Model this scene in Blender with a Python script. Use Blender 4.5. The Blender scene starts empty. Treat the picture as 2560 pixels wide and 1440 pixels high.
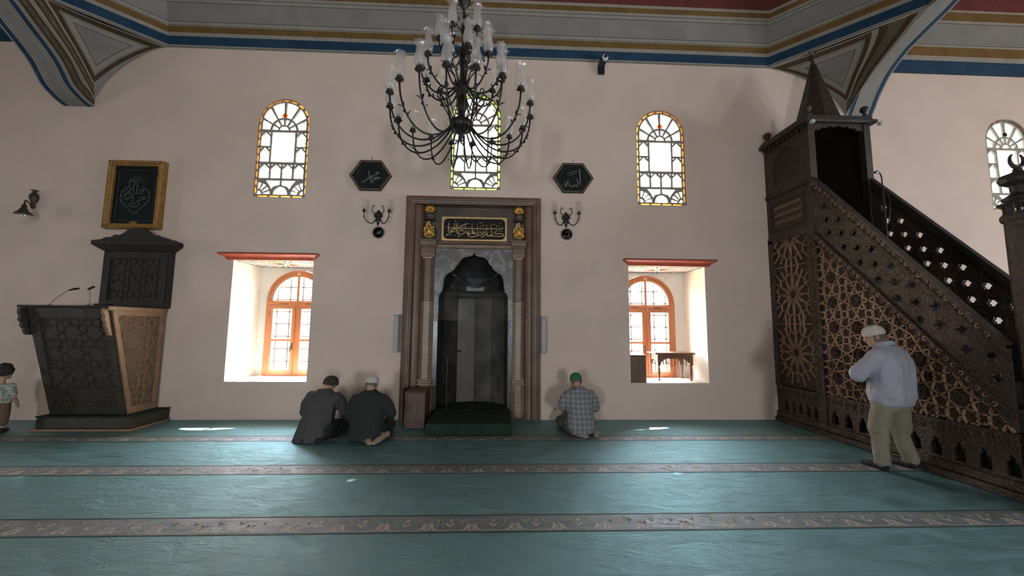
import bpy, bmesh, math, random
from math import sin, cos, pi, radians, sqrt, atan2, hypot
from mathutils import Vector, Matrix, noise
from mathutils.geometry import delaunay_2d_cdt

random.seed(7)
SC = bpy.context.scene
COL = SC.collection

# ------------------------------------------------------------------ camera
cam_d = bpy.data.cameras.new('camera')
cam_d.sensor_width = 36.0
cam_d.lens = 36.0 * 958.13 / 2560.0
cam_d.clip_start = 0.05
cam_d.clip_end = 300
cam = bpy.data.objects.new('camera', cam_d)
COL.objects.link(cam)
_R = Vector((0.99920748, -0.03877185, 0.00900828))
_U = Vector((-0.01275197, -0.09742027, 0.99516163))
_F = Vector((0.03770667, 0.99448783, 0.09783748))
cam.matrix_world = Matrix(((_R.x, _U.x, -_F.x, 0.0), (_R.y, _U.y, -_F.y, -6.6083),
                           (_R.z, _U.z, -_F.z, 1.57), (0, 0, 0, 1)))
SC.camera = cam

# ------------------------------------------------------------------ sky, sun, exposure
SKY = 21.0
w = bpy.data.worlds.new('sky')
SC.world = w
w.use_nodes = True
bg = w.node_tree.nodes['Background']
bg.inputs[0].default_value = (0.80, 0.91, 1.0, 1)
bg.inputs[1].default_value = SKY

sun_d = bpy.data.lights.new('sun', 'SUN')
sun_d.energy = 34.0
sun_d.angle = radians(0.6)
sun_d.color = (1.0, 0.95, 0.86)
sun = bpy.data.objects.new('sun', sun_d)
sun.location = (6, 20, 25)
sun.rotation_euler = Vector((-0.54, -1.37, -2.2)).to_track_quat('-Z', 'Y').to_euler()
COL.objects.link(sun)

SC.view_settings.view_transform = 'Standard'
SC.view_settings.look = 'None'
SC.view_settings.gamma = 1.0
SC.view_settings.use_curve_mapping = False
SC.view_settings.exposure = 1.43
SC.cycles.use_denoising = True
SC.cycles.time_limit = 1200
SC.cycles.use_adaptive_sampling = True
SC.cycles.adaptive_threshold = 0.03
SC.cycles.adaptive_min_samples = 16
SC.cycles.max_bounces = 7
SC.cycles.diffuse_bounces = 4
SC.cycles.glossy_bounces = 2
SC.cycles.transmission_bounces = 4
SC.cycles.transparent_max_bounces = 12
SC.cycles.sample_clamp_indirect = 6.0
SC.cycles.caustics_reflective = False
SC.cycles.caustics_refractive = False


def portal(loc, rot, sx, sy):
    """marks a window opening for the sky's light (gives off no light itself)"""
    d = bpy.data.lights.new('window_portal', 'AREA')
    d.shape = 'RECTANGLE'
    d.size = sx
    d.size_y = sy
    d.cycles.is_portal = True
    o = bpy.data.objects.new('window_portal', d)
    o.location = loc
    o.rotation_euler = rot
    COL.objects.link(o)
    return o


# ------------------------------------------------------------------ materials
MATS = {}


def mat(name, col, rough=0.7, col2=None, scale=6.0, bump=0.0, bscale=40.0, metal=0.0, spec=0.5,
        detail=4.0, lo=0.35, hi=0.65, stretch=None, sheen=0.0, coat=0.0):
    m = bpy.data.materials.new(name)
    m.use_nodes = True
    nt = m.node_tree
    b = nt.nodes['Principled BSDF']
    b.inputs['Roughness'].default_value = rough
    b.inputs['Metallic'].default_value = metal
    b.inputs['Specular IOR Level'].default_value = spec
    if sheen:
        b.inputs['Sheen Weight'].default_value = sheen
        b.inputs['Sheen Roughness'].default_value = 0.4
    if coat:
        b.inputs['Coat Weight'].default_value = coat
        b.inputs['Coat Roughness'].default_value = 0.25
    b.inputs['Base Color'].default_value = (*col, 1)
    tc = nt.nodes.new('ShaderNodeTexCoord')
    vec = tc.outputs['Object']
    if stretch:
        mp = nt.nodes.new('ShaderNodeMapping')
        mp.inputs['Scale'].default_value = stretch
        nt.links.new(vec, mp.inputs['Vector'])
        vec = mp.outputs['Vector']
    if col2:
        n = nt.nodes.new('ShaderNodeTexNoise')
        n.inputs['Scale'].default_value = scale
        n.inputs['Detail'].default_value = detail
        nt.links.new(vec, n.inputs['Vector'])
        r = nt.nodes.new('ShaderNodeValToRGB')
        r.color_ramp.elements[0].position = lo
        r.color_ramp.elements[1].position = hi
        r.color_ramp.elements[0].color = (*col, 1)
        r.color_ramp.elements[1].color = (*col2, 1)
        nt.links.new(n.outputs['Fac'], r.inputs['Fac'])
        nt.links.new(r.outputs['Color'], b.inputs['Base Color'])
    if bump:
        n2 = nt.nodes.new('ShaderNodeTexNoise')
        n2.inputs['Scale'].default_value = bscale
        n2.inputs['Detail'].default_value = 3.0
        nt.links.new(vec, n2.inputs['Vector'])
        bp = nt.nodes.new('ShaderNodeBump')
        bp.inputs['Strength'].default_value = bump
        bp.inputs['Distance'].default_value = 0.02
        nt.links.new(n2.outputs['Fac'], bp.inputs['Height'])
        nt.links.new(bp.outputs['Normal'], b.inputs['Normal'])
    MATS[name] = m
    return m


def glassmat(name, tint, gloss=0.1, body=None, bodyfac=0.0):
    """thin glass: tinted see-through, a little reflection, optional milky body"""
    m = bpy.data.materials.new(name)
    m.use_nodes = True
    nt = m.node_tree
    for n in list(nt.nodes):
        if n.type != 'OUTPUT_MATERIAL':
            nt.nodes.remove(n)
    out = [n for n in nt.nodes if n.type == 'OUTPUT_MATERIAL'][0]
    t = nt.nodes.new('ShaderNodeBsdfTransparent')
    t.inputs[0].default_value = (*tint, 1)
    g = nt.nodes.new('ShaderNodeBsdfGlossy')
    g.inputs['Roughness'].default_value = 0.12
    mx = nt.nodes.new('ShaderNodeMixShader')
    mx.inputs[0].default_value = gloss * 0.6
    nt.links.new(t.outputs[0], mx.inputs[1])
    nt.links.new(g.outputs[0], mx.inputs[2])
    last = mx
    if body:
        d = nt.nodes.new('ShaderNodeBsdfDiffuse')
        d.inputs[0].default_value = (*body, 1)
        tl = nt.nodes.new('ShaderNodeBsdfTranslucent')
        tl.inputs[0].default_value = (*body, 1)
        ad = nt.nodes.new('ShaderNodeMixShader')
        ad.inputs[0].default_value = 0.5
        nt.links.new(d.outputs[0], ad.inputs[1])
        nt.links.new(tl.outputs[0], ad.inputs[2])
        m2 = nt.nodes.new('ShaderNodeMixShader')
        m2.inputs[0].default_value = bodyfac
        nt.links.new(mx.outputs[0], m2.inputs[1])
        nt.links.new(ad.outputs[0], m2.inputs[2])
        last = m2
    nt.links.new(last.outputs[0], out.inputs[0])
    m.use_transparent_shadow = True
    MATS[name] = m
    return m


mat('plaster', (0.72, 0.56, 0.47), 0.9, (0.76, 0.595, 0.50), 1.3, 0.12, 60)
mat('plaster_white', (0.80, 0.77, 0.71), 0.85, (0.83, 0.80, 0.74), 2.0, 0.05, 50)
mat('carpet', (0.030, 0.076, 0.056), 0.48, (0.050, 0.114, 0.090), 2.2, 0.35, 260, spec=1.0, detail=9, lo=0.36, hi=0.66)
mat('carpet_dais', (0.017, 0.034, 0.024), 0.85, (0.025, 0.048, 0.033), 5, 0.4, 240, spec=0.25)
mat('stripe_ground', (0.060, 0.064, 0.050), 0.48, (0.085, 0.088, 0.070), 9, 0.35, 260, spec=1.0, detail=8)
mat('stripe_line', (0.020, 0.045, 0.038), 0.6, (0.03, 0.06, 0.05), 20, 0.3, 260)
mat('stripe_motif', (0.56, 0.46, 0.38), 0.55, (0.46, 0.37, 0.30), 25, 0.3, 260)
mat('stripe_leaf', (0.28, 0.30, 0.22), 0.6, (0.35, 0.36, 0.28), 25, 0.3, 260)
mat('wood_dark', (0.030, 0.017, 0.010), 0.5, (0.048, 0.027, 0.016), 5, 0.35, 30, stretch=(1, 1, 5))
mat('wood_carved', (0.042, 0.023, 0.014), 0.5, (0.078, 0.043, 0.026), 22, 1.0, 48, detail=6)
mat('wood_strap', (0.26, 0.142, 0.082), 0.42, (0.33, 0.188, 0.112), 9, 0.3, 60)
mat('wood_recess', (0.032, 0.018, 0.011), 0.6, (0.062, 0.034, 0.020), 30, 0.9, 60)
mat('wood_black', (0.018, 0.012, 0.009), 0.6, (0.030, 0.020, 0.014), 10, 0.4, 50)
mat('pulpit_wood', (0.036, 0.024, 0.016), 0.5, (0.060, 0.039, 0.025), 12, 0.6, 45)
mat('pulpit_strap_lit', (0.24, 0.142, 0.078), 0.45, (0.31, 0.19, 0.108), 12, 0.3, 60)  # right side only: same wood as the front, lightened to look lit
mat('pulpit_side_lit', (0.125, 0.075, 0.043), 0.5, (0.165, 0.10, 0.058), 14, 0.5, 50)  # side board colour raised to stand in for light on it
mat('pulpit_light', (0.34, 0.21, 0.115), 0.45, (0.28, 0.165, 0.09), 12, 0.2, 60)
mat('frame_wood', (0.40, 0.130, 0.048), 0.42, (0.46, 0.165, 0.065), 6, 0.1, 60, stretch=(2, 2, 12))
mat('cornice_red', (0.50, 0.085, 0.045), 0.5, (0.56, 0.11, 0.06), 8, 0.1, 60)
mat('table_wood', (0.15, 0.060, 0.030), 0.45, (0.21, 0.085, 0.042), 14, 0.3, 60)
mat('cabinet_wood', (0.13, 0.060, 0.036), 0.45, (0.17, 0.08, 0.046), 7, 0.2, 40, stretch=(6, 6, 1))
mat('box_wood', (0.085, 0.042, 0.026), 0.45, (0.13, 0.065, 0.04), 7, 0.2, 40, stretch=(8, 8, 1))
mat('marble_brown', (0.135, 0.072, 0.046), 0.42, (0.225, 0.130, 0.086), 3.0, 0.15, 20, detail=9, lo=0.3, hi=0.72)
mat('marble_rose', (0.22, 0.135, 0.088), 0.38, (0.35, 0.225, 0.152), 4.0, 0.1, 20, detail=9, lo=0.3, hi=0.7)
mat('marble_field', (0.075, 0.052, 0.040), 0.45, (0.125, 0.086, 0.064), 3.5, 0.15, 20, detail=9)
mat('marble_black', (0.026, 0.024, 0.021), 0.3, (0.075, 0.068, 0.06), 3.0, 0.1, 20, detail=9, lo=0.45, hi=0.85)
mat('marble_dark', (0.060, 0.052, 0.043), 0.25, (0.15, 0.13, 0.108), 2.6, 0.1, 20, detail=10, lo=0.42, hi=0.8)


def marble_vein(name, base, vein, scale=2.5, rough=0.35):
    m = mat(name, base, rough, bump=0.05, bscale=20)
    nt = m.node_tree
    b = nt.nodes['Principled BSDF']
    tc = [n for n in nt.nodes if n.type == 'TEX_COORD'][0]
    nz = nt.nodes.new('ShaderNodeTexNoise')
    nz.inputs['Scale'].default_value = scale
    nz.inputs['Detail'].default_value = 8
    nz.inputs['Distortion'].default_value = 1.2
    nt.links.new(tc.outputs['Object'], nz.inputs['Vector'])
    s = nt.nodes.new('ShaderNodeMath')
    s.operation = 'SUBTRACT'
    s.inputs[1].default_value = 0.5
    a = nt.nodes.new('ShaderNodeMath')
    a.operation = 'ABSOLUTE'
    nt.links.new(nz.outputs['Fac'], s.inputs[0])
    nt.links.new(s.outputs[0], a.inputs[0])
    r = nt.nodes.new('ShaderNodeValToRGB')
    r.color_ramp.elements[0].position = 0.0
    r.color_ramp.elements[0].color = (*vein, 1)
    r.color_ramp.elements[1].position = 0.035
    r.color_ramp.elements[1].color = (*base, 1)
    e = r.color_ramp.elements.new(0.2)
    e.color = tuple(0.75 * c for c in base) + (1,)
    nt.links.new(a.outputs[0], r.inputs['Fac'])
    nt.links.new(r.outputs['Color'], b.inputs['Base Color'])
    return m


marble_vein('marble_grey', (0.175, 0.150, 0.138), (0.34, 0.30, 0.28))
mat('gold', (0.72, 0.40, 0.09), 0.38, (0.60, 0.31, 0.06), 14, 0.3, 40, metal=0.6)
mat('gold_frame', (0.42, 0.22, 0.055), 0.42, (0.30, 0.15, 0.035), 22, 0.9, 45, metal=0.35)
mat('gilt_line', (0.80, 0.52, 0.24), 0.35, (0.68, 0.42, 0.18), 20, metal=0.4)
mat('black_panel', (0.008, 0.008, 0.007), 0.6, (0.012, 0.011, 0.009), 8, spec=0.25)
mat('panel_green_black', (0.007, 0.009, 0.008), 0.6, (0.010, 0.013, 0.011), 8, spec=0.25)
mat('grey_ink', (0.075, 0.078, 0.070), 0.6, (0.06, 0.062, 0.056), 30)
mat('silver_ink', (0.20, 0.185, 0.165), 0.6, (0.165, 0.15, 0.135), 30)
mat('faint_ink', (0.055, 0.056, 0.052), 0.6)
mat('medal_rim', (0.22, 0.18, 0.145), 0.5, (0.27, 0.22, 0.18), 20, 0.2, 60)
mat('medal_field', (0.045, 0.036, 0.028), 0.5, (0.06, 0.048, 0.038), 20)
mat('iron', (0.024, 0.019, 0.016), 0.42, (0.034, 0.027, 0.022), 20, 0.15, 80, metal=0.4)
mat('bronze_lamp', (0.055, 0.040, 0.030), 0.45, (0.075, 0.054, 0.040), 20, 0.15, 80, metal=0.4)
mat('lead', (0.30, 0.255, 0.22), 0.7, (0.36, 0.31, 0.27), 18, 0.2, 60)
glassmat('outer_plaster', (0.2, 0.2, 0.2), 0.02, (0.92, 0.93, 0.95), 0.97)
mat('paint_blue', (0.013, 0.040, 0.080), 0.8, (0.020, 0.056, 0.105), 3, 0.1, 60, spec=0.3)
mat('paint_ochre', (0.155, 0.082, 0.022), 0.8, (0.20, 0.108, 0.030), 5, 0.1, 60, spec=0.3)
mat('paint_cream', (0.30, 0.262, 0.222), 0.8, (0.34, 0.30, 0.255), 5, 0.1, 60, spec=0.3)
mat('paint_grey', (0.235, 0.212, 0.196), 0.8, (0.275, 0.25, 0.232), 2.5, 0.1, 60, spec=0.3)
mat('paint_dark', (0.045, 0.037, 0.030), 0.8, (0.06, 0.05, 0.04), 9, spec=0.3)
mat('paint_brown', (0.070, 0.040, 0.020), 0.8, (0.090, 0.052, 0.027), 6, spec=0.3)
mat('paint_olive', (0.115, 0.093, 0.058), 0.8, (0.155, 0.126, 0.08), 14, 0.3, 40, spec=0.3)
mat('paint_red', (0.135, 0.030, 0.024), 0.8, (0.165, 0.038, 0.030), 4, spec=0.3)
mat('ceiling_paint', (0.46, 0.42, 0.38), 0.85, (0.50, 0.46, 0.42), 2)
mat('white_plastic', (0.68, 0.68, 0.70), 0.5)
mat('speaker_grey', (0.42, 0.40, 0.39), 0.55)
mat('black_plastic', (0.014, 0.014, 0.014), 0.4)
mat('socket_white', (0.62, 0.58, 0.53), 0.5)
mat('skin', (0.43, 0.245, 0.165), 0.55, (0.48, 0.275, 0.19), 12, 0.1, 60)
mat('skin_sock', (0.30, 0.20, 0.13), 0.8, (0.34, 0.23, 0.15), 20)
mat('hair_grey', (0.17, 0.14, 0.115), 0.8, (0.10, 0.08, 0.065), 40, 0.4, 120)
mat('hair_dark', (0.018, 0.014, 0.010), 0.6, (0.03, 0.022, 0.016), 30, 0.5, 120)
mat('suit_grey', (0.060, 0.053, 0.050), 0.85, (0.075, 0.066, 0.062), 30, 0.25, 90)
mat('cap_brown', (0.045, 0.031, 0.026), 0.9, (0.065, 0.046, 0.038), 60, 0.6, 150)
mat('knit_black', (0.020, 0.022, 0.018), 0.9, (0.028, 0.030, 0.025), 40, 0.4, 120)
mat('cap_white', (0.62, 0.56, 0.53), 0.85, (0.56, 0.50, 0.47), 60, 0.4, 160)
mat('cap_green', (0.012, 0.150, 0.060), 0.8, (0.018, 0.19, 0.08), 50, 0.3, 150)
mat('jacket_grey', (0.36, 0.355, 0.405), 0.7, (0.40, 0.395, 0.445), 14, 0.25, 50)
mat('khaki', (0.215, 0.190, 0.135), 0.85, (0.26, 0.23, 0.165), 9, 0.3, 45)
mat('sock_grey', (0.22, 0.22, 0.205), 0.9, (0.26, 0.26, 0.24), 40)
mat('olive_cloth', (0.105, 0.105, 0.080), 0.9, (0.13, 0.13, 0.10), 20)
mat('dark_cloth', (0.016, 0.015, 0.015), 0.9, (0.024, 0.022, 0.022), 20)
mat('child_shirt', (0.42, 0.41, 0.36), 0.85, (0.20, 0.21, 0.18), 26, lo=0.45, hi=0.58)
mat('child_shorts', (0.13, 0.075, 0.042), 0.85, (0.16, 0.092, 0.05), 12)
mat('paper', (0.75, 0.78, 0.78), 0.7)
mat('paving', (0.52, 0.50, 0.46), 0.9, (0.58, 0.56, 0.52), 1.5, 0.2, 20)
mat('grass', (0.16, 0.30, 0.03), 0.95, (0.24, 0.40, 0.05), 3, 0.5, 30)
mat('leaf', (0.06, 0.12, 0.03), 0.7, (0.11, 0.19, 0.05), 5, 0.5, 12)
mat('bark', (0.10, 0.07, 0.05), 0.9, (0.14, 0.10, 0.075), 8, 0.5, 30)
mat('stone_pale', (0.62, 0.54, 0.47), 0.9, (0.68, 0.60, 0.53), 2, 0.2, 20)
mat('brick_pink', (0.52, 0.33, 0.26), 0.9, (0.58, 0.39, 0.31), 6, 0.2, 30)
glassmat('pane_clear', (0.97, 0.98, 0.98), 0.1)
glassmat('pane_coloured', (0.80, 0.81, 0.80), 0.08, (0.85, 0.85, 0.82), 0.12)
glassmat('glass_orange', (0.85, 0.26, 0.025), 0.05, (0.80, 0.30, 0.05), 0.3)
glassmat('glass_green', (0.42, 0.80, 0.06), 0.05, (0.45, 0.75, 0.10), 0.3)
glassmat('glass_brown', (0.16, 0.10, 0.05), 0.05, (0.2, 0.13, 0.07), 0.4)
glassmat('shade_glass', (0.95, 0.93, 0.92), 0.20, (0.95, 0.90, 0.88), 0.27)
glassmat('bullseye_glass', (0.75, 0.78, 0.80), 0.08, (0.90, 0.92, 0.93), 0.65)
glassmat('frost_glass', (0.97, 0.95, 0.93), 0.12, (0.88, 0.82, 0.76), 0.24)


def pile(name, lo, hi, tint, ior):
    """brushed carpet pile: the nap lies this way and that, so its gloss varies in streaks"""
    nt = MATS[name].node_tree
    b = nt.nodes['Principled BSDF']
    tc = [n for n in nt.nodes if n.type == 'TEX_COORD'][0]
    mp = nt.nodes.new('ShaderNodeMapping')
    mp.inputs['Scale'].default_value = (1.0, 2.2, 1.0)
    mp.inputs['Rotation'].default_value = (0, 0, 0.35)
    nt.links.new(tc.outputs['Object'], mp.inputs['Vector'])
    n = nt.nodes.new('ShaderNodeTexNoise')
    n.inputs['Scale'].default_value = 3.4
    n.inputs['Detail'].default_value = 7
    n.inputs['Roughness'].default_value = 0.62
    n.inputs['Distortion'].default_value = 0.6
    nt.links.new(mp.outputs['Vector'], n.inputs['Vector'])
    mr = nt.nodes.new('ShaderNodeMapRange')
    mr.inputs['From Min'].default_value = 0.34
    mr.inputs['From Max'].default_value = 0.66
    mr.inputs['To Min'].default_value = lo
    mr.inputs['To Max'].default_value = hi
    nt.links.new(n.outputs['Fac'], mr.inputs['Value'])
    nt.links.new(mr.outputs['Result'], b.inputs['Roughness'])
    b.inputs['Coat Weight'].default_value = 0.4
    b.inputs['Specular Tint'].default_value = (*tint, 1)
    b.inputs['Specular IOR Level'].default_value = 1.0
    b.inputs['IOR'].default_value = ior
    b.inputs['Coat Roughness'].default_value = 0.52
    b.inputs['Coat IOR'].default_value = 1.7
    bp0 = [q for q in nt.nodes if q.type == 'BUMP'][0]
    bp = nt.nodes.new('ShaderNodeBump')
    bp.inputs['Strength'].default_value = 0.55
    bp.inputs['Distance'].default_value = 0.05
    nt.links.new(n.outputs['Fac'], bp.inputs['Height'])
    nt.links.new(bp0.outputs['Normal'], bp.inputs['Normal'])
    nt.links.new(bp.outputs['Normal'], b.inputs['Normal'])
    nt.links.new(bp.outputs['Normal'], b.inputs['Coat Normal'])


pile('carpet', 0.38, 0.66, (0.50, 0.86, 0.96), 2.4)
pile('stripe_ground', 0.38, 0.66, (0.80, 0.88, 1.0), 2.0)


# plaid shirt
def plaid():
    m = mat('plaid', (0.16, 0.16, 0.17), 0.85)
    nt = m.node_tree
    b = nt.nodes['Principled BSDF']
    tc = [n for n in nt.nodes if n.type == 'TEX_COORD'][0]
    sx = nt.nodes.new('ShaderNodeSeparateXYZ')
    nt.links.new(tc.outputs['Object'], sx.inputs[0])
    outs = []
    for ax, sc_, ph in (('X', 95.0, 0.6), ('Z', 92.0, 0.2)):
        a = nt.nodes.new('ShaderNodeMath')
        a.operation = 'MULTIPLY_ADD'
        a.inputs[1].default_value = sc_
        a.inputs[2].default_value = ph
        s = nt.nodes.new('ShaderNodeMath')
        s.operation = 'SINE'
        g = nt.nodes.new('ShaderNodeMath')
        g.operation = 'MULTIPLY_ADD'
        g.inputs[1].default_value = 2.2
        g.inputs[2].default_value = -1.1
        g.use_clamp = True
        nt.links.new(sx.outputs[ax], a.inputs[0])
        nt.links.new(a.outputs[0], s.inputs[0])
        nt.links.new(s.outputs[0], g.inputs[0])
        outs.append(g)
    ad = nt.nodes.new('ShaderNodeMath')
    ad.operation = 'ADD'
    nt.links.new(outs[0].outputs[0], ad.inputs[0])
    nt.links.new(outs[1].outputs[0], ad.inputs[1])
    hv = nt.nodes.new('ShaderNodeMath')
    hv.operation = 'MULTIPLY'
    hv.inputs[1].default_value = 0.5
    nt.links.new(ad.outputs[0], hv.inputs[0])
    r = nt.nodes.new('ShaderNodeValToRGB')
    r.color_ramp.elements[0].color = (0.165, 0.16, 0.165, 1)
    r.color_ramp.elements[1].color = (0.37, 0.36, 0.38, 1)
    nt.links.new(hv.outputs[0], r.inputs['Fac'])
    nt.links.new(r.outputs['Color'], b.inputs['Base Color'])


plaid()


# ------------------------------------------------------------------ mesh helpers
class MB:
    """collects shapes for ONE mesh"""

    def __init__(s):
        s.v, s.f, s.mi = [], [], []

    def add(s, verts, faces, mi=0):
        o = len(s.v)
        s.v += [tuple(p) for p in verts]
        s.f += [tuple(i + o for i in f) for f in faces]
        s.mi += [mi] * len(faces)
        return s

    def box(s, x0, x1, y0, y1, z0, z1, mi=0):
        v = [(x0, y0, z0), (x1, y0, z0), (x1, y1, z0), (x0, y1, z0), (x0, y0, z1), (x1, y0, z1), (x1, y1, z1), (x0, y1, z1)]
        return s.add(v, [(0, 3, 2, 1), (4, 5, 6, 7), (0, 1, 5, 4), (1, 2, 6, 5), (2, 3, 7, 6), (3, 0, 4, 7)], mi)

    def bbox(s, x0, x1, y0, y1, z0, z1, b=0.008, mi=0):
        """box with chamfered edges"""
        b = min(b, (x1 - x0) / 2.2, (y1 - y0) / 2.2, (z1 - z0) / 2.2)
        full = [(x0, y0 + b), (x0 + b, y0), (x1 - b, y0), (x1, y0 + b), (x1, y1 - b), (x1 - b, y1), (x0 + b, y1), (x0, y1 - b)]
        ins = [(x0 + b, y0 + b)] * 2 + [(x1 - b, y0 + b)] * 2 + [(x1 - b, y1 - b)] * 2 + [(x0 + b, y1 - b)] * 2
        v = [(*p, z0) for p in ins] + [(*p, z0 + b) for p in full] + [(*p, z1 - b) for p in full] + [(*p, z1) for p in ins]
        f = []
        for r in range(3):
            for i in range(8):
                j = (i + 1) % 8
                f.append((r * 8 + i, r * 8 + j, r * 8 + 8 + j, r * 8 + 8 + i))
        f.append((0, 6, 4, 2))
        f.append((24, 26, 28, 30))
        return s.add(v, f, mi)

    def tube(s, pts, r, n=6, mi=0, flat=1.0, cap=True):
        pts = [Vector(p) for p in pts]
        if not isinstance(r, (list, tuple)):
            r = [r] * len(pts)
        rings = []
        up = None
        for i, p in enumerate(pts):
            t = (pts[min(i + 1, len(pts) - 1)] - pts[max(i - 1, 0)])
            if t.length < 1e-9:
                t = Vector((0, 0, 1))
            t.normalize()
            if up is None:
                up = Vector((0, 0, 1)) if abs(t.z) < 0.9 else Vector((0, 1, 0))
            a = t.cross(up)
            if a.length < 1e-6:
                a = t.cross(Vector((1, 0, 0)))
            a.normalize()
            b = a.cross(t).normalized()
            up = b
            rings.append([p + (a * cos(2 * pi * k / n) + b * sin(2 * pi * k / n) * flat) * r[i] for k in range(n)])
        v = [q for ring in rings for q in ring]
        f = []
        for i in range(len(rings) - 1):
            for k in range(n):
                k2 = (k + 1) % n
                f.append((i * n + k, i * n + k2, (i + 1) * n + k2, (i + 1) * n + k))
        if cap:
            f.append(tuple(range(n - 1, -1, -1)))
            f.append(tuple((len(rings) - 1) * n + k for k in range(n)))
        return s.add(v, f, mi)

    def lathe(s, prof, c=(0, 0, 0), n=16, mi=0, axis='z', lobes=0, lobe_amp=None, rot=0.0):
        """prof = [(r, z)]"""
        v = []
        for i, (r, z) in enumerate(prof):
            for k in range(n):
                a = 2 * pi * k / n + rot
                rr = r
                if lobes and lobe_amp:
                    rr = r * (1 + lobe_amp[i] * cos(lobes * a))
                if axis == 'z':
                    v.append((c[0] + rr * cos(a), c[1] + rr * sin(a), c[2] + z))
                elif axis == 'y':
                    v.append((c[0] + rr * cos(a), c[1] + z, c[2] + rr * sin(a)))
                else:
                    v.append((c[0] + z, c[1] + rr * cos(a), c[2] + rr * sin(a)))
        f = []
        m = len(prof)
        for i in range(m - 1):
            for k in range(n):
                k2 = (k + 1) % n
                f.append((i * n + k, i * n + k2, (i + 1) * n + k2, (i + 1) * n + k))
        if prof[0][0] > 1e-5 and not lobes:
            f.append(tuple(range(n - 1, -1, -1)))
        if prof[-1][0] > 1e-5 and not lobes:
            f.append(tuple((m - 1) * n + k for k in range(n)))
        return s.add(v, f, mi)

    def ball(s, c, r, n=10, mi=0):
        if not isinstance(r, (list, tuple)):
            r = (r, r, r)
        m = max(5, n // 2 + 1)
        v, f = [], []
        for i in range(m + 1):
            t = pi * i / m
            for k in range(n):
                a = 2 * pi * k / n
                v.append((c[0] + r[0] * sin(t) * cos(a), c[1] + r[1] * sin(t) * sin(a), c[2] + r[2] * cos(t)))
        for i in range(m):
            for k in range(n):
                k2 = (k + 1) % n
                f.append((i * n + k, (i + 1) * n + k, (i + 1) * n + k2, i * n + k2))
        return s.add(v, f, mi)

    def plate(s, outline, holes, mp, d0, d1, mi=0, side=True, back=True, side_mi=None):
        """flat plate with real holes; mp(u, v, d) -> xyz"""
        pts, edges = [], []
        for lp in [outline] + list(holes):
            o = len(pts)
            pts += [Vector(p) for p in lp]
            edges += [(o + i, o + (i + 1) % len(lp)) for i in range(len(lp))]
        res = delaunay_2d_cdt(pts, edges, [], 0, 1e-6)
        vs, tris = res[0], res[2]
        keep = []
        for t in tris:
            cx = sum(vs[i].x for i in t) / len(t)
            cy = sum(vs[i].y for i in t) / len(t)
            if inside(cx, cy, outline) and not any(inside(cx, cy, h) for h in holes):
                keep.append(t)
        s.add([mp(p.x, p.y, d0) for p in vs], keep, mi)
        if back:
            s.add([mp(p.x, p.y, d1) for p in vs], [tuple(reversed(t)) for t in keep], mi)
        if side:
            for lp in [outline] + list(holes):
                n = len(lp)
                s.add([mp(u, v, d0) for u, v in lp] + [mp(u, v, d1) for u, v in lp],
                      [(i, (i + 1) % n, n + (i + 1) % n, n + i) for i in range(n)], mi if side_mi is None else side_mi)
        return s

    def strip(s, a, b, mi=0, closed=False):
        n = len(a)
        m = n if closed else n - 1
        return s.add(list(a) + list(b), [(i, (i + 1) % n, n + (i + 1) % n, n + i) for i in range(m)], mi)

    def ribbon(s, pts, wd, mp, d0, d1, mi=0):
        """calligraphic stroke of width wd (number or list) on a plane"""
        P = catmull(pts, 6)
        n = len(P)
        if isinstance(wd, (list, tuple)):
            W_ = []
            for i in range(n):
                t = i / (n - 1) * (len(wd) - 1)
                k = min(int(t), len(wd) - 2)
                W_.append(wd[k] + (wd[k + 1] - wd[k]) * (t - k))
        else:
            W_ = [wd] * n
        L, Rr = [], []
        for i in range(n):
            a, b = P[max(i - 1, 0)], P[min(i + 1, n - 1)]
            dx, dy = b[0] - a[0], b[1] - a[1]
            l = hypot(dx, dy) or 1
            nx, ny = -dy / l * W_[i] / 2, dx / l * W_[i] / 2
            L.append((P[i][0] + nx, P[i][1] + ny))
            Rr.append((P[i][0] - nx, P[i][1] - ny))
        f = [mp(u, v, d0) for u, v in L] + [mp(u, v, d0) for u, v in Rr]
        bk = [mp(u, v, d1) for u, v in L] + [mp(u, v, d1) for u, v in Rr]
        fs = []
        for i in range(n - 1):
            fs.append((i, i + 1, n + i + 1, n + i))
            fs.append((2 * n + i, 2 * n + i + 1, i + 1, i))
            fs.append((n + i, n + i + 1, 3 * n + i + 1, 3 * n + i))
        fs.append((0, n, 3 * n, 2 * n))
        fs.append((n - 1, 2 * n - 1, 4 * n - 1, 3 * n - 1))
        return s.add(f + bk, fs, mi)

    def xf(s, M):
        s.v = [tuple(M @ Vector(p)) for p in s.v]
        return s

    def mesh(s, name, mats, smooth=False):
        me = bpy.data.meshes.new(name)
        me.from_pydata(s.v, [], s.f)
        if not isinstance(mats, (list, tuple)):
            mats = [mats]
        for m in mats:
            me.materials.append(MATS[m])
        if len(mats) > 1:
            me.polygons.foreach_set('material_index', s.mi)
        bm = bmesh.new()
        bm.from_mesh(me)
        bmesh.ops.recalc_face_normals(bm, faces=bm.faces)
        bm.to_mesh(me)
        bm.free()
        if smooth:
            me.polygons.foreach_set('use_smooth', [True] * len(me.polygons))
        me.update()
        return me

    def obj(s, name, mats, parent=None, smooth=False):
        return place(name, s.mesh(name, mats, smooth), parent)


def inside(x, y, poly):
    c = False
    n = len(poly)
    j = n - 1
    for i in range(n):
        xi, yi = poly[i]
        xj, yj = poly[j]
        if (yi > y) != (yj > y) and x < (xj - xi) * (y - yi) / (yj - yi) + xi:
            c = not c
        j = i
    return c


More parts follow.
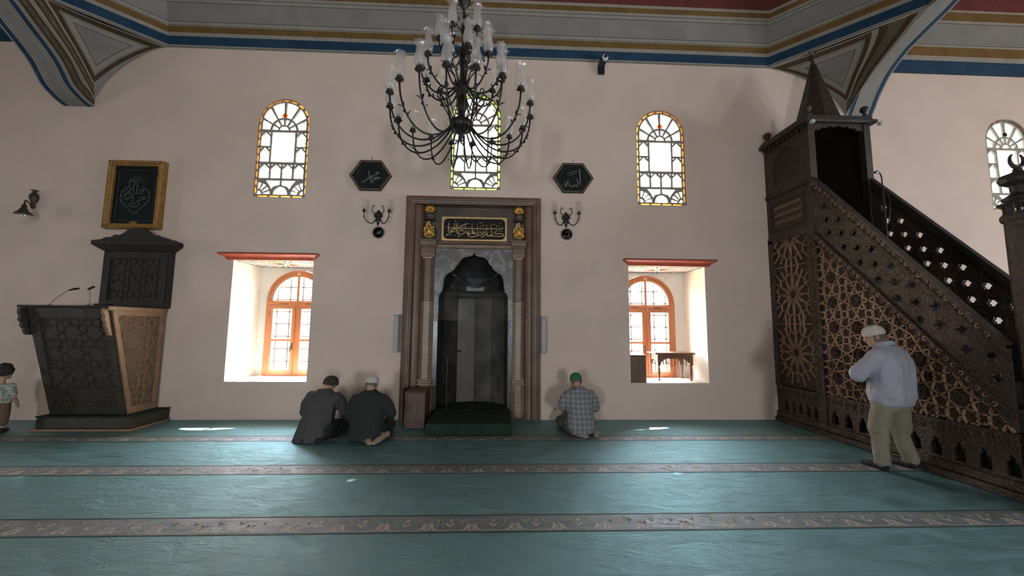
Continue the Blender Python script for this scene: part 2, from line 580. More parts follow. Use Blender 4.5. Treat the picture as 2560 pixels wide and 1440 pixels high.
def catmull(pts, k=5):
    pts = [tuple(p) for p in pts]
    if len(pts) < 3:
        return pts
    out = []
    n = len(pts)
    for i in range(n - 1):
        p0, p1, p2, p3 = pts[max(i - 1, 0)], pts[i], pts[i + 1], pts[min(i + 2, n - 1)]
        for j in range(k):
            t = j / k
            out.append(tuple(0.5 * (2 * b + (c - a) * t + (2 * a - 5 * b + 4 * c - d) * t * t + (3 * b - a - 3 * c + d) * t ** 3)
                             for a, b, c, d in zip(p0, p1, p2, p3)))
    out.append(pts[-1])
    return out


def place(name, me, parent=None):
    o = bpy.data.objects.new(name, me)
    COL.objects.link(o)
    if parent is not None:
        o.parent = parent
        o.matrix_parent_inverse = WM(parent).inverted()
    return o


_WM = {}


def WM(o):
    """world matrix of things and parts built here (location and turn of the thing only)"""
    m = _WM.get(o.name)
    return m if m is not None else Matrix.Identity(4)


def thing(name, label, cat, loc=(0, 0, 0), group=None, kind=None):
    o = bpy.data.objects.new(name, None)
    o.empty_display_size = 0.2
    o.location = loc
    COL.objects.link(o)
    _WM[o.name] = Matrix.Translation(loc)
    return tag(o, label, cat, group, kind)


def tag(o, label, cat, group=None, kind=None):
    o['label'] = label
    o['category'] = cat
    if group:
        o['group'] = group
    if kind:
        o['kind'] = kind
    return o


def XZ(u, v, d):   # wall-facing plane: d grows into the wall
    return (u, d, v)


def arch_poly(cx, hw, z0, zs, n=14):
    """rectangle with a round head: springing at zs"""
    return [(cx - hw, z0), (cx + hw, z0)] + [(cx + hw * cos(pi * i / n), zs + hw * sin(pi * i / n)) for i in range(n + 1)]


def rect(x0, x1, z0, z1):
    return [(x0, z0), (x1, z0), (x1, z1), (x0, z1)]


# =================================================================== THE SETTING
XL, XR, YB, ZC = -17.0, 17.0, -13.6, 8.3
LOWER = {'L': (-4.486, -3.147), 'R': (2.298, 3.674), 'A': (-9.80, -8.46)}  # A is an added window out of view, placed for sheen on the left carpet
SILL, HEAD = 0.608, 2.638
LOW_C = {'L': -3.75, 'R': 2.885, 'A': -9.13}
WHERE = {'L': 'left', 'R': 'right', 'A': 'added left aisle'}
UPPER = [(-3.815, 3.752), (-0.421, 3.965), (2.95, 3.752), (9.655, 3.79)]
UW = 0.445     # half width
UH = 1.803     # height to the crown

# ---- floor with its woven rows
fm = MB()
fm.box(XL - 0.3, XR + 0.3, YB - 0.3, 0.0, -0.2, 0.0)
floor = tag(fm.obj('floor', 'carpet'), 'teal green wall-to-wall carpet with woven rows', 'floor', kind='structure')

stripes = [(-0.935, -1.178), (-2.075, -2.343), (-3.246, -3.514), (-4.41, -4.68)]
for (ya, yb) in stripes:
    st = MB()
    st.box(XL, XR, yb, ya, 0.0, 0.0012)
    so = st.obj('carpet_row', 'stripe_ground', floor)
    ln = MB()
    ln.box(XL, XR, yb - 0.004, yb + 0.012, 0.0, 0.0022)
    ln.box(XL, XR, ya - 0.012, ya + 0.004, 0.0, 0.0022)
    ln.obj('row_edge', 'stripe_line', so)
    # woven flowers: a lily below, a bud with two leaves above, in turn
    fl, lf = MB(), MB()
    wd = ya - yb
    FL = lambda u, v, d: (u, v, d)
    xs = -8.4
    while xs < 6.2:
        c = (yb + yb + wd) / 2

        def at(du, dv):
            return (xs + du, yb + dv * wd)
        # lily: two flaring petals and a heart
        for sg in (-1, 1):
            fl.ribbon([at(0.004 * sg, 0.38), at(0.022 * sg, 0.50), at(0.030 * sg, 0.34), at(0.055 * sg, 0.17), at(0.085 * sg, 0.13)],
                      [0.010, 0.026, 0.024, 0.014, 0.002], FL, 0.0022, 0.0010)
            fl.ribbon([at(0.0, 0.12), at(0.022 * sg, 0.20), at(0.006 * sg, 0.30)], [0.010, 0.016, 0.004], FL, 0.0022, 0.0010)
        # bud
        x2 = 0.17
        for sg in (-1, 1):
            fl.ribbon([at(x2, 0.34), at(x2 + 0.020 * sg, 0.46), at(x2 + 0.034 * sg, 0.52)], [0.012, 0.020, 0.004], FL, 0.0022, 0.0010)
        fl.ribbon([at(x2 - 0.004, 0.56), at(x2 + 0.008, 0.68), at(x2 + 0.002, 0.74)], [0.010, 0.026, 0.008], FL, 0.0022, 0.0010)
        # leaves hanging from the upper edge
        for xo, sg in ((0.085, 1), (0.255, -1)):
            lf.ribbon([at(xo - 0.040 * sg, 0.80), at(xo, 0.60), at(xo + 0.012 * sg, 0.50)], [0.006, 0.026, 0.004], FL, 0.0022, 0.0010)
            lf.ribbon([at(xo + 0.045 * sg, 0.84), at(xo + 0.014 * sg, 0.66), at(xo + 0.004 * sg, 0.54)], [0.004, 0.018, 0.006], FL, 0.0022, 0.0010)
        # stems
        lf.ribbon([at(0.085, 0.15), at(0.12, 0.10), at(0.17, 0.16), at(0.22, 0.10), at(0.255, 0.14)], 0.006, FL, 0.0021, 0.0010)
        xs += 0.3425
    f_ = fl.obj('woven_flowers', 'stripe_motif', so)
    f_['kind'] = 'stuff'
    l_ = lf.obj('woven_leaves', 'stripe_leaf', so)
    l_['kind'] = 'stuff'

# ---- front wall (inner layer holds square window niches, outer layer the arched windows)
NICHE = rect(-1.43, 0.60, -0.01, 3.70)
up_holes = [arch_poly(c, UW, z0, z0 + UH - UW) for c, z0 in UPPER]
wf = MB()
outl = rect(XL - 1, XR + 1, -0.3, ZC + 0.4)
nich2 = rect(-1.495, 0.635, 0.0, 3.70)
inner_holes = [rect(a, b, SILL, HEAD) for a, b in LOWER.values()] + up_holes + [nich2]
wf.plate(outl, inner_holes, XZ, 0.0, 0.8)
outer_holes = [arch_poly(LOW_C[k], 0.575, SILL, 2.0) for k in 'LRA'] + up_holes
wf.plate(outl, outer_holes, XZ, 0.8, 0.98)
wall_front = tag(wf.obj('wall_front', 'plaster'), 'beige plastered prayer wall with windows and central niche', 'wall', kind='structure')
# white-limed splays of the two low windows
for k in 'LRA':
    a, b = LOWER[k]
    sp = MB()
    t = 0.004
    sp.box(a, a + t, 0.001, 0.8, SILL, HEAD)
    sp.box(b - t, b, 0.001, 0.8, SILL, HEAD)
    sp.box(a, b, 0.001, 0.8, SILL, SILL + t)
    sp.plate(rect(a, b, SILL, HEAD), [arch_poly(LOW_C[k], 0.575, SILL + t, 2.0)], XZ, 0.796, 0.80)
    sp.obj('window_splay', 'plaster_white', wall_front)
for c, z0 in UPPER:
    pl = arch_poly(c, UW - 0.004, z0 + 0.004, z0 + UH - UW)
    n = len(pl)
    sp = MB()
    sp.strip([(u, 0.075, v) for u, v in pl], [(u, 0.97, v) for u, v in pl], closed=True)
    sp.obj('window_splay', 'plaster_white', wall_front)

# ---- unseen side and back walls: plain windows placed and sized for the indoor light
def YZw(x):
    return lambda u, v, d: (x + d, u, v)


LEFT_Y, RIGHT_Y = (-5.0,), (-4.3, -6.7, -9.1)  # unseen side windows; their number and spacing are tuned for the light
BACK_X = (-3.4, 2.4)  # unseen windows added to brighten the prayer wall from the front
def side_holes(ys, upper):
    return [rect(y - 0.7, y + 0.7, 0.6, 2.7) for y in ys] + ([arch_poly(y, 0.5, 3.8, 5.3) for y in ys] if upper else [])


for nm, x, d, lb, hs in (('wall_left', XL, -0.6, 'plastered left side wall of the hall', [rect(y - 0.45, y + 0.45, 0.9, 2.3) for y in LEFT_Y]), ('wall_right', XR, 0.6, 'plastered right side wall of the hall', side_holes(RIGHT_Y, False))):
    m_ = MB()
    m_.plate(rect(YB - 0.5, 0.8, -0.3, ZC + 0.4), hs, YZw(x), 0.0, d)
    tag(m_.obj(nm, 'plaster'), lb, 'wall', kind='structure')
back_low = [rect(x - 0.55, x + 0.55, 0.6, 2.3) for x in BACK_X]
back_up = []
m_ = MB()
m_.plate(rect(XL - 0.7, XR + 0.7, -0.3, ZC + 0.4), back_low + back_up, lambda u, v, d: (u, YB + d, v), 0.0, -0.6)
tag(m_.obj('wall_back', 'plaster'), 'plastered back wall of the hall with windows added for light', 'wall', kind='structure')

# ---- ceiling
ceil_root = thing('ceiling', 'painted vault with striped frieze, arches and corner pendentives', 'ceiling', (0, 0, 0), kind='structure')
XA0, XA1 = -7.57, -7.06         # left arch
XB0, XB1 = 6.50, 7.01           # right arch
m_ = MB()
m_.box(XL - 1, XA0, YB - 0.5, 0.9, ZC, ZC + 0.2)
m_.box(XB1, XR + 1, YB - 0.5, 0.9, ZC, ZC + 0.2)
m_.obj('aisle_vault', 'ceiling_paint', ceil_root)

OA, OB = -5.91, 5.04            # corners of the eight-sided frieze on the prayer wall
cl, cr = OA - XA1, XB0 - OB      # 1.15, 1.46
octo = [(XA1, -cl), (OA, 0.0), (OB, 0.0), (XB0, -cr), (XB0, YB + cr), (OB, YB), (OA, YB), (XA1, YB + cl)]
OC = ((XA1 + XB0) / 2, YB / 2)


def octo_in(o):
    """the frieze polygon moved inwards by o"""
    n = len(octo)
    lines = []
    for i in range(n):
        a, b = Vector(octo[i]), Vector(octo[(i + 1) % n])
        t = (b - a).normalized()
        nn = Vector((t.y, -t.x))
        if nn.dot(Vector(OC) - a) < 0:
            nn = -nn
        lines.append((a + nn * o, t))
    out = []
    for i in range(n):
        (p, t), (q, u) = lines[i - 1], lines[i]
        den = t.x * u.y - t.y * u.x
        k = ((q.x - p.x) * u.y - (q.y - p.y) * u.x) / den
        out.append(p + t * k)
    return out


bands = [(6.449, 'paint_cream'), (6.458, 'paint_dark'), (6.465, 'paint_cream'), (6.490, 'paint_blue'), (6.625, 'paint_cream'), (6.683, 'paint_ochre'),
         (6.779, 'paint_cream'), (6.790, 'paint_dark'), (6.797, 'paint_cream'), (6.845, 'paint_dark'), (6.853, 'paint_grey'),
         (7.135, 'paint_dark'), (7.143, 'paint_cream'), (7.195, 'paint_dark'), (7.203, 'paint_cream'), (7.245, 'paint_ochre'), (7.324, 'paint_cream'),
         (7.368, 'paint_red'), (7.60, 'paint_cream'), (7.66, 'paint_ochre'), (7.75, 'paint_grey'), (8.0, None)]
for i in range(len(bands) - 1):
    z0, mname = bands[i]
    z1 = bands[i + 1][0]
    o0, o1 = 0.012 + 0.3 * (z0 - 6.449), 0.012 + 0.3 * (z1 - 6.449)
    m_ = MB()
    lo, hi = octo_in(o0), octo_in(o1)
    m_.strip([(p.x, p.y, z0) for p in lo], [(p.x, p.y, z1) for p in hi], closed=True)
    if i == 0:
        lo2 = octo_in(-0.02)
        m_.strip([(p.x, p.y, z0) for p in lo2], [(p.x, p.y, z0) for p in lo], closed=True)
    m_.obj('frieze_band', mname, ceil_root)
# dome over the frieze
m_ = MB()
prev = [(p.x, p.y, 8.0) for p in octo_in(0.48)]
for t in (0.2, 0.4, 0.6, 0.8, 0.93):
    z = 8.0 + 3.6 * sin(t * pi / 2)
    k = cos(t * pi / 2)
    cur = [(OC[0] + (p.x - OC[0]) * k, OC[1] + (p.y - OC[1]) * k, z) for p in octo_in(0.48)]
    m_.strip(prev, cur, closed=True)
    prev = cur
m_.add(prev, [tuple(range(8))])
m_.obj('dome', 'ceiling_paint', ceil_root)
m_ = MB()
m_.plate(rect(XA1 - 0.6, XB0 + 0.6, YB - 0.6, 0.98), [[(p.x, p.y) for p in octo_in(0.48)]], lambda u, v, d: (u, v, d), 8.0, 8.06)
m_.obj('roof_slab', 'ceiling_paint', ceil_root)
# straight painted bands of the two aisles, on the prayer wall
aisle = [(6.449, 'paint_dark'), (6.458, 'paint_blue'), (6.70, 'paint_cream'), (6.79, 'paint_ochre'), (6.96, 'paint_cream'), (7.0, 'paint_dark'),
         (7.008, 'paint_grey'), (7.40, 'paint_dark'), (7.41, 'paint_cream'), (7.46, 'paint_ochre'), (7.62, 'paint_cream'), (7.66, 'paint_red'), (8.3, None)]
for x0, x1 in ((XL, XA0), (XB1, XR)):
    for i in range(len(aisle) - 1):
        z0, mname = aisle[i]
        z1 = aisle[i + 1][0]
        m_ = MB()
        o0, o1 = 0.01 + 0.12 * (z0 - 6.449), 0.01 + 0.12 * (z1 - 6.449)
        m_.add([(x0, -o0, z0), (x1, -o0, z0), (x1, -o1, z1), (x0, -o1, z1)], [(0, 1, 2, 3)])
        if i == 0:
            m_.add([(x0, 0, z0), (x1, 0, z0), (x1, -o0, z0), (x0, -o0, z0)], [(0, 1, 2, 3)])
        m_.obj('aisle_band', mname, ceil_root)

# arches between the bays: ogee foot on the wall, then a wide span towards the back wall
cL = [(0.02, 5.29), (-0.10, 5.32), (-0.22, 5.37), (-0.36, 5.46), (-0.46, 5.59), (-0.56, 5.72), (-0.72, 5.86), (-0.95, 6.03), (-1.2, 6.22), (-1.7, 6.56),
      (-2.5, 6.98), (-3.6, 7.42), (-5.0, 7.75), (-6.8, 7.85)]
cR = [(0.02, 5.50), (-0.08, 5.66), (-0.17, 5.82), (-0.28, 5.97), (-0.38, 6.09), (-0.5, 6.19), (-0.65, 6.29), (-0.82, 6.37), (-1.15, 6.48), (-1.45, 6.58),
      (-2.2, 6.92), (-3.6, 7.42), (-5.0, 7.75), (-6.8, 7.85)]


def whole(c):
    c = catmull(c, 4)
    return c + [(YB - y, z) for y, z in reversed(c[:-1])]


def offset_curve(c, d):
    out = []
    for i, (y, z) in enumerate(c):
        a, b = c[max(i - 1, 0)], c[min(i + 1, len(c) - 1)]
        ty, tz = b[0] - a[0], b[1] - a[1]
        l = hypot(ty, tz)
        out.append((y + tz / l * d, z - ty / l * d))   # outwards = up
    return out


for nm, x0, x1, cc, face in (('left', XA0, XA1, cL, XA1), ('right', XB0, XB1, cR, XB0)):
    c = whole(cc)
    # wall above the arch
    m_ = MB()
    n = len(c)
    top = [(y, ZC + 0.1) for y, z in c]
    for x in (x0, x1):
        m_.strip([(x, y, z) for y, z in c], [(x, y, z) for y, z in top])
    wall_o = m_.obj('arch_wall', 'paint_grey', ceil_root)
    # painted soffit, in lengthwise strips
    strips = [(0.0, 0.05, 'paint_cream'), (0.05, 0.20, 'paint_blue'), (0.20, 0.27, 'paint_cream'), (0.27, 0.285, 'paint_dark'), (0.285, 0.34, 'paint_cream'),
              (0.34, 0.66, 'paint_grey'), (0.66, 0.715, 'paint_cream'), (0.715, 0.73, 'paint_dark'), (0.73, 0.80, 'paint_cream'), (0.80, 0.95, 'paint_blue'), (0.95, 1.0, 'paint_cream')]
    for a, b, mn in strips:
        m_ = MB()
        xa, xb = x0 + (x1 - x0) * a, x0 + (x1 - x0) * b
        m_.strip([(xa, y, z) for y, z in c], [(xb, y, z) for y, z in c])
        m_.obj('soffit_stripe', mn, wall_o)
    # painted bands along the face towards the central bay
    sgn = 1 if nm == 'left' else -1
    for a, b, mn in ((0.0, 0.035, 'paint_cream'), (0.035, 0.075, 'paint_brown'), (0.075, 0.15, 'paint_olive'), (0.15, 0.185, 'paint_brown'), (0.185, 0.24, 'paint_cream')):
        m_ = MB()
        q0, q1 = offset_curve(c, a), offset_curve(c, b)
        xx = face + sgn * 0.004
        m_.strip([(xx, min(y, 0.0), z) for y, z in q0], [(xx, min(y, 0.0), z) for y, z in q1])
        m_.obj('archivolt_band', mn, wall_o)


# pendentives in the corners beside the prayer wall
def pendentive(xf, xo, cc, side, k, shift):
    """xf: arch face, xo: frieze corner on the wall; side = -1 left, +1 right"""
    wall_c = catmull([(0.0, 5.42 + k), (0.12, 5.72 + k * 0.8), (0.32, 6.00 + k * 0.6), (0.60, 6.26 + k * 0.3), (0.86, 6.42), (1.0, 6.45)], 6)
    arch_c = catmull([(0.0, 5.42 + k), (0.22, 5.72 + k * 0.8), (0.44, 5.98 + k * 0.6), (0.66, 6.18 + k * 0.3), (0.86, 6.36), (1.0, 6.45)], 6)
    span = abs(xo - xf)

    def interp(cu, z):
        for a, b in zip(cu, cu[1:]):
            if a[1] <= z <= b[1]:
                t = (z - a[1]) / max(1e-6, b[1] - a[1])
                return a[0] + (b[0] - a[0]) * t
        return cu[-1][0] if z > cu[-1][1] else 0.0

    def P(bA, bB, bC):   # A on the wall, B on the arch, C at the foot
        s_ = bA + bB
        z = 5.42 + k + (6.45 - 5.42 - k) * s_ ** 0.8
        u = bB / s_ if s_ > 1e-6 else 0.5
        wx = interp(wall_c, z) * span
        ay = interp(arch_c, z) * span
        p0 = Vector((xf - side * wx, -0.006, z))
        p1 = Vector((xf - side * 0.006, -ay - 0.006, z))
        q = p0.lerp(p1, u)
        bulge = 0.10 * sin(pi * u) * s_
        return q + Vector((-side * -bulge * 0.5, bulge * 0.5, 0))

    def bary(p, q, f):
        return tuple(x + (y - x) * f for x, y in zip(p, q))

    A0, B0, C0 = (1.0, 0.0, 0.0), (0.0, 1.0, 0.0), (0.0, 0.0, 1.0)
    B1 = bary(B0, A0, shift)
    C1 = bary(C0, (0.55, 0.45, 0.0), 0.16)

    def tri(t):
        """corners of the inset triangle (t = share moved towards the middle)"""
        g = tuple((x + y + z) / 3 for x, y, z in zip(A0, B1, C1))
        return [bary(c, g, t) for c in (A0, B1, C1)]

    def loop(t, n=22):
        A, B, C_ = tri(t)
        pts = []
        for p0, p1 in ((A, B), (B, C_), (C_, A)):
            for i in range(n):
                pts.append(P(*bary(p0, p1, i / n)))
        return pts

    lv = [(0.0, 'paint_cream'), (0.03, 'paint_brown'), (0.20, 'paint_cream'), (0.235, 'paint_dark'), (0.25, 'paint_cream'), (0.45, 'paint_dark'), (0.475, 'paint_grey')]
    root = None
    for i, (t, mn) in enumerate(lv):
        t2 = lv[i + 1][0] if i + 1 < len(lv) else 0.999
        m_ = MB()
        m_.strip(loop(t), loop(t2), closed=True)
        o = m_.obj('pendentive' if i == 0 else 'pendentive_ring', mn, ceil_root if i == 0 else root, smooth=True)
        if i == 0:
            root = o
    # plain foot below the triangle and painted bands beside the arch
    n = 22
    m_ = MB()
    m_.strip([P(*bary(A0, C0, i / n)) for i in range(n + 1)], [P(*bary(A0, C1, i / n)) for i in range(n + 1)])
    m_.obj('pendentive_foot', 'paint_grey', root, smooth=True)
    for e0, e1, mn in ((0.0, 0.14, 'paint_cream'), (0.14, 0.34, 'paint_brown'), (0.34, 0.68, 'paint_olive'), (0.68, 0.88, 'paint_brown'), (0.88, 1.0, 'paint_cream')):
        m_ = MB()
        l0, l1 = [], []
        for i in range(n + 1):
            p0, p1 = bary(B0, C0, i / n), bary(B1, C1, i / n)
            l0.append(P(*bary(p0, p1, e0)))
            l1.append(P(*bary(p0, p1, e1)))
        m_.strip(l0, l1)
        m_.obj('archivolt_stripe', mn, root, smooth=True)


pendentive(XA1, OA, cL, -1, 0.0, 0.14)
pendentive(XB0, OB, cR, 1, 0.14, 0.30)

# light through the openings of the walls
for a, b in list(LOWER.values()):
    portal(((a + b) / 2, 1.0, (SILL + HEAD) / 2), (radians(-90), 0, 0), b - a + 0.1, HEAD - SILL + 0.1)
for x, rz, ys in ((XL - 0.62, -90, LEFT_Y), (XR + 0.62, 90, RIGHT_Y)):
    for y in ys:
        portal((x, y, 1.65), (radians(90), 0, radians(rz)), 1.5, 2.2)
for x in BACK_X:
    portal((x, YB - 0.62, 1.65), (radians(90), 0, 0), 1.5, 2.2)


# =================================================================== UPPER COLOURED WINDOWS
def sector(c, r0, r1, a0, a1, n=6):
    pts = [(c[0] + r1 * cos(a0 + (a1 - a0) * i / n), c[1] + r1 * sin(a0 + (a1 - a0) * i / n)) for i in range(n + 1)]
    pts += [(c[0] + r0 * cos(a1 - (a1 - a0) * i / n), c[1] + r0 * sin(a1 - (a1 - a0) * i / n)) for i in range(n + 1)]
    return pts


def shrink(poly, d):
    """move every side of a polygon inwards by d (keeps the number of corners)"""
    n = len(poly)
    area = sum(poly[i][0] * poly[(i + 1) % n][1] - poly[(i + 1) % n][0] * poly[i][1] for i in range(n))
    if area < 0:
        poly = list(reversed(poly))
    L = []
    for i in range(n):
        (x0, y0), (x1, y1) = poly[i], poly[(i + 1) % n]
        l = hypot(x1 - x0, y1 - y0) or 1e-9
        L.append(((x0 - (y1 - y0) / l * d, y0 + (x1 - x0) / l * d), ((x1 - x0) / l, (y1 - y0) / l)))
    out = []
    for i in range(n):
        (p, t), (q, u) = L[i - 1], L[i]
        den = t[0] * u[1] - t[1] * u[0]
        if abs(den) < 0.05:
            out.append(q)
            continue
        k = ((q[0] - p[0]) * u[1] - (q[1] - p[1]) * u[0]) / den
        k = max(-4 * d, min(k, hypot(L[i][0][0] - L[i - 1][0][0], L[i][0][1] - L[i - 1][0][1]) + 4 * d))
        out.append((p[0] + t[0] * k, p[1] + t[1] * k))
    return out


def glazing():
    """cells of the coloured window, local: x from the middle, z from the foot"""
    B = 0.052                                   # border band
    wi = UW - B                                 # half width of the field
    zs = UH - UW                                # springing
    zb = 1.215                                  # bar under the fan
    g = 0.011
    clear, border = [], []
    # bottom row: corner fans, half round, two spandrels
    z0, z1 = B, 0.325
    hh = z1 - z0
    for sg in (-1, 1):
        c = (sg * wi, z0)
        def ang(a):
            return pi - a if sg > 0 else a
        clear.append([(c[0] - sg * 0.078 * cos(t * pi / 2 / 5), c[1] + 0.078 * sin(t * pi / 2 / 5)) for t in range(6)] + [c])
        for k in range(4):
            a0, a1 = ang(pi / 2 * (k + 0.08) / 4), ang(pi / 2 * (k + 0.92) / 4)
            clear.append(sector(c, 0.10, 0.225, min(a0, a1), max(a0, a1), 3))
    clear.append([(0.128 * cos(pi * i / 10), z0 + 0.150 * sin(pi * i / 10)) for i in range(11)])
    for sg in (-1, 1):
        clear.append([(sg * 0.010, z1 - g), (sg * 0.27, z1 - g), (sg * 0.19, z0 + 0.16), (sg * 0.155, z0 + 0.09), (sg * 0.115, z0 + 0.145), (sg * 0.010, z0 + 0.175)])

    def house(x0, x1, z0_, z1_):
        w_, h_ = x1 - x0, z1_ - z0_
        clear.append([(x0, z0_), (x1, z0_), (x1, z0_ + h_ * 0.66), (x0 + w_ / 2, z1_), (x0, z0_ + h_ * 0.66)])
        clear.append([(x0, z1_), (x0, z0_ + h_ * 0.80), (x0 + w_ * 0.34, z1_)])
        clear.append([(x1, z1_), (x1 - w_ * 0.34, z1_), (x1, z0_ + h_ * 0.80)])
    # row of four arches
    z0, z1 = 0.345, 0.615
    cw = 2 * wi / 4
    for k in range(4):
        house(-wi + cw * k + g, -wi + cw * (k + 1) - g, z0, z1 - g)
    # big pane with two arches on either side
    z0, z1 = 0.640, zb - 0.012
    clear.append(rect(-wi + cw * 0.92 + g, wi - cw * 0.92 - g, z0, z1 - g))
    zm = (z0 + z1) / 2
    for sg in (-1, 1):
        x0, x1 = sorted((sg * wi - sg * g * 0.5, sg * (wi - cw * 0.92) + sg * g))
        house(x0, x1, z0, zm - g)
        house(x0, x1, zm + g * 0.6, z1 - g)
    # fan
    c = (0.0, zb + 0.004)
    clear.append([(0.082 * cos(pi * i / 8), c[1] + 0.006 + 0.082 * sin(pi * i / 8)) for i in range(9)])
    ang = [0, 0.17, 0.335, 0.5, 0.665, 0.83, 1.0]
    for k in range(6):
        a0, a1 = ang[k] * pi + 0.06, ang[k + 1] * pi - 0.06
        clear.append(sector(c, 0.105, 0.212, a0, a1, 3))
        # outer pane: from the inner half circle to the border
        b0, b1 = ang[k] * pi + 0.032, ang[k + 1] * pi - 0.032
        if k in (0,):
            b0 = 0.045
        if k in (5,):
            b1 = pi - 0.045
        pts = []
        for i in range(7):
            a = b0 + (b1 - b0) * i / 6
            # ray to the border outline
            dx, dz = cos(a), sin(a)
            t = 9.0
            if abs(dx) > 1e-6:
                t = wi / abs(dx)
                if c[1] + t * dz > zs:
                    t = 9.0
            if t > 8:
                oz = c[1] - zs
                bb = oz * dz
                cc_ = oz * oz - wi * wi
                t = -bb + sqrt(max(0, bb * bb - cc_))
            t -= 0.010
            pts.append((c[0] + dx * t, c[1] + dz * t))
        for i in range(7):
            a = b1 - (b1 - b0) * i / 6
            pts.append((c[0] + 0.238 * cos(a), c[1] + 0.238 * sin(a)))
        clear.append(pts)
    tul = [(0, c[1] + 0.335), (0.05, c[1] + 0.285), (0.032, c[1] + 0.245), (-0.032, c[1] + 0.245), (-0.05, c[1] + 0.285)]
    # border pieces along the outline
    m0, m1 = 0.010, B - 0.012
    path = []      # (point on outer edge, inward normal)
    L = [(-UW, 0.0), (-UW, zs)]
    n_side = 9
    for sg in (-1, 1):
        for k in range(n_side):
            za, zb_ = 0.065 + (zs - 0.065) * k / n_side + 0.012, 0.065 + (zs - 0.065) * (k + 1) / n_side - 0.024
            x0, x1 = sorted((sg * (UW - m0), sg * (UW - m1)))
            border.append(rect(x0, x1, za, zb_))
    for k in range(4):
        x0 = -wi + 2 * wi * k / 4 + 0.012
        border.append(rect(x0, x0 + 2 * wi / 4 - 0.030, m0, m1))
    for k in range(9):
        a0, a1 = pi * k / 9 + 0.035, pi * (k + 1) / 9 - 0.035
        border.append(sector((0, zs), UW - m1, UW - m0, a0, a1, 3))
    beads = []
    for sg in (-1, 1):
        for k in range(n_side + 1):
            z = 0.065 + (zs - 0.065) * k / n_side - 0.006
            beads.append((sg * (UW - B / 2 + 0.001), z))
    for k in range(1, 9):
        a = pi * k / 9
        beads.append(((UW - B / 2) * cos(a), zs + (UW - B / 2) * sin(a)))
    return clear, border, beads, tul


G_CLEAR, G_BORDER, G_BEADS, G_TUL = glazing()
G_CLEAR = [shrink(pl_, 0.0035) for pl_ in G_CLEAR]
wlabels = ['round-headed lattice window with orange border above left low window',
           'round-headed lattice window with green border behind the chandelier',
           'round-headed lattice window with orange border above right low window',
           'round-headed lattice window behind the crescent finial at the right edge']
bord = ['glass_orange', 'glass_green', 'glass_orange', 'glass_brown']
lat_mesh = None
pane_mesh, bord_mesh = [], {}
for wi_, (c, z0) in enumerate(UPPER):
    root = thing('window_%d' % (wi_ + 1), wlabels[wi_], 'window', (c, 0.03, z0), kind='structure')

    def here(me, nm, par, ident=True):
        o = bpy.data.objects.new(nm, me)
        COL.objects.link(o)
        o.parent = par
        return o
    if lat_mesh is None:
        lm = MB()
        ol = arch_poly(0, UW - 0.002, 0.002, UH - UW, 20)
        beadholes = [[(bx + 0.009 * cos(2 * pi * i / 6), bz + 0.009 * sin(2 * pi * i / 6)) for i in range(6)] for bx, bz in G_BEADS]
        lm.plate(ol, G_CLEAR + G_BORDER, XZ, 0.0, 0.035)
        lat_mesh = lm.mesh('lattice', 'lead')
        for pl in G_CLEAR:
            pm = MB()
            pm.add([(u, 0.02, v) for u, v in pl], [tuple(range(len(pl)))])
            pane_mesh.append(pm.mesh('pane', 'pane_coloured'))
        bd = MB()
        for bx, bz in G_BEADS:
            bd.ball((bx, 0.0, bz), 0.011, 6)
        bead_mesh = bd.mesh('lead_beads', 'lead')
        og = MB()
        holes = []
        for r in range(13):
            for q in range(7):
                x = -0.39 + 0.13 * q
                z = 0.07 + 0.135 * r
                if z < UH - UW or hypot(x, z - (UH - UW)) < UW - 0.07:
                    holes.append([(x + 0.048 * cos(2 * pi * i / 12), z + 0.048 * sin(2 * pi * i / 12)) for i in range(12)])
        og.plate(arch_poly(0, UW - 0.004, 0.0, UH - UW, 16), holes, XZ, 0.72, 0.75)
        out_mesh = og.mesh('outer_grille', 'outer_plaster')
        ob_ = MB()
        apl = arch_poly(0, UW - 0.006, 0.0, UH - UW, 16)
        ob_.add([(u, 0.765, v) for u, v in apl], [tuple(range(len(apl)))])
        outp_mesh = ob_.mesh('outer_glazing', 'bullseye_glass')
    here(lat_mesh, 'lattice', root)
    here(bead_mesh, 'lead_beads', root)['kind'] = 'stuff'
    here(out_mesh, 'outer_grille', root)
    here(outp_mesh, 'outer_glazing', root)
    for me in pane_mesh:
        here(me, 'pane', root)
    gk = bord[wi_]
    if gk not in bord_mesh:
        bord_mesh[gk] = []
        for pl in G_BORDER:
            pm = MB()
            pm.add([(u, 0.018, v) for u, v in pl], [tuple(range(len(pl)))])
            bord_mesh[gk].append(pm.mesh('border_pane', gk))
        pm = MB()
        pm.add([(u, -0.004, v) for u, v in G_TUL] + [(u, 0.0, v) for u, v in G_TUL],
               [(0, 1, 2, 3, 4), (5, 6, 7, 8, 9)] + [(i, (i + 1) % 5, 5 + (i + 1) % 5, 5 + i) for i in range(5)])
        bord_mesh[gk].append(pm.mesh('tulip', 'glass_orange' if gk != 'glass_brown' else 'glass_brown'))
    for me in bord_mesh[gk]:
        here(me, 'border_pane', root)

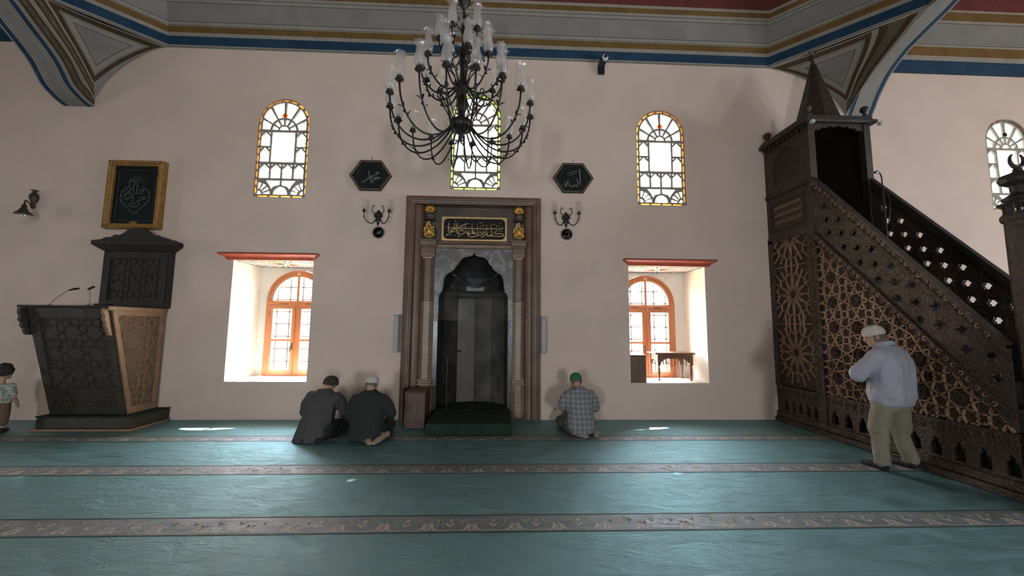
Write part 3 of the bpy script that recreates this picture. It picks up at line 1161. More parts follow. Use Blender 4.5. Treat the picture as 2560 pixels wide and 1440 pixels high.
# =================================================================== LOW WINDOWS
def low_window(num, key, label):
    cx = LOW_C[key]
    a, b = LOWER[key]
    root = thing('window_%d' % num, label, 'window', (cx, 0.80, SILL), kind='structure')
    zs, ro, ri = 2.0, 0.57, 0.455
    y0, y1 = 0.735, 0.80
    fr = MB()
    outer = arch_poly(cx, ro, SILL + 0.006, zs, 20)
    fan = lambda s_: [(cx + s_ * 0.022, zs)] + [(cx + s_ * ri * cos(pi / 2 * i / 12), zs + ri * sin(pi / 2 * i / 12)) for i in range(12)] + [(cx + s_ * 0.022, zs + ri - 0.004)]
    holes = [fan(1), fan(-1), rect(cx - 0.49, cx - 0.025, 0.66, 1.905), rect(cx + 0.025, cx + 0.49, 0.66, 1.905)]
    fr.plate(outer, holes, XZ, y0, y1)
    fr.obj('frame', 'frame_wood', root)
    # raised bead round the arch and a flower at the crown
    bd = MB()
    bd.tube([(cx + 0.53 * cos(pi * i / 20), y0 - 0.004, zs + 0.53 * sin(pi * i / 20)) for i in range(21)], 0.010, 6)
    bd.tube([(cx + 0.485 * cos(pi * i / 20), y0 - 0.004, zs + 0.485 * sin(pi * i / 20)) for i in range(21)], 0.008, 6)
    bd.obj('arch_bead', 'frame_wood', root)
    fl = MB()
    for k in range(8):
        t = 2 * pi * k / 8
        fl.ball((cx + 0.026 * cos(t), y0 - 0.006, zs + 0.508 + 0.026 * sin(t)), (0.012, 0.006, 0.012), 6)
    fl.ball((cx, y0 - 0.008, zs + 0.508), (0.014, 0.007, 0.014), 8)
    fl.obj('rosette', 'stone_pale', root)
    tr = MB()
    tr.bbox(cx - 0.52, cx + 0.52, y0 - 0.014, y0, 1.915, 1.985)
    tr.obj('transom', 'frame_wood', root)
    for sg in (-1, 1):
        gp = MB()
        pl = fan(sg)
        gp.add([(u, 0.77, v) for u, v in pl], [tuple(range(len(pl)))])
        gp.obj('pane', 'pane_clear', root)
        # opening sash with two panes
        x0, x1 = sorted((cx + sg * 0.49, cx + sg * 0.028))
        sx0, sx1 = x0 + 0.06, x1 - 0.055
        s_ = MB()
        panes = [rect(sx0, sx1, 0.72, 1.245), rect(sx0, sx1, 1.285, 1.845)]
        s_.plate(rect(x0, x1, 0.662, 1.903), panes, XZ, y0 - 0.012, y1 - 0.02)
        sash = s_.obj('sash', 'frame_wood', root)
        for pl in panes:
            gp = MB()
            gp.add([(u, 0.755, v) for u, v in pl], [(0, 1, 2, 3)])
            gp.obj('pane', 'pane_clear', sash)
        if sg < 0:
            hd = MB()
            hd.bbox(cx - 0.062, cx - 0.040, y0 - 0.030, y0 - 0.012, 1.09, 1.21, 0.005)
            hd.tube([(cx - 0.051, y0 - 0.03, 1.16), (cx - 0.055, y0 - 0.052, 1.16), (cx - 0.062, y0 - 0.055, 1.10), (cx - 0.066, y0 - 0.055, 1.05)], 0.009, 6)
            hd.obj('handle', 'bronze_lamp', sash)
        for z in (0.86, 1.70):
            hg = MB()
            hg.tube([(cx + sg * 0.50, y0 - 0.016, z), (cx + sg * 0.50, y0 - 0.016, z + 0.11)], 0.011, 6)
            hg.obj('hinge', 'frame_wood', sash)
    hg = MB()
    hg.bbox(cx - 0.30, cx - 0.16, y0 - 0.018, y0 - 0.012, 1.935, 1.947, 0.002)
    hg.bbox(cx + 0.16, cx + 0.30, y0 - 0.018, y0 - 0.012, 1.935, 1.947, 0.002)
    hg.obj('fan_catch', 'wood_dark', root)
    # wrought-iron grille outside: bars with knots
    gr = MB()
    for k in range(-2, 3):
        x = cx + 0.235 * k
        gr.tube([(x, 0.93, SILL), (x, 0.93, 2.56 if abs(k) < 2 else 2.3)], 0.012, 6)
    z = 0.86
    while z < 2.5:
        gr.tube([(cx - 0.56, 0.93, z), (cx + 0.56, 0.93, z)], 0.011, 6)
        for k in range(-2, 3):
            gr.ball((cx + 0.235 * k, 0.93, z), 0.027, 8)
        z += 0.235
    gr.obj('grille', 'iron', root)
    return root


low_window(5, 'L', 'left low niche window with orange wooden frame and clear sill')
low_window(6, 'R', 'right low niche window with orange wooden frame and small table')
low_window(7, 'A', 'added low niche window out of view, placed to light the left carpet')

# red cornice over each niche and the painted niche ceiling
for k, key in enumerate('LRA'):
    a, b = LOWER[key]
    x0, x1 = (a - 0.20, b + 0.105) if key != 'R' else (a - 0.10, b + 0.17)
    cm = MB()
    prof = [(0.0, HEAD + 0.002), (-0.035, HEAD + 0.002), (-0.040, HEAD + 0.02), (-0.055, HEAD + 0.05), (-0.095, HEAD + 0.075), (-0.12, HEAD + 0.085), (-0.12, HEAD + 0.108), (0.0, HEAD + 0.108)]
    ins = [0.11, 0.11, 0.105, 0.085, 0.03, 0.0, 0.0, 0.0]
    va = [(x0 + i_, y, z) for (y, z), i_ in zip(prof, ins)]
    vb = [(x1 - i_, y, z) for (y, z), i_ in zip(prof, ins)]
    n = len(prof)
    cm.add(va + vb, [(i, (i + 1) % n, n + (i + 1) % n, n + i) for i in range(n)] + [tuple(range(n)), tuple(range(2 * n - 1, n - 1, -1))])
    tr = tag(cm.obj('trim_%d' % (k + 1), 'cornice_red'), 'red moulded cornice above the %s low window' % WHERE[key], 'cornice', kind='structure')
    lid = MB()
    lid.bbox(x0 + 0.004, x1 - 0.004, -0.122, 0.0, HEAD + 0.1085, HEAD + 0.116, 0.002)
    lid.obj('top_fillet', 'wood_dark', tr)
    # painted ceiling of the niche: star of rays in a bordered field
    z = HEAD - 0.004
    cp = MB()
    cp.box(a, b, 0.0, 0.8, z, z + 0.004)
    cpo = tag(cp.obj('trim_%d' % (k + 4), 'plaster_white'), 'painted star ceiling inside the %s low window niche' % WHERE[key], 'painted ceiling', kind='structure')
    mid = ((a + b) / 2, 0.40)
    FLR = lambda u, v, d: (u, v, d)
    for mname, seg in (('cornice_red', 0), ('paint_blue', 1), ('paint_ochre', 2)):
        rm = MB()
        for i in range(24):
            if i % 3 != seg:
                continue
            t = 2 * pi * (i + 0.5) / 24
            dx, dy = cos(t), sin(t)
            e = min(0.58 / max(abs(dx), 1e-6), 0.33 / max(abs(dy), 1e-6))
            p = [(mid[0] + dx * 0.05, mid[1] + dy * 0.05), (mid[0] + dx * e, mid[1] + dy * e)]
            rm.ribbon([p[0], ((p[0][0] + p[1][0]) / 2, (p[0][1] + p[1][1]) / 2), p[1]], [0.006, 0.02, 0.03], FLR, z - 0.003, z)
        if seg == 1:
            for (u0, v0), (u1, v1) in (((a + .03, .05), (b - .03, .05)), ((a + .03, .76), (b - .03, .76)), ((a + .03, .05), (a + .03, .76)), ((b - .03, .05), (b - .03, .76))):
                rm.ribbon([(u0, v0), ((u0 + u1) / 2, (v0 + v1) / 2), (u1, v1)], 0.025, FLR, z - 0.003, z)
        o = rm.obj('painted_rays', mname, cpo)
        o['kind'] = 'stuff'

# =================================================================== MIHRAB
mih = thing('mihrab', 'brown marble prayer niche with lobed arch and pilasters at wall centre', 'prayer niche', (-0.42, 0, 0))
MX0, MX1, MZ1 = -1.605, 0.745, 3.815
MC = -0.42


def frame_profile(prof, mname, nm):
    """moulding that runs up one side, over the top and down the other; prof = [(inset from outer edge, y)]"""
    m = MB()
    loops = []
    for ins, y in prof:
        zt_ = MZ1 - min(ins, 0.132)
        loops.append([(MX0 + ins, y, 0.0), (MX0 + ins, y, zt_), (MX1 - ins, y, zt_), (MX1 - ins, y, 0.0)])
    for p, q in zip(loops, loops[1:]):
        m.strip(p, q)
    return m.obj(nm, mname, mih)


frame_profile([(0.0, 0.002), (0.0, -0.05), (0.03, -0.055), (0.035, -0.07), (0.055, -0.078), (0.075, -0.07), (0.08, -0.055), (0.105, -0.05)], 'marble_brown', 'outer_moulding')
frame_profile([(0.105, -0.05), (0.112, -0.035), (0.13, -0.03), (0.14, -0.02), (0.148, 0.02), (0.16, 0.045), (0.178, 0.05)], 'marble_brown', 'inner_moulding')
cav = []
for i in range(9):
    t = i / 8
    cav.append((0.178 + 0.12 * sin(t * pi / 2), 0.05 + 0.13 * (1 - cos(t * pi / 2))))
frame_profile(cav, 'marble_brown', 'hollow_moulding')
# slender round shafts inside the hollow
for sx in (MX0 + 0.225, MX1 - 0.225):
    sh = MB()
    sh.lathe([(0.028, 0.0), (0.028, 1.64), (0.034, 1.65), (0.034, 1.68), (0.022, 1.69), (0.018, 1.72)], (sx, 0.085, 0.0), 12)
    sh.obj('corner_shaft', 'marble_rose', mih, True)
# field behind
YF = 0.18
fld = MB()
fld.box(-1.45, 0.62, YF, YF + 0.03, 3.02, 3.72)
fld.obj('upper_field', 'marble_field', mih)
for x0, x1 in ((-1.45, -1.09), (0.25, 0.62)):
    f2 = MB()
    f2.box(x0, x1, YF, YF + 0.03, 0.0, 3.02)
    f2.obj('side_field', 'marble_field', mih)

# spandrel slab with the lobed arch
half = [(0.0, 2.845), (-0.03, 2.80), (-0.07, 2.785), (-0.14, 2.775), (-0.20, 2.755), (-0.245, 2.71), (-0.275, 2.65), (-0.295, 2.625), (-0.31, 2.625), (-0.325, 2.58), (-0.355, 2.54),
        (-0.40, 2.515), (-0.41, 2.495), (-0.445, 2.485), (-0.485, 2.455), (-0.515, 2.40), (-0.53, 2.32), (-0.535, 2.23), (-0.545, 2.19), (-0.545, 2.165), (-0.575, 2.13), (-0.60, 2.10), (-0.605, 2.06)]
arch = [(MC + u, v) for u, v in half]
archR = [(MC - u, v) for u, v in reversed(half[1:])]
spd = MB()
ol = [(-1.12, 1.64), (MC - 0.605, 1.64)] + list(reversed(arch)) + list(reversed(archR)) + [(MC + 0.605, 1.64), (0.28, 1.64), (0.28, 2.93), (-1.12, 2.93)]
spd.plate(ol, [], XZ, 0.10, 0.17)
spd.obj('lobed_spandrel', 'marble_grey', mih)
edge = MB()
edge.tube([(u, 0.097, v) for u, v in list(reversed(archR)) [::-1][::-1] if False] or [(u, 0.098, v) for u, v in list(reversed(arch)) + list(reversed(archR))[0:] if True], 0.007, 5)
edge.obj('arch_edge', 'marble_grey', mih)
for x0, x1 in ((-1.12, MC - 0.605), (MC + 0.605, 0.28)):
    jb = MB()
    jb.bbox(x0, x1, 0.10, 0.17, 0.0, 1.64, 0.004)
    jb.obj('jamb', 'marble_dark', mih)

# niche: half of a ten-sided shaft, each face a slab, with string course and scalloped hood
NR, NY = 0.64, 0.15
fac = [(MC + NR * cos(pi - pi * i / 6), NY + NR * 0.92 * sin(pi * i / 6)) for i in range(7)]
cols_ = ['marble_black', 'marble_black', 'marble_dark', 'marble_grey', 'marble_dark', 'marble_black']
lowc = ['marble_black', 'marble_black', 'marble_field', 'marble_dark', 'marble_dark', 'marble_black']
for i in range(6):
    (x0, y0), (x1, y1) = fac[i], fac[i + 1]
    for (za, zb, pal) in ((0.0, 1.655, lowc), (1.66, 2.07, ['marble_dark'] * 6)):
        s_ = MB()
        g = 0.003
        dx, dy = (x1 - x0), (y1 - y0)
        l = hypot(dx, dy)
        ux, uy = dx / l * g, dy / l * g
        nx, ny = dy / l * 0.03, -dx / l * 0.03
        a0, a1 = (x0 + ux, y0 + uy), (x1 - ux, y1 - uy)
        s_.add([(*a0, za), (*a1, za), (*a1, zb), (*a0, zb), (a0[0] - nx, a0[1] - ny, za), (a1[0] - nx, a1[1] - ny, za), (a1[0] - nx, a1[1] - ny, zb), (a0[0] - nx, a0[1] - ny, zb)],
               [(0, 1, 2, 3), (7, 6, 5, 4), (0, 4, 5, 1), (3, 2, 6, 7), (0, 3, 7, 4), (1, 5, 6, 2)])
        s_.obj('niche_slab', pal[i], mih)
sc_ = MB()
prof = [(0.0, 2.07), (0.02, 2.075), (0.03, 2.09), (0.02, 2.105), (0.035, 2.12), (0.045, 2.16), (0.03, 2.20), (0.012, 2.215), (0.0, 2.22)]
for i in range(6):
    A, B_ = fac[i], fac[i + 1]
    ra = []
    for d, z in prof:
        k = (NR - d) / NR
        ra.append(((MC + (A[0] - MC) * k, NY + (A[1] - NY) * k, z), (MC + (B_[0] - MC) * k, NY + (B_[1] - NY) * k, z)))
    sc_.strip([r[0] for r in ra], [r[1] for r in ra])
sc_.obj('string_course', 'marble_dark', mih)
hood = MB()
rings = []
for j in range(9):
    t = j / 8 * pi / 2
    z = 2.20 + 0.68 * sin(t)
    k = cos(t)
    row = []
    for i in range(25):
        a = pi - pi * i / 24
        rr = NR * k * (1 + 0.035 * abs(sin(6 * (pi - a))))
        row.append((MC + rr * cos(a), NY + rr * 0.92 * sin(a), z))
    rings.append(row)
for p, q in zip(rings, rings[1:]):
    hood.strip(p, q)
hood.obj('niche_hood', 'marble_black', mih, True)
shell = MB()
for dz, r_ in ((0.0, 0.014), (0.03, 0.010)):
    pts = []
    for i in range(17):
        u = -1 + i / 8
        z = 2.29 + 0.22 * abs(u) ** 1.7 + dz
        x = MC + 0.42 * u
        y = NY + 0.55 * sqrt(max(0.02, 1 - (u * 0.62) ** 2)) - 0.035 - 0.25 * abs(u) ** 2 * 0.4
        pts.append((x, y, z))
    shell.tube(pts, r_, 6)
shell.obj('hood_ridge', 'marble_dark', mih, True)
nf = MB()
nf.add([(x, y, 0.0) for x, y in fac], [tuple(range(7))])
nf.obj('niche_floor', 'marble_dark', mih)

# pilasters: base, three blocks, capital
for x0, x1 in ((-1.335, -1.095), (0.255, 0.475)):
    xm, hw_ = (x0 + x1) / 2, (x1 - x0) / 2
    blocks = [(0.02, 0.56, 0.0), (0.66, 1.98, 0.012), (1.985, 2.72, 0.014)]
    for bi, (za, zb, ins) in enumerate(blocks):
        p_ = MB()
        h_ = hw_ - ins
        ol = [(xm - h_, 0.16), (xm - h_, 0.075), (xm - h_ * 0.45, 0.022), (xm + h_ * 0.45, 0.022), (xm + h_, 0.075), (xm + h_, 0.16)]
        n = len(ol)
        p_.add([(u, v, za) for u, v in ol] + [(u, v, zb) for u, v in ol],
               [(i, (i + 1) % n, n + (i + 1) % n, n + i) for i in range(n)] + [tuple(range(n)), tuple(range(2 * n - 1, n - 1, -1))])
        p_.obj('pilaster_block', ('marble_rose', 'marble_rose', 'marble_brown')[bi], mih)
    bm_ = MB()
    bm_.bbox(xm - hw_ - 0.004, xm + hw_ + 0.004, 0.010, 0.16, 0.56, 0.585, 0.008)
    bm_.bbox(xm - hw_ + 0.004, xm + hw_ - 0.004, 0.018, 0.16, 0.587, 0.625, 0.010)
    bm_.bbox(xm - hw_ - 0.006, xm + hw_ + 0.006, 0.008, 0.16, 0.627, 0.66, 0.010)
    bm_.obj('pilaster_base', 'marble_rose', mih)
    cp = MB()
    cp.bbox(xm - hw_ * 0.72, xm + hw_ * 0.72, 0.010, 0.16, 2.722, 2.742, 0.006)
    cp.obj('gilt_ring', 'gilt_line', mih)
    cp = MB()
    for (za, zb, wa, wb, ya, yb_) in ((2.744, 2.80, 0.74, 0.98, 0.028, 0.012), (2.80, 2.83, 1.0, 1.0, 0.012, 0.012), (2.835, 2.90, 0.98, 0.98, 0.018, 0.018), (2.90, 2.955, 0.98, 1.12, 0.018, -0.008), (2.958, 3.02, 1.15, 1.22, -0.012, -0.03), (3.022, 3.05, 1.30, 1.30, -0.045, -0.045)):
        cp.add([(xm - hw_ * wa, ya, za), (xm + hw_ * wa, ya, za), (xm + hw_ * wa, 0.17, za), (xm - hw_ * wa, 0.17, za),
                (xm - hw_ * wb, yb_, zb), (xm + hw_ * wb, yb_, zb), (xm + hw_ * wb, 0.17, zb), (xm - hw_ * wb, 0.17, zb)],
               [(0, 3, 2, 1), (4, 5, 6, 7), (0, 1, 5, 4), (1, 2, 6, 5), (2, 3, 7, 6), (3, 0, 4, 7)])
    cp.obj('capital', 'marble_brown', mih)
    gl = MB()
    for sg in (-1, 1):
        gl.tube([(xm + sg * hw_ * 0.95, 0.006, 2.80), (xm + sg * hw_ * 0.90, 0.004, 2.775), (xm + sg * hw_ * 0.70, 0.004, 2.752)], 0.007, 5)
    gl.tube([(xm - hw_ * 0.6, 0.006, 2.806), (xm, 0.004, 2.80), (xm + hw_ * 0.6, 0.006, 2.806)], 0.006, 5)
    gl.obj('gilt_scroll', 'gilt_line', mih)
    # flame and shell ornaments above the capital
    pd = MB()
    pd.lathe([(0.0, 3.05), (0.095, 3.05), (0.085, 3.075), (0.075, 3.10)], (xm, 0.09, 0.0), 14)
    pd.obj('ornament_foot', 'marble_field', mih)
    fm_ = MB()
    base = [(-0.085, 3.105), (-0.095, 3.15), (-0.085, 3.20), (-0.115, 3.225), (-0.085, 3.235), (-0.095, 3.29), (-0.055, 3.275), (-0.060, 3.325), (-0.030, 3.375), (0.012, 3.40), (0.008, 3.355),
            (0.030, 3.325), (0.035, 3.29), (0.085, 3.305), (0.078, 3.25), (0.095, 3.23), (0.085, 3.20), (0.098, 3.15), (0.085, 3.105)]
    fm_.plate([(xm + u, v) for u, v in base], [], XZ, 0.055, 0.10)
    for u0, v0, u1, v1, r_ in ((-0.06, 3.11, -0.085, 3.22, 0.020), (0.06, 3.11, 0.085, 3.22, 0.020), (-0.03, 3.12, -0.06, 3.27, 0.024), (0.035, 3.12, 0.065, 3.28, 0.022), (0.0, 3.12, -0.012, 3.36, 0.030), (0.02, 3.12, 0.02, 3.31, 0.022)):
        fm_.tube([(xm + u0, 0.05, v0), (xm + (u0 * 1.2 + u1) / 2.1, 0.035, (v0 + v1) / 2), (xm + u1, 0.052, v1)], [r_, r_ * 0.95, 0.004], 8)
    fm_.obj('gilt_flame', 'gold', mih, True)
    bs = MB()
    bs.lathe([(0.10, 3.415), (0.085, 3.43), (0.075, 3.47), (0.085, 3.50), (0.06, 3.535), (0.045, 3.555)], (xm, 0.10, 0.0), 14)
    bs.obj('ornament_urn', 'marble_field', mih)
    sh = MB()
    for k in range(9):
        t = radians(90 + (k - 4) * 27)
        r1 = 0.112 if k not in (0, 8) else 0.085
        c0 = (xm, 0.085, 3.585)
        sh.tube([c0, (c0[0] + 0.6 * r1 * cos(t), 0.045, c0[2] + 0.6 * r1 * sin(t)), (c0[0] + r1 * cos(t), 0.06, c0[2] + r1 * sin(t))], [0.012, 0.021, 0.009], 7)
    sh.ball((xm, 0.08, 3.57), (0.05, 0.03, 0.025), 10)
    sh.obj('gilt_shell', 'gold', mih, True)
# entablature between the capitals
en = MB()
en.bbox(-1.09, 0.25, 0.045, 0.18, 2.915, 2.985, 0.01)
en.obj('entablature', 'marble_rose', mih)
en = MB()
en.bbox(-1.09, 0.25, 0.02, 0.18, 2.988, 3.035, 0.012)
en.obj('entablature_cap', 'marble_brown', mih)

# calligraphy panel over the niche
pan = thing('script_sign', 'black panel with gilt border and line of Arabic script above the niche', 'sign', (-0.42, 0.15, 3.06))
px0, px1, pz0, pz1 = -1.005, 0.155, 3.062, 3.498
cb = MB()
ins = 0.032
chm = 0.075


def cartouche(x0, x1, z0, z1, r):
    pts = []
    for cx_, cz_, a0 in ((x1, z1, 180), (x0, z1, 270), (x0, z0, 0), (x1, z0, 90)):
        pass
    q = []
    for (cx_, cz_, st) in ((x0 + r, z0 + r, 180), (x1 - r, z0 + r, 270), (x1 - r, z1 - r, 0), (x0 + r, z1 - r, 90)):
        for i in range(6):
            t = radians(st + 90 * i / 5)
            q.append((cx_ + r * cos(t), cz_ + r * sin(t)))
    return q


inner = cartouche(px0 + ins, px1 - ins, pz0 + ins, pz1 - ins, chm)
cb.plate(rect(px0, px1, pz0, pz1), [inner], XZ, 0.120, 0.178)
cb.obj('gilt_border', 'gilt_line', pan)
pb = MB()
pb.plate(inner, [], XZ, 0.15, 0.17)
pb.obj('black_field', 'black_panel', pan)


def script(strokes, to, width, y0, y1, nm, mname, par):
    m = MB()
    for s_ in strokes:
        wd = width
        if isinstance(s_[0], (int, float)):
            wd = width * s_[0]
            s_ = s_[1:]
        k = len(s_)
        if k == 1:        # a diamond dot
            u, v = to(*s_[0])
            d = wd * 0.9
            m.plate([(u - d, v), (u, v - d), (u + d, v), (u, v + d)], [], XZ, y0, y1)
            continue
        pts = [to(*p) for p in s_]
        m.ribbon(pts, [wd * 0.55, wd * 1.15, wd, wd * 1.1, wd * 0.35] if k > 2 else [wd, wd * 0.8], XZ, y0, y1)
    return m.obj(nm, mname, par)


# strokes traced on the sign's own face: x 190..2390, y 100..945 (down)
def to_panel(x, y):
    return (px0 + (x - 190) / 2200.0 * (px1 - px0), pz1 - (y - 105) / 835.0 * (pz1 - pz0))


line = [
    [(2235, 410), (2250, 450), (2200, 488), (2050, 492), (1700, 488), (1300, 490), (900, 488), (560, 482), (400, 468), (310, 445)],
    [(2095, 545), (2010, 580), (1965, 635), (2020, 655), (2180, 655), (2270, 690), (2275, 735), (2150, 748), (1960, 748), (1900, 738), (1885, 690), (1870, 560), (1855, 380), (1845, 290)],
    [(1900, 740), (1850, 755), (1820, 715), (1850, 705), (1868, 745), (1800, 735), (1755, 750), (1725, 700), (1710, 560), (1700, 310)],
    [(1570, 575), (1640, 625), (1690, 680), (1640, 730), (1540, 785), (1505, 770)],
    [(1440, 615), (1510, 625), (1600, 665), (1530, 700), (1440, 720), (1415, 690), (1400, 560), (1385, 300)],
    [(1405, 640), (1385, 700), (1300, 760), (1200, 790), (1150, 765), (1155, 720)],
    [(1320, 560), (1260, 560), (1235, 610), (1280, 640), (1360, 630), (1290, 665), (1230, 668), (1212, 600), (1205, 450), (1200, 300)],
    [(1215, 660), (1170, 672), (1140, 650), (1110, 672), (1080, 650), (1085, 585), (1050, 640), (1080, 735), (1110, 720), (1060, 665), (1000, 655), (988, 560), (985, 290)],
    [(1105, 305), (960, 350), (780, 425), (800, 480), (880, 550), (950, 625), (920, 665), (830, 720), (740, 788), (715, 760)],
    [(860, 560), (800, 600)],
    [(775, 610), (770, 690), (735, 690), (722, 600), (715, 310)],
    [(668, 310), (672, 500), (680, 670)],
    [(598, 300), (600, 420), (598, 500), (630, 535), (610, 555), (585, 520), (500, 560), (465, 590), (560, 600), (650, 605)],
    [(650, 605), (540, 620), (470, 650), (400, 710), (345, 742), (320, 715)],
    [(412, 290), (410, 450), (403, 640)],
    [0.5, (1430, 300), (1570, 268)], [0.5, (1475, 408), (1640, 365)], [0.5, (1890, 345), (2030, 312)], [0.5, (440, 760), (550, 705)], [0.5, (1060, 800), (1130, 785)], [0.5, (610, 745), (665, 738)],
    [0.5, (2040, 360), (2058, 385), (2000, 440)], [0.5, (1770, 365), (1785, 410)],
    [(640, 243)], [(1482, 547)], [(870, 430)], [(935, 440)], [(780, 540)], [(1140, 560)], [(1390, 768)], [(1655, 550)], [(1800, 600)], [(2140, 405)], [(2150, 300)], [(2145, 565)], [(2220, 560)],
]
script(line, to_panel, 0.0115, 0.143, 0.152, 'script', 'gilt_line', pan)

# carpeted step in front of the niche
dais = thing('niche_step', 'low step covered in dark green carpet in front of the niche', 'step', (-0.40, -0.45, 0))
ds = MB()
dx0, dx1, dy0, hz = -1.015, 0.225, -0.945, 0.165
ds.bbox(dx0, dx1, dy0, 0.095, 0.002, hz, 0.018)
pts = [(x, y) for x, y in fac]
k = 0.985
pts = [(MC + (x - MC) * k, NY + (y - NY) * k) for x, y in pts]
pts = [(pts[0][0], 0.096)] + pts + [(pts[-1][0], 0.096)]
n = len(pts)
ds.add([(x, y, hz - 0.002) for x, y in pts], [tuple(range(n))])
ds.obj('carpet_cover', 'carpet_dais', dais)
nz = MB()
nz.tube([(dx0 + 0.02, dy0 + 0.012, hz - 0.012), (dx1 - 0.02, dy0 + 0.012, hz - 0.012)], 0.014, 8)
nz.obj('rounded_edge', 'carpet_dais', dais)

# wooden box beside the step
bx = thing('wooden_box', 'brown veneered wooden box standing left of the niche step', 'box', (-1.23, -0.42, 0))
b_ = MB()
b_.bbox(-1.395, -1.085, -0.565, -0.10, 0.002, 0.53, 0.006)
b_.obj('body', 'box_wood', bx)
b_ = MB()
b_.bbox(-1.405, -1.075, -0.575, -0.09, 0.531, 0.552, 0.005)
b_.obj('lid', 'box_wood', bx)

# wireless microphone stand inside the niche
ms = thing('microphone_stand', 'thin black microphone stand inside the niche', 'microphone stand', (-0.85, 0.12, hz))
q = MB()
q.lathe([(0.0, 0.002), (0.09, 0.002), (0.085, 0.012), (0.02, 0.02), (0.0, 0.021)], (-0.85, 0.12, hz), 14)
q.obj('foot', 'black_plastic', ms)
q = MB()
q.tube([(-0.85, 0.12, hz + 0.015), (-0.85, 0.12, 1.02)], 0.008, 6)
q.tube([(-0.85, 0.12, 1.0), (-0.76, 0.06, 1.10), (-0.66, 0.02, 1.13)], 0.006, 6)
q.obj('pole', 'black_plastic', ms)
q = MB()
q.tube([(-0.67, 0.022, 1.128), (-0.61, 0.0, 1.14)], [0.010, 0.015], 8)
q.obj('microphone', 'black_plastic', ms)

# column loudspeakers hung on the wall on both sides of the niche frame
for sg, x in ((-1, -1.665), (1, 0.785)):
    sp = thing('column_speaker', 'slim white column loudspeaker on the %s edge of the niche frame' % ('left' if sg < 0 else 'right'), 'loudspeaker', (x, -0.1, 1.10))
    q = MB()
    q.bbox(x - 0.038, x + 0.038, -0.19, -0.10, 1.115, 1.735, 0.012)
    q.obj('grille', 'speaker_grey', sp)
    q = MB()
    q.bbox(x - 0.040, x + 0.040, -0.105, -0.03, 1.105, 1.745, 0.008)
    q.obj('case', 'white_plastic', sp)
    for zq in (1.2, 1.6):
        q = MB()
        q.box(x - 0.02, x + 0.02, -0.031, 0.0, zq, zq + 0.05)
        q.obj('bracket', 'speaker_grey', sp)


# =================================================================== WALL FITTINGS
def hexagon(cx, cz, rx, rz):
    return [(cx + rx * cos(pi / 3 * i), cz + rz * sin(pi / 3 * i)) for i in range(6)]


MUH = [[(370, 280), (385, 340), (392, 390), (405, 440), (430, 490), (480, 515)],
       [(255, 470), (275, 497), (310, 480), (385, 410), (450, 375), (520, 345), (555, 325), (530, 305), (500, 318), (515, 335)],
       [(400, 412), (470, 412), (590, 405), (520, 430), (450, 460), (440, 480)]]
ALL = [[1.1, (508, 205), (515, 260), (522, 400), (530, 530)],
       [(455, 390), (480, 470), (462, 535), (430, 530), (415, 470), (405, 400)],
       [(405, 400), (415, 490), (390, 535), (340, 535), (318, 500), (310, 440)],
       [(318, 480), (300, 430), (275, 520), (258, 540), (240, 500), (245, 440)],
       [0.5, (290, 300), (380, 262), (480, 240)], [0.5, (330, 330), (400, 300), (475, 285)]]


def plaque(nm, label, cx, cz, strokes, sx, ox, oz, tilt):
    root = thing(nm, label, 'plaque', (cx, 0, cz))
    rx, rz = 0.365, 0.315
    m = MB()
    o_, i_ = hexagon(cx, cz, rx, rz), hexagon(cx, cz, rx * 0.915, rz * 0.915)
    m.plate(o_, [i_], XZ, -0.045, -0.002)
    fr = m.obj('frame', 'wood_dark', root)
    m = MB()
    for a, b in zip(i_, i_[1:] + i_[:1]):
        m.tube([(a[0], -0.040, a[1]), (b[0], -0.040, b[1])], 0.008, 5)
    m.obj('frame_bead', 'wood_strap', fr)
    m = MB()
    m.plate(i_, [], XZ, -0.028, -0.010)
    m.obj('board', 'panel_green_black', root)
    m = MB()
    m.tube([(cx + 0.235 * cos(2 * pi * k / 40), -0.029, cz - 0.01 + 0.235 * sin(2 * pi * k / 40)) for k in range(41)], 0.003, 4)
    m.obj('ring', 'faint_ink', root)
    script(strokes, lambda x, y: (cx + (x - ox) * sx, cz - (y - oz) * sx), 0.017, -0.034, -0.027, 'script', 'silver_ink', root)
    m = MB()
    m.tube([(cx, -0.03, cz + rz - 0.01), (cx + 0.01, -0.02, cz + rz + 0.02)], 0.006, 5)
    m.obj('hook', 'iron', root)


plaque('calligraphy_plaque', 'dark hexagonal plaque with Arabic script left of the chandelier', -2.245, 4.165, MUH, 0.00098, 412, 370, 0)
plaque('calligraphy_plaque', 'dark hexagonal plaque with Arabic script right of the chandelier', 1.325, 4.205, ALL, 0.00098, 395, 380, 0)


def hurricane(m, c, s_=1.0, n=18):
    prof = [(0.026, 0.0), (0.042, 0.012), (0.056, 0.045), (0.060, 0.085), (0.052, 0.13), (0.040, 0.18), (0.036, 0.215), (0.043, 0.245), (0.058, 0.268), (0.066, 0.278)]
    amp = [0, 0, 0, 0, 0, 0, 0.03, 0.09, 0.14, 0.17]
    m.lathe([(r * s_, z * s_) for r, z in prof], c, n, lobes=6, lobe_amp=amp)


def candle_cup(m, c, s_=1.0):
    m.lathe([(0.0, -0.045 * s_), (0.012 * s_, -0.045 * s_), (0.016 * s_, -0.03 * s_), (0.048 * s_, -0.018 * s_), (0.050 * s_, -0.012 * s_), (0.020 * s_, -0.010 * s_),
             (0.032 * s_, 0.0), (0.036 * s_, 0.022 * s_), (0.024 * s_, 0.032 * s_), (0.012 * s_, 0.034 * s_), (0.010 * s_, 0.075 * s_), (0.0, 0.078 * s_)], c, 12)


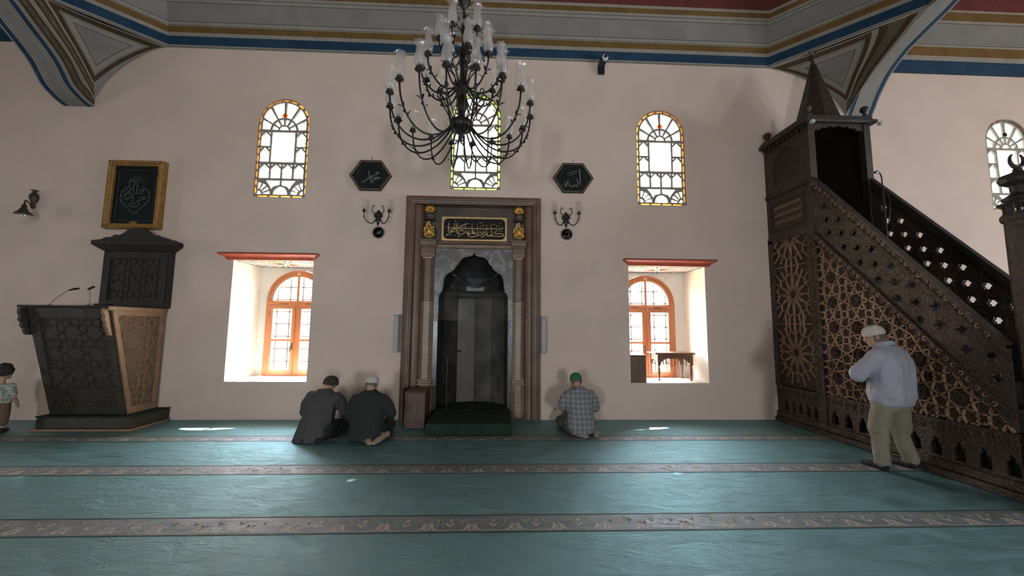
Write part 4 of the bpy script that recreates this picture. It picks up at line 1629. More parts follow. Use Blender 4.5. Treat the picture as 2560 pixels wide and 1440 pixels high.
def leaf(m, p, d, s_):
    """small pointed leaf growing from p in direction d"""
    p, d = Vector(p), Vector(d).normalized()
    q = p + d * s_ * 0.5 + Vector((0, 0, 0.2 * s_))
    r = p + d * s_ + Vector((0, 0, -0.05 * s_))
    m.tube([p, q, r], [0.004, 0.010 * s_ / 0.06, 0.002], 5, flat=0.4)


def sconce(label, cx, cz, strokes, sx, ox, oz, mlabel):
    root = thing('wall_sconce', label, 'wall lamp', (cx, 0, cz), 'two-armed sconces beside the niche')
    m = MB()
    for dx, dz, r in ((0, 0.09, 0.03), (0, 0.04, 0.045), (-0.045, 0.02, 0.035), (0.045, 0.02, 0.035), (0, -0.03, 0.05), (-0.03, -0.06, 0.028), (0.03, -0.06, 0.028), (0, -0.11, 0.025)):
        m.ball((cx + dx, -0.02, cz + dz), (r, 0.018, r), 8)
    m.lathe([(0.0, -0.17), (0.012, -0.15), (0.022, -0.12), (0.012, -0.10)], (cx, -0.03, cz), 8)
    for sg in (-1, 1):
        m.tube([(cx, -0.03, cz + 0.06), (cx + sg * 0.05, -0.035, cz + 0.075), (cx + sg * 0.065, -0.03, cz + 0.03), (cx + sg * 0.03, -0.03, cz + 0.01)], 0.009, 5)
    m.obj('back_plate', 'iron', root, True)
    for sg in (-1, 1):
        m = MB()
        m.tube(catmull([(cx + sg * 0.05, -0.04, cz - 0.07), (cx + sg * 0.09, -0.07, cz - 0.125), (cx + sg * 0.145, -0.10, cz - 0.12), (cx + sg * 0.195, -0.12, cz - 0.06), (cx + sg * 0.21, -0.12, cz + 0.02), (cx + sg * 0.212, -0.12, cz + 0.055)], 4), 0.008, 6)
        leaf(m, (cx + sg * 0.20, -0.12, cz - 0.05), (sg, 0, 0.6), 0.05)
        leaf(m, (cx + sg * 0.20, -0.12, cz - 0.05), (-sg, 0, 0.8), 0.04)
        arm = m.obj('arm', 'iron', root, True)
        m = MB()
        candle_cup(m, (cx + sg * 0.212, -0.12, cz + 0.08), 0.75)
        m.obj('cup', 'iron', arm, True)
        m = MB()
        hurricane(m, (cx + sg * 0.212, -0.12, cz + 0.085), 0.72)
        m.obj('glass_shade', 'frost_glass', arm, True)
        m = MB()
        m.tube(catmull([(cx + sg * 0.04, -0.04, cz + 0.03), (cx + sg * 0.085, -0.06, cz + 0.075), (cx + sg * 0.105, -0.06, cz + 0.09), (cx + sg * 0.095, -0.06, cz + 0.15), (cx + sg * 0.085, -0.06, cz + 0.185), (cx + sg * 0.065, -0.06, cz + 0.185), (cx + sg * 0.062, -0.06, cz + 0.165)], 4), 0.006, 5)
        m.obj('scroll', 'iron', root, True)
    # medallion hung below
    mx, mz = cx + 0.012, cz - 0.275
    md = thing('script_medallion', mlabel, 'medallion', (mx, 0, mz))
    m = MB()
    m.lathe([(0.0, -0.002), (0.108, -0.002), (0.108, -0.022), (0.100, -0.030), (0.088, -0.022), (0.088, -0.014)], (mx, 0, mz), 28, axis='y')
    m.obj('rim', 'medal_rim', md)
    m = MB()
    m.lathe([(0.0, -0.016), (0.088, -0.016)], (mx, 0, mz), 28, axis='y')
    m.obj('field', 'medal_field', md)
    script(strokes, lambda x, y: (mx + (x - ox) * sx, mz - (y - oz) * sx), 0.009, -0.022, -0.015, 'script', 'silver_ink', md)


sconce('iron two-armed sconce with glass shades left of the niche', -2.085, 3.43, MUH, 0.00036, 412, 395, 'small round dark medallion with script under the left sconce')
sconce('iron two-armed sconce with glass shades right of the niche', 1.195, 3.46, ALL, 0.00036, 395, 385, 'small round dark medallion with script under the right sconce')

# framed calligraphy above the pulpit
fr = thing('framed_calligraphy', 'black calligraphy picture in ornate gilt frame above the carved pulpit back', 'picture', (-6.15, 0, 3.12))
fx0, fx1, fz0, fz1 = -6.60, -5.70, 3.125, 4.305
m = MB()
lp = []
for ins, y in ((0.0, -0.002), (0.0, -0.10), (0.018, -0.125), (0.045, -0.12), (0.06, -0.10), (0.075, -0.105), (0.09, -0.09), (0.092, -0.05)):
    lp.append([(fx0 + ins, y, fz0 + ins), (fx1 - ins, y, fz0 + ins), (fx1 - ins, y, fz1 - ins), (fx0 + ins, y, fz1 - ins)])
for a, b in zip(lp, lp[1:]):
    m.strip(a, b, closed=True)
gf = m.obj('gilt_frame', 'gold_frame', fr)
m = MB()
for (xa, za, xb, zb, n) in ((fx0 + .033, fz0 + .033, fx1 - .033, fz0 + .033, 16), (fx0 + .033, fz1 - .033, fx1 - .033, fz1 - .033, 16), (fx0 + .033, fz0 + .033, fx0 + .033, fz1 - .033, 22), (fx1 - .033, fz0 + .033, fx1 - .033, fz1 - .033, 22)):
    for i in range(n + 1):
        t = i / n
        m.ball((xa + (xb - xa) * t, -0.122, za + (zb - za) * t), (0.016, 0.008, 0.016), 6)
o = m.obj('leaf_moulding', 'gold_frame', gf)
o['kind'] = 'stuff'
m = MB()
m.box(fx0 + .09, fx1 - .09, -0.055, -0.03, fz0 + .09, fz1 - .09)
m.obj('mount', 'panel_green_black', fr)
m = MB()
for (xa, za, xb, zb) in ((fx0 + .15, fz0 + .15, fx1 - .15, fz0 + .15), (fx0 + .15, fz1 - .15, fx1 - .15, fz1 - .15), (fx0 + .15, fz0 + .15, fx0 + .15, fz1 - .15), (fx1 - .15, fz0 + .15, fx1 - .15, fz1 - .15)):
    m.tube([(xa, -0.056, za), (xb, -0.056, zb)], 0.004, 4)
m.obj('ruled_border', 'grey_ink', fr)
m = MB()
m.bbox(-6.20, -6.08, -0.062, -0.052, fz0 + 0.095, fz0 + 0.13, 0.002)
m.obj('title_plate', 'gold_frame', fr)
tof = lambda x, y: (-6.15 + (x - 630) * 0.000795, 3.725 - (y - 730) * 0.000795)
script([[(400, 740), (415, 765), (470, 700), (540, 620), (520, 610), (480, 650)],
        [(400, 800), (430, 835), (510, 810), (570, 740), (520, 700), (500, 720), (530, 745)],
        [(580, 740), (640, 700), (655, 620), (655, 520), (620, 495), (585, 530), (580, 640), (585, 800), (590, 920), (615, 945), (645, 925), (640, 890)],
        [(570, 700), (640, 720), (760, 690), (785, 640), (745, 615), (710, 640), (730, 660), (780, 650)],
        [(690, 800), (780, 790), (860, 805), (780, 840), (690, 885), (720, 905), (740, 925)],
        [(740, 905), (700, 970), (610, 1005), (540, 970), (520, 905)],
        [(625, 390), (650, 430), (685, 440), (650, 460), (625, 500), (600, 460), (560, 440), (600, 430), (625, 390)]],
       tof, 0.019, -0.062, -0.054, 'script', 'grey_ink', fr)
med = [(630, 330), (690, 360), (720, 395), (760, 400), (775, 460), (800, 470), (770, 500), (775, 560), (840, 610), (900, 670), (930, 770), (915, 870), (860, 940), (800, 990), (740, 1060), (690, 1110), (620, 1130)]
mir = [(1255 - x, y) for x, y in reversed(med[:-1])]
script([med + mir], tof, 0.016, -0.060, -0.054, 'cartouche_line', 'grey_ink', fr)
tick = MB()
for x, y in med[1:-1] + mir[1:-1]:
    u, v = tof(x, y)
    cu, cv = tof(628, 760)
    l = hypot(cu - u, cv - v)
    tick.ribbon([(u, v), (u + (cu - u) / l * 0.02 + 0.008, v + (cv - v) / l * 0.02), (u + (cu - u) / l * 0.04, v + (cv - v) / l * 0.04 - 0.008)], [0.014, 0.010, 0.002], XZ, -0.060, -0.054)
o = tick.obj('cartouche_leaves', 'grey_ink', fr)
o['kind'] = 'stuff'

# bracket lamp at the far left
lx, lz = -7.82, 3.57
lamp = thing('bracket_lamp', 'bronze bracket lamp with white glass shade at the far left wall', 'wall lamp', (lx, 0, lz))
m = MB()
m.lathe([(0.0, -0.18), (0.02, -0.165), (0.035, -0.12), (0.02, -0.09), (0.045, -0.04), (0.06, 0.02), (0.045, 0.08), (0.02, 0.10), (0.03, 0.13), (0.05, 0.145), (0.0, 0.15)], (lx + 0.02, -0.045, lz + 0.05), 12)
m.obj('wall_mount', 'bronze_lamp', lamp, True)
m = MB()
m.tube(catmull([(lx + 0.02, -0.06, lz - 0.06), (lx + 0.04, -0.11, lz - 0.05), (lx + 0.065, -0.17, lz - 0.03), (lx + 0.075, -0.20, lz - 0.04), (lx + 0.08, -0.205, lz - 0.10)], 4), 0.011, 7)
m.obj('arm', 'bronze_lamp', lamp, True)
sx_, sy_, sz_ = lx + 0.08, -0.205, lz - 0.265
m = MB()
m.lathe([(0.018, 0.17), (0.03, 0.15), (0.032, 0.11), (0.045, 0.09), (0.055, 0.06), (0.10, 0.012), (0.105, 0.0), (0.098, 0.0), (0.05, 0.05), (0.0, 0.06)], (sx_, sy_, sz_), 18)
m.obj('cap', 'bronze_lamp', lamp, True)
m = MB()
m.lathe([(0.088, 0.0), (0.088, -0.02), (0.078, -0.07), (0.058, -0.12), (0.03, -0.16), (0.0, -0.172)], (sx_, sy_, sz_), 18)
m.obj('glass_shade', 'frost_glass', lamp, True)

# surveillance camera high on the wall
sc = thing('security_camera', 'small black and white surveillance camera under the blue frieze', 'camera', (1.85, 0, 6.25))
m = MB()
m.bbox(1.80, 1.92, -0.05, -0.002, 6.20, 6.36, 0.006)
m.add([(1.80, -0.05, 6.34), (1.92, -0.05, 6.34), (1.95, -0.15, 6.44), (1.83, -0.15, 6.44), (1.80, -0.002, 6.36), (1.92, -0.002, 6.36), (1.95, -0.10, 6.47), (1.83, -0.10, 6.47)],
      [(0, 1, 2, 3), (4, 7, 6, 5), (0, 4, 5, 1), (1, 5, 6, 2), (2, 6, 7, 3), (3, 7, 4, 0)])
m.obj('bracket', 'black_plastic', sc)
m = MB()
m.ball((1.905, -0.13, 6.45), 0.058, 14)
m.obj('housing', 'white_plastic', sc, True)
m = MB()
m.lathe([(0.0, -0.004), (0.030, -0.004), (0.030, 0.0)], (1.905, -0.188, 6.44), 14, axis='y')
m.obj('lens', 'black_plastic', sc)

# wall sockets near the floor
for x, z, lb in ((-1.765, 0.19, 'double wall socket with a plug and cable left of the niche'), (1.0, 0.18, 'small round wall socket right of the niche')):
    so = thing('wall_socket', lb, 'socket', (x, 0, z))
    m = MB()
    if x < 0:
        m.bbox(x - 0.06, x + 0.04, -0.012, -0.001, z - 0.045, z + 0.045, 0.004)
    else:
        m.lathe([(0.0, -0.012), (0.028, -0.012), (0.034, -0.001)], (x, 0, z), 18, axis='y')
    m.obj('plate', 'socket_white', so)
    m = MB()
    m.lathe([(0.0, -0.016), (0.018, -0.016), (0.018, -0.010)], (x, 0, z), 14, axis='y')
    m.obj('insert', 'medal_rim', so)
    if x < 0:
        m = MB()
        m.lathe([(0.0, -0.06), (0.014, -0.055), (0.018, -0.016)], (x - 0.02, 0, z), 10, axis='y')
        m.obj('plug', 'white_plastic', so)
        m = MB()
        m.tube(catmull([(x - 0.02, -0.06, z), (x, -0.075, z - 0.08), (x + 0.06, -0.05, z - 0.145), (x + 0.16, -0.03, z - 0.175), (x + 0.21, -0.03, z - 0.18)], 5), 0.005, 5)
        m.obj('cable', 'white_plastic', so)

# small carved table and brown chest in the right window niche
tb = thing('carved_table', 'small carved wooden table with spindle fringe in the right window niche', 'table', (3.2, 0.4, SILL))
tx0, tx1, ty0, ty1, tz = 2.915, 3.50, 0.27, 0.62, SILL + 0.004
m = MB()
m.bbox(tx0 - 0.075, tx1 + 0.065, ty0 - 0.04, ty1 + 0.03, tz + 0.475, tz + 0.50, 0.008)
top = m.obj('table_top', 'table_wood', tb)
m = MB()
for i in range(17):
    m.ball((tx0 - 0.06 + (tx1 - tx0 + 0.11) * i / 16, ty0 - 0.04, tz + 0.476), (0.017, 0.008, 0.008), 6)
o = m.obj('scalloped_edge', 'table_wood', top)
o['kind'] = 'stuff'
for y in (ty0, ty1):
    m = MB()
    m.bbox(tx0, tx1, y - 0.012, y + 0.012, tz + 0.39, tz + 0.474, 0.003)
    ap = m.obj('apron', 'table_wood', tb)
    if y == ty0:
        nb = MB()
        for i in range(13):
            nb.bbox(tx0 + 0.03 + i * 0.043, tx0 + 0.055 + i * 0.043, y - 0.017, y - 0.010, tz + 0.40, tz + 0.465, 0.002)
        o = nb.obj('apron_flutes', 'table_wood', ap)
        o['kind'] = 'stuff'
    for i in range(9):
        x = tx0 + 0.075 + i * 0.053
        s_ = MB()
        s_.tube([(x, y, tz + 0.39), (x, y, tz + 0.31), (x, y, tz + (0.255 if i != 5 else 0.20))], [0.008, 0.010, 0.004], 6)
        s_.obj('spindle', 'table_wood', ap)
for x in (tx0, tx1):
    m = MB()
    m.bbox(x - 0.012, x + 0.012, ty0, ty1, tz + 0.36, tz + 0.474, 0.003)
    m.obj('side_apron', 'table_wood', tb)
    for y in (ty0, ty1):
        m = MB()
        m.bbox(x - 0.030, x + 0.030, y - 0.026, y + 0.026, tz + 0.28, tz + 0.472, 0.004)
        sg = 1 if x == tx0 else -1
        for st in range(3):
            a0_, a1_ = sorted((x + sg * 0.028, x + sg * (0.12 - 0.03 * st)))
            m.box(a0_, a1_, y - 0.010, y + 0.010, tz + 0.39 - 0.022 * (st + 1), tz + 0.39 - 0.022 * st)
        m.lathe([(0.020, 0.28), (0.026, 0.265), (0.016, 0.25), (0.024, 0.20), (0.021, 0.12), (0.012, 0.05), (0.017, 0.025), (0.012, 0.0)], (x, y, tz), 10)
        m.obj('leg', 'table_wood', tb, False)
cb_ = thing('brown_chest', 'plain brown wooden chest standing left of the small carved table', 'chest', (2.46, 0.3, SILL))
m = MB()
m.bbox(2.318, 2.60, 0.06, 0.52, SILL + 0.005, SILL + 0.455, 0.006)
m.obj('body', 'cabinet_wood', cb_)
m = MB()
m.bbox(2.312, 2.606, 0.05, 0.53, SILL + 0.456, SILL + 0.475, 0.005)
m.obj('lid', 'cabinet_wood', cb_)
m = MB()
m.bbox(2.455, 2.462, 0.056, 0.061, SILL + 0.02, SILL + 0.45, 0.001)
m.obj('front_seam', 'wood_black', cb_)

# =================================================================== CHANDELIER
CX, CY = -0.475, -2.05
ch = thing('chandelier', 'large iron three-tier chandelier with many glass hurricane shades', 'chandelier', (CX, CY, 3.60))
m = MB()
prof = [(0.0, 3.80), (0.012, 3.82), (0.02, 3.87), (0.035, 3.93), (0.11, 3.965), (0.145, 4.0), (0.15, 4.07), (0.11, 4.10), (0.055, 4.13), (0.04, 4.18), (0.055, 4.24), (0.075, 4.30), (0.06, 4.36), (0.035, 4.40),
        (0.03, 4.46), (0.075, 4.50), (0.085, 4.55), (0.06, 4.60), (0.035, 4.63), (0.03, 4.80), (0.05, 4.84), (0.045, 4.90), (0.025, 4.93), (0.045, 4.98), (0.055, 5.02), (0.03, 5.06), (0.018, 5.10),
        (0.016, 5.25), (0.035, 5.28), (0.03, 5.33), (0.014, 5.36), (0.012, 5.58), (0.035, 5.62), (0.075, 5.68), (0.085, 5.74), (0.05, 5.80), (0.02, 5.84), (0.0, 5.86)]
m.lathe(prof, (CX, CY, 0), 16)
m.obj('column', 'iron', ch, True)
m = MB()
zz = 5.85
k = 0
while zz < 9.6:
    ax = (1, 0) if k % 2 == 0 else (0, 1)
    m.tube([(CX + 0.022 * cos(t) * ax[0], CY + 0.022 * cos(t) * ax[1], zz + 0.04 + 0.045 * sin(t)) for t in [2 * pi * i / 8 for i in range(9)]], 0.007, 5, cap=False)
    zz += 0.068
    k += 1
o = m.obj('chain', 'iron', ch)
o['kind'] = 'stuff'

tiers = [
    (18, 0.25, [(0.12, 4.03), (0.20, 3.92), (0.33, 3.80), (0.50, 3.735), (0.66, 3.765), (0.78, 3.88), (0.845, 4.03), (0.865, 4.18)], 0.80, 3.91),
    (12, 0.40, [(0.07, 4.55), (0.13, 4.47), (0.22, 4.425), (0.33, 4.425), (0.43, 4.50), (0.49, 4.60), (0.50, 4.68)], 0.45, 4.52),
    (6, 0.15, [(0.04, 5.0), (0.09, 4.93), (0.16, 4.90), (0.23, 4.94), (0.285, 5.03), (0.30, 5.11)], 0.255, 4.98)]
for n, ph, cv, lr, lz_ in tiers:
    am = MB()
    am.tube([(r, 0, z) for r, z in catmull(cv, 3)], 0.0105 if n > 6 else 0.009, 6)
    am.ball((cv[-2][0] * 0.94, 0, cv[-3][1]), 0.016, 6)
    for sg in (-1, 1):
        leaf(am, (lr, 0, lz_), (0.6, sg * 0.7, 0.5), 0.085)
        leaf(am, (lr - 0.05, 0, lz_ - 0.06), (-0.3, sg * 0.6, 0.9), 0.06)
    arm_me = am.mesh('arm', 'iron', True)
    cu = MB()
    candle_cup(cu, (0, 0, 0))
    cup_me = cu.mesh('cup', 'iron', True)
    gs = MB()
    hurricane(gs, (0, 0, 0.012))
    shade_me = gs.mesh('glass_shade', 'shade_glass', True)
    re, ze = cv[-1]
    for i in range(n):
        a = 2 * pi * (i + ph) / n
        ao = bpy.data.objects.new('arm', arm_me)
        COL.objects.link(ao)
        ao.parent = ch
        ao.location = (0, 0, -3.60)
        ao.rotation_euler = (0, 0, a)
        for me, nm in ((cup_me, 'cup'), (shade_me, 'glass_shade')):
            o = bpy.data.objects.new(nm, me)
            COL.objects.link(o)
            o.parent = ao
            o.location = (re, 0, ze + 0.04)
            o.rotation_euler = (0, 0, random.uniform(0, 6))
# scrolls between the tiers
for n, ph, pts in ((14, 0.1, [(0.13, 4.07), (0.17, 4.18), (0.24, 4.30), (0.29, 4.38), (0.30, 4.44), (0.265, 4.46), (0.25, 4.42)]),
                   (10, 0.3, [(0.07, 4.57), (0.10, 4.68), (0.16, 4.78), (0.20, 4.84), (0.205, 4.90), (0.175, 4.91), (0.17, 4.875)]),
                   (4, 0.2, [(0.03, 5.30), (0.07, 5.33), (0.10, 5.40), (0.09, 5.46), (0.06, 5.45), (0.065, 5.42)])):
    am = MB()
    am.tube([(r, 0, z) for r, z in catmull(pts, 3)], 0.007, 5)
    for j in (2, 3):
        leaf(am, (pts[j][0], 0, pts[j][1]), (0.5, 0.6 if j == 2 else -0.6, 0.5), 0.055)
    me = am.mesh('scroll', 'iron', True)
    for i in range(n):
        o = bpy.data.objects.new('scroll', me)
        COL.objects.link(o)
        o.parent = ch
        o.location = (0, 0, -3.60)
        o.rotation_euler = (0, 0, 2 * pi * (i + ph) / n)


# =================================================================== MINBAR
MXL, MXR = 4.87, 5.85
mb = thing('minbar', 'tall dark carved wooden minbar with stairs, spire and pierced balustrade', 'minbar', (5.36, -1.6, 0))


def SZ(s, z, d):      # left side plane; d grows into the minbar
    return (MXL + d, -s, z)


def SZR(s, z, d):     # right side plane
    return (MXR - d, -s, z)


RAIL = lambda s: 3.93 - 1.19 * (s - 1.0)        # top of the handrail
TRI = lambda s: 2.98 - 1.075 * (s - 0.95)       # top edge of the carved triangle
G = 3.10                                        # where the gate post begins

m = MB()
m.bbox(MXL - 0.07, MXR + 0.05, -(G + 0.25), -0.004, 0.002, 0.075, 0.01)
m.obj('plinth', 'wood_carved', mb)
m = MB()
m.bbox(MXL - 0.035, MXR + 0.02, -(G + 0.22), -0.004, 0.077, 0.165, 0.01)
m.obj('plinth_moulding', 'wood_carved', mb)


def ogive(s, z0, w_, h_):
    return [(s - w_, z0), (s + w_, z0), (s + w_, z0 + h_ * 0.45), (s + w_ * 0.85, z0 + h_ * 0.62), (s + w_ * 0.45, z0 + h_ * 0.70), (s + w_ * 0.42, z0 + h_ * 0.85), (s, z0 + h_),
            (s - w_ * 0.42, z0 + h_ * 0.85), (s - w_ * 0.45, z0 + h_ * 0.70), (s - w_ * 0.85, z0 + h_ * 0.62), (s - w_, z0 + h_ * 0.45)]


arc1 = [ogive(0.20 + 0.15 * i, 0.20, 0.042, 0.19) for i in range(5)]
arc2 = [ogive(1.13 + 0.212 * i, 0.20, 0.058, 0.20) for i in range(10)]
for nm_, s0, s1, arcs in (('kiosk_arcade', 0.005, 0.86, arc1), ('stair_arcade', 0.985, G, arc2)):
    m = MB()
    m.plate(rect(s0, s1, 0.167, 0.43), arcs, SZ, 0.0, 0.05)
    m.obj(nm_, 'wood_carved', mb)
m = MB()
m.box(MXL + 0.10, MXL + 0.12, -G, -0.01, 0.167, 0.60)
m.obj('arcade_back', 'wood_black', mb)

# carved band above the arcade
for s0, s1 in ((0.005, 0.86), (0.985, G)):
    m = MB()
    m.plate(rect(s0, s1, 0.432, 0.60), [], SZ, -0.006, 0.05)
    band = m.obj('carved_band', 'wood_carved', mb)
    m = MB()
    s_ = s0 + 0.05
    while s_ < s1 - 0.06:
        for t in (0, 1):
            m.tube([SZ(s_ + 0.035 * cos(a) * (1 - 0.08 * i), 0.516 + (1 if t else -1) * 0.02 + 0.040 * sin(a) * (1 - 0.08 * i), -0.008) for i, a in enumerate([k * 0.8 + t * pi for k in range(8)])], 0.008, 5)
        s_ += 0.105
    o = m.obj('scroll_carving', 'wood_carved', band)
    o['kind'] = 'stuff'


# ---- strapwork
def clip_seg(a, b, poly):
    """part of a segment inside a convex polygon"""
    n = len(poly)
    area = sum(poly[i][0] * poly[(i + 1) % n][1] - poly[(i + 1) % n][0] * poly[i][1] for i in range(n))
    sg = 1 if area > 0 else -1
    t0, t1 = 0.0, 1.0
    dx, dy = b[0] - a[0], b[1] - a[1]
    for i in range(n):
        (x0, y0), (x1, y1) = poly[i], poly[(i + 1) % n]
        ex, ey = (x1 - x0) * sg, (y1 - y0) * sg
        num = ex * (a[1] - y0) - ey * (a[0] - x0)
        den = ex * dy - ey * dx
        if abs(den) < 1e-12:
            if num < 0:
                return None
            continue
        t = -num / den
        if den > 0:
            t0 = max(t0, t)
        else:
            t1 = min(t1, t)
    if t1 - t0 < 1e-4:
        return None
    return ((a[0] + dx * t0, a[1] + dy * t0), (a[0] + dx * t1, a[1] + dy * t1))


def straps(m, segs, poly, mp, wd, d0, d1):
    for a, b in segs:
        c = clip_seg(a, b, poly)
        if c is None:
            continue
        (x0, y0), (x1, y1) = c
        l = hypot(x1 - x0, y1 - y0)
        if l < 0.012:
            continue
        nx, ny = -(y1 - y0) / l * wd / 2, (x1 - x0) / l * wd / 2
        ex, ey = (x1 - x0) / l * wd * 0.3, (y1 - y0) / l * wd * 0.3
        q = [(x0 + nx - ex, y0 + ny - ey), (x0 - nx - ex, y0 - ny - ey), (x1 - nx + ex, y1 - ny + ey), (x1 + nx + ex, y1 + ny + ey)]
        k = 0.55
        q2 = [(x0 + nx * k - ex, y0 + ny * k - ey), (x0 - nx * k - ex, y0 - ny * k - ey), (x1 - nx * k + ex, y1 - ny * k + ey), (x1 + nx * k + ex, y1 + ny * k + ey)]
        m.add([mp(u, v, d0) for u, v in q2] + [mp(u, v, d1) for u, v in q], [(0, 1, 2, 3), (0, 4, 5, 1), (1, 5, 6, 2), (2, 6, 7, 3), (3, 7, 4, 0)])


def star_pattern(cells, theta):
    """polygons-in-contact: from each edge's middle two rays leave at theta and meet their neighbours"""
    segs = []
    for poly in cells:
        n = len(poly)
        rays = []
        for i in range(n):
            a, b = Vector(poly[i]), Vector(poly[(i + 1) % n])
            mid = (a + b) / 2
            t = (b - a).normalized()
            for sg in (1, -1):
                d = t * sg
                ang = theta * sg
                r = Vector((d.x * cos(ang) - d.y * sin(ang), d.x * sin(ang) + d.y * cos(ang)))
                rays.append((mid, r, i, sg))
        for i in range(n):
            p, r, _, _ = rays[2 * i]             # leaves edge i towards edge i+1
            q, u, _, _ = rays[(2 * (i + 1) + 1) % (2 * n)]
            den = r.x * u.y - r.y * u.x
            if abs(den) < 1e-9:
                continue
            k = ((q.x - p.x) * u.y - (q.y - p.y) * u.x) / den
            x = p + r * k
            segs.append(((p.x, p.y), (x.x, x.y)))
            segs.append(((x.x, x.y), (q.x, q.y)))
    return segs


def octa_cells(s0, s1, z0, z1, a, rot=0.0):
    """squares and octagons, edge a"""
    D = a * (1 + sqrt(2))
    R = a / (2 * sin(pi / 8))
    cells, centres = [], []
    i = 0
    y = z0
    while y < z1 + D:
        x = s0
        while x < s1 + D:
            cells.append([(x + R * cos(pi / 8 + k * pi / 4), y + R * sin(pi / 8 + k * pi / 4)) for k in range(8)])
            centres.append((x, y))
            cx_, cy_ = x + D / 2, y + D / 2
            cells.append([(cx_ + a / sqrt(2) * cos(k * pi / 2), cy_ + a / sqrt(2) * sin(k * pi / 2)) for k in range(4)])
            x += D
        y += D
    return cells, centres, D


def rosette(m, c, r, mp, n=8):
    """round carved boss with petals"""
    ring = [mp(c[0] + r * cos(2 * pi * k / 16), c[1] + r * sin(2 * pi * k / 16), 0.004) for k in range(16)]
    ring2 = [mp(c[0] + r * 0.86 * cos(2 * pi * k / 16), c[1] + r * 0.86 * sin(2 * pi * k / 16), -0.012) for k in range(16)]
    ring3 = [mp(c[0] + r * 0.72 * cos(2 * pi * k / 16), c[1] + r * 0.72 * sin(2 * pi * k / 16), 0.002) for k in range(16)]
    m.strip(ring, ring2, closed=True)
    m.strip(ring2, ring3, closed=True)
    m.add(ring3, [tuple(range(16))])
    for k in range(n):
        t = 2 * pi * k / n
        m.tube([mp(c[0] + r * 0.12 * cos(t), c[1] + r * 0.12 * sin(t), -0.003), mp(c[0] + r * 0.4 * cos(t), c[1] + r * 0.4 * sin(t), -0.010), mp(c[0] + r * 0.66 * cos(t), c[1] + r * 0.66 * sin(t), -0.001)],
               [r * 0.04, r * 0.13, r * 0.03], 5)


# carved triangle under the stairs
tri = [(1.015, 0.615), (G - 0.005, 0.615), (G - 0.005, TRI(G) - 0.02), (1.015, TRI(1.015) - 0.02)]
m = MB()
m.plate(tri, [], SZ, 0.018, 0.04)
tri_o = m.obj('triangle_panel', 'wood_recess', mb)
cells, cens, D8 = octa_cells(0.86, 3.2, 0.50, 3.1, 0.150)
m = MB()
straps(m, star_pattern(cells, radians(62)), tri, SZ, 0.026, -0.008, 0.019)
for cx_, cz_ in cens:      # eight-sided frame round every star
    R = 0.105
    straps(m, [((cx_ + R * cos(pi / 8 + k * pi / 4), cz_ + R * sin(pi / 8 + k * pi / 4)), (cx_ + R * cos(pi / 8 + (k + 1) * pi / 4), cz_ + R * sin(pi / 8 + (k + 1) * pi / 4))) for k in range(8)], tri, SZ, 0.020, -0.006, 0.019)
    cx2, cz2 = cx_ + D8 / 2, cz_ + D8 / 2
    R = 0.055
    straps(m, [((cx2 + R * cos(k * pi / 4), cz2 + R * sin(k * pi / 4)), (cx2 + R * cos((k + 1) * pi / 4), cz2 + R * sin((k + 1) * pi / 4))) for k in range(8)], tri, SZ, 0.018, -0.006, 0.019)
m.obj('strapwork', 'wood_strap', tri_o)['kind'] = 'stuff'
for cx_, cz_ in cens:
    for c, r in (((cx_, cz_), 0.088), ((cx_ + D8 / 2, cz_ + D8 / 2), 0.044)):
        if inside(c[0], c[1], tri) and c[1] < TRI(c[0]) - 0.02 - r * 1.5 and c[0] > 1.015 + r and c[0] < G - r and c[1] > 0.615 + r:
            m = MB()
            rosette(m, c, r, lambda u, v, d: SZ(u, v, d + 0.010))
            m.obj('rosette', 'wood_carved', tri_o)
# field pieces between the straps: small carved bosses
m = MB()
for cx_, cz_ in cens:
    for k in range(8):
        t = pi / 8 + k * pi / 4
        for rr, t2 in ((0.155, t),):
            c = (cx_ + rr * cos(t2), cz_ + rr * sin(t2))
            if inside(c[0], c[1], tri) and c[1] < TRI(c[0]) - 0.07:
                m.ball(SZ(c[0], c[1], 0.016), (0.012, 0.026, 0.026), 6)
m.obj('field_bosses', 'wood_carved', tri_o)['kind'] = 'stuff'

# panel under the kiosk: big many-rayed stars
kp = rect(0.115, 0.855, 0.615, 3.06)
m = MB()
m.plate(kp, [], SZ, 0.018, 0.04)
kp_o = m.obj('kiosk_panel', 'wood_recess', mb)
segs = []
for cz_ in (1.17, 2.12, 3.07):
    c = (0.485, cz_)
    n = 12
    for k in range(n):
        t = 2 * pi * (k + 0.5) / n
        ti = 2 * pi * k / n
        dx, dz = cos(t), sin(t)
        # pairs of crossing rays that make the star
        for sg in (1, -1):
            a = t + sg * pi / n * 1.0
            p0 = (c[0] + 0.085 * cos(a - sg * 2 * pi / n * 0.5), c[1] + 0.085 * sin(a - sg * 2 * pi / n * 0.5))
            p1 = (c[0] + 0.30 * cos(a), c[1] + 0.30 * sin(a))
            segs.append((p0, p1))
        # hexagonal petals
        pa = (c[0] + 0.30 * cos(ti), c[1] + 0.30 * sin(ti))
        pb = (c[0] + 0.30 * cos(ti + 2 * pi / n), c[1] + 0.30 * sin(ti + 2 * pi / n))
        pm = (c[0] + 0.375 * dx, c[1] + 0.375 * dz)
        segs += [(pa, pm), (pm, pb)]
        segs.append((pm, (c[0] + 0.52 * dx, c[1] + 0.52 * dz)))
        segs.append((pa, (c[0] + 0.46 * cos(ti), c[1] + 0.46 * sin(ti))))
    segs += [((c[0] + 0.075 * cos(2 * pi * k / 12), c[1] + 0.075 * sin(2 * pi * k / 12)), (c[0] + 0.075 * cos(2 * pi * (k + 1) / 12), c[1] + 0.075 * sin(2 * pi * (k + 1) / 12))) for k in range(12)]
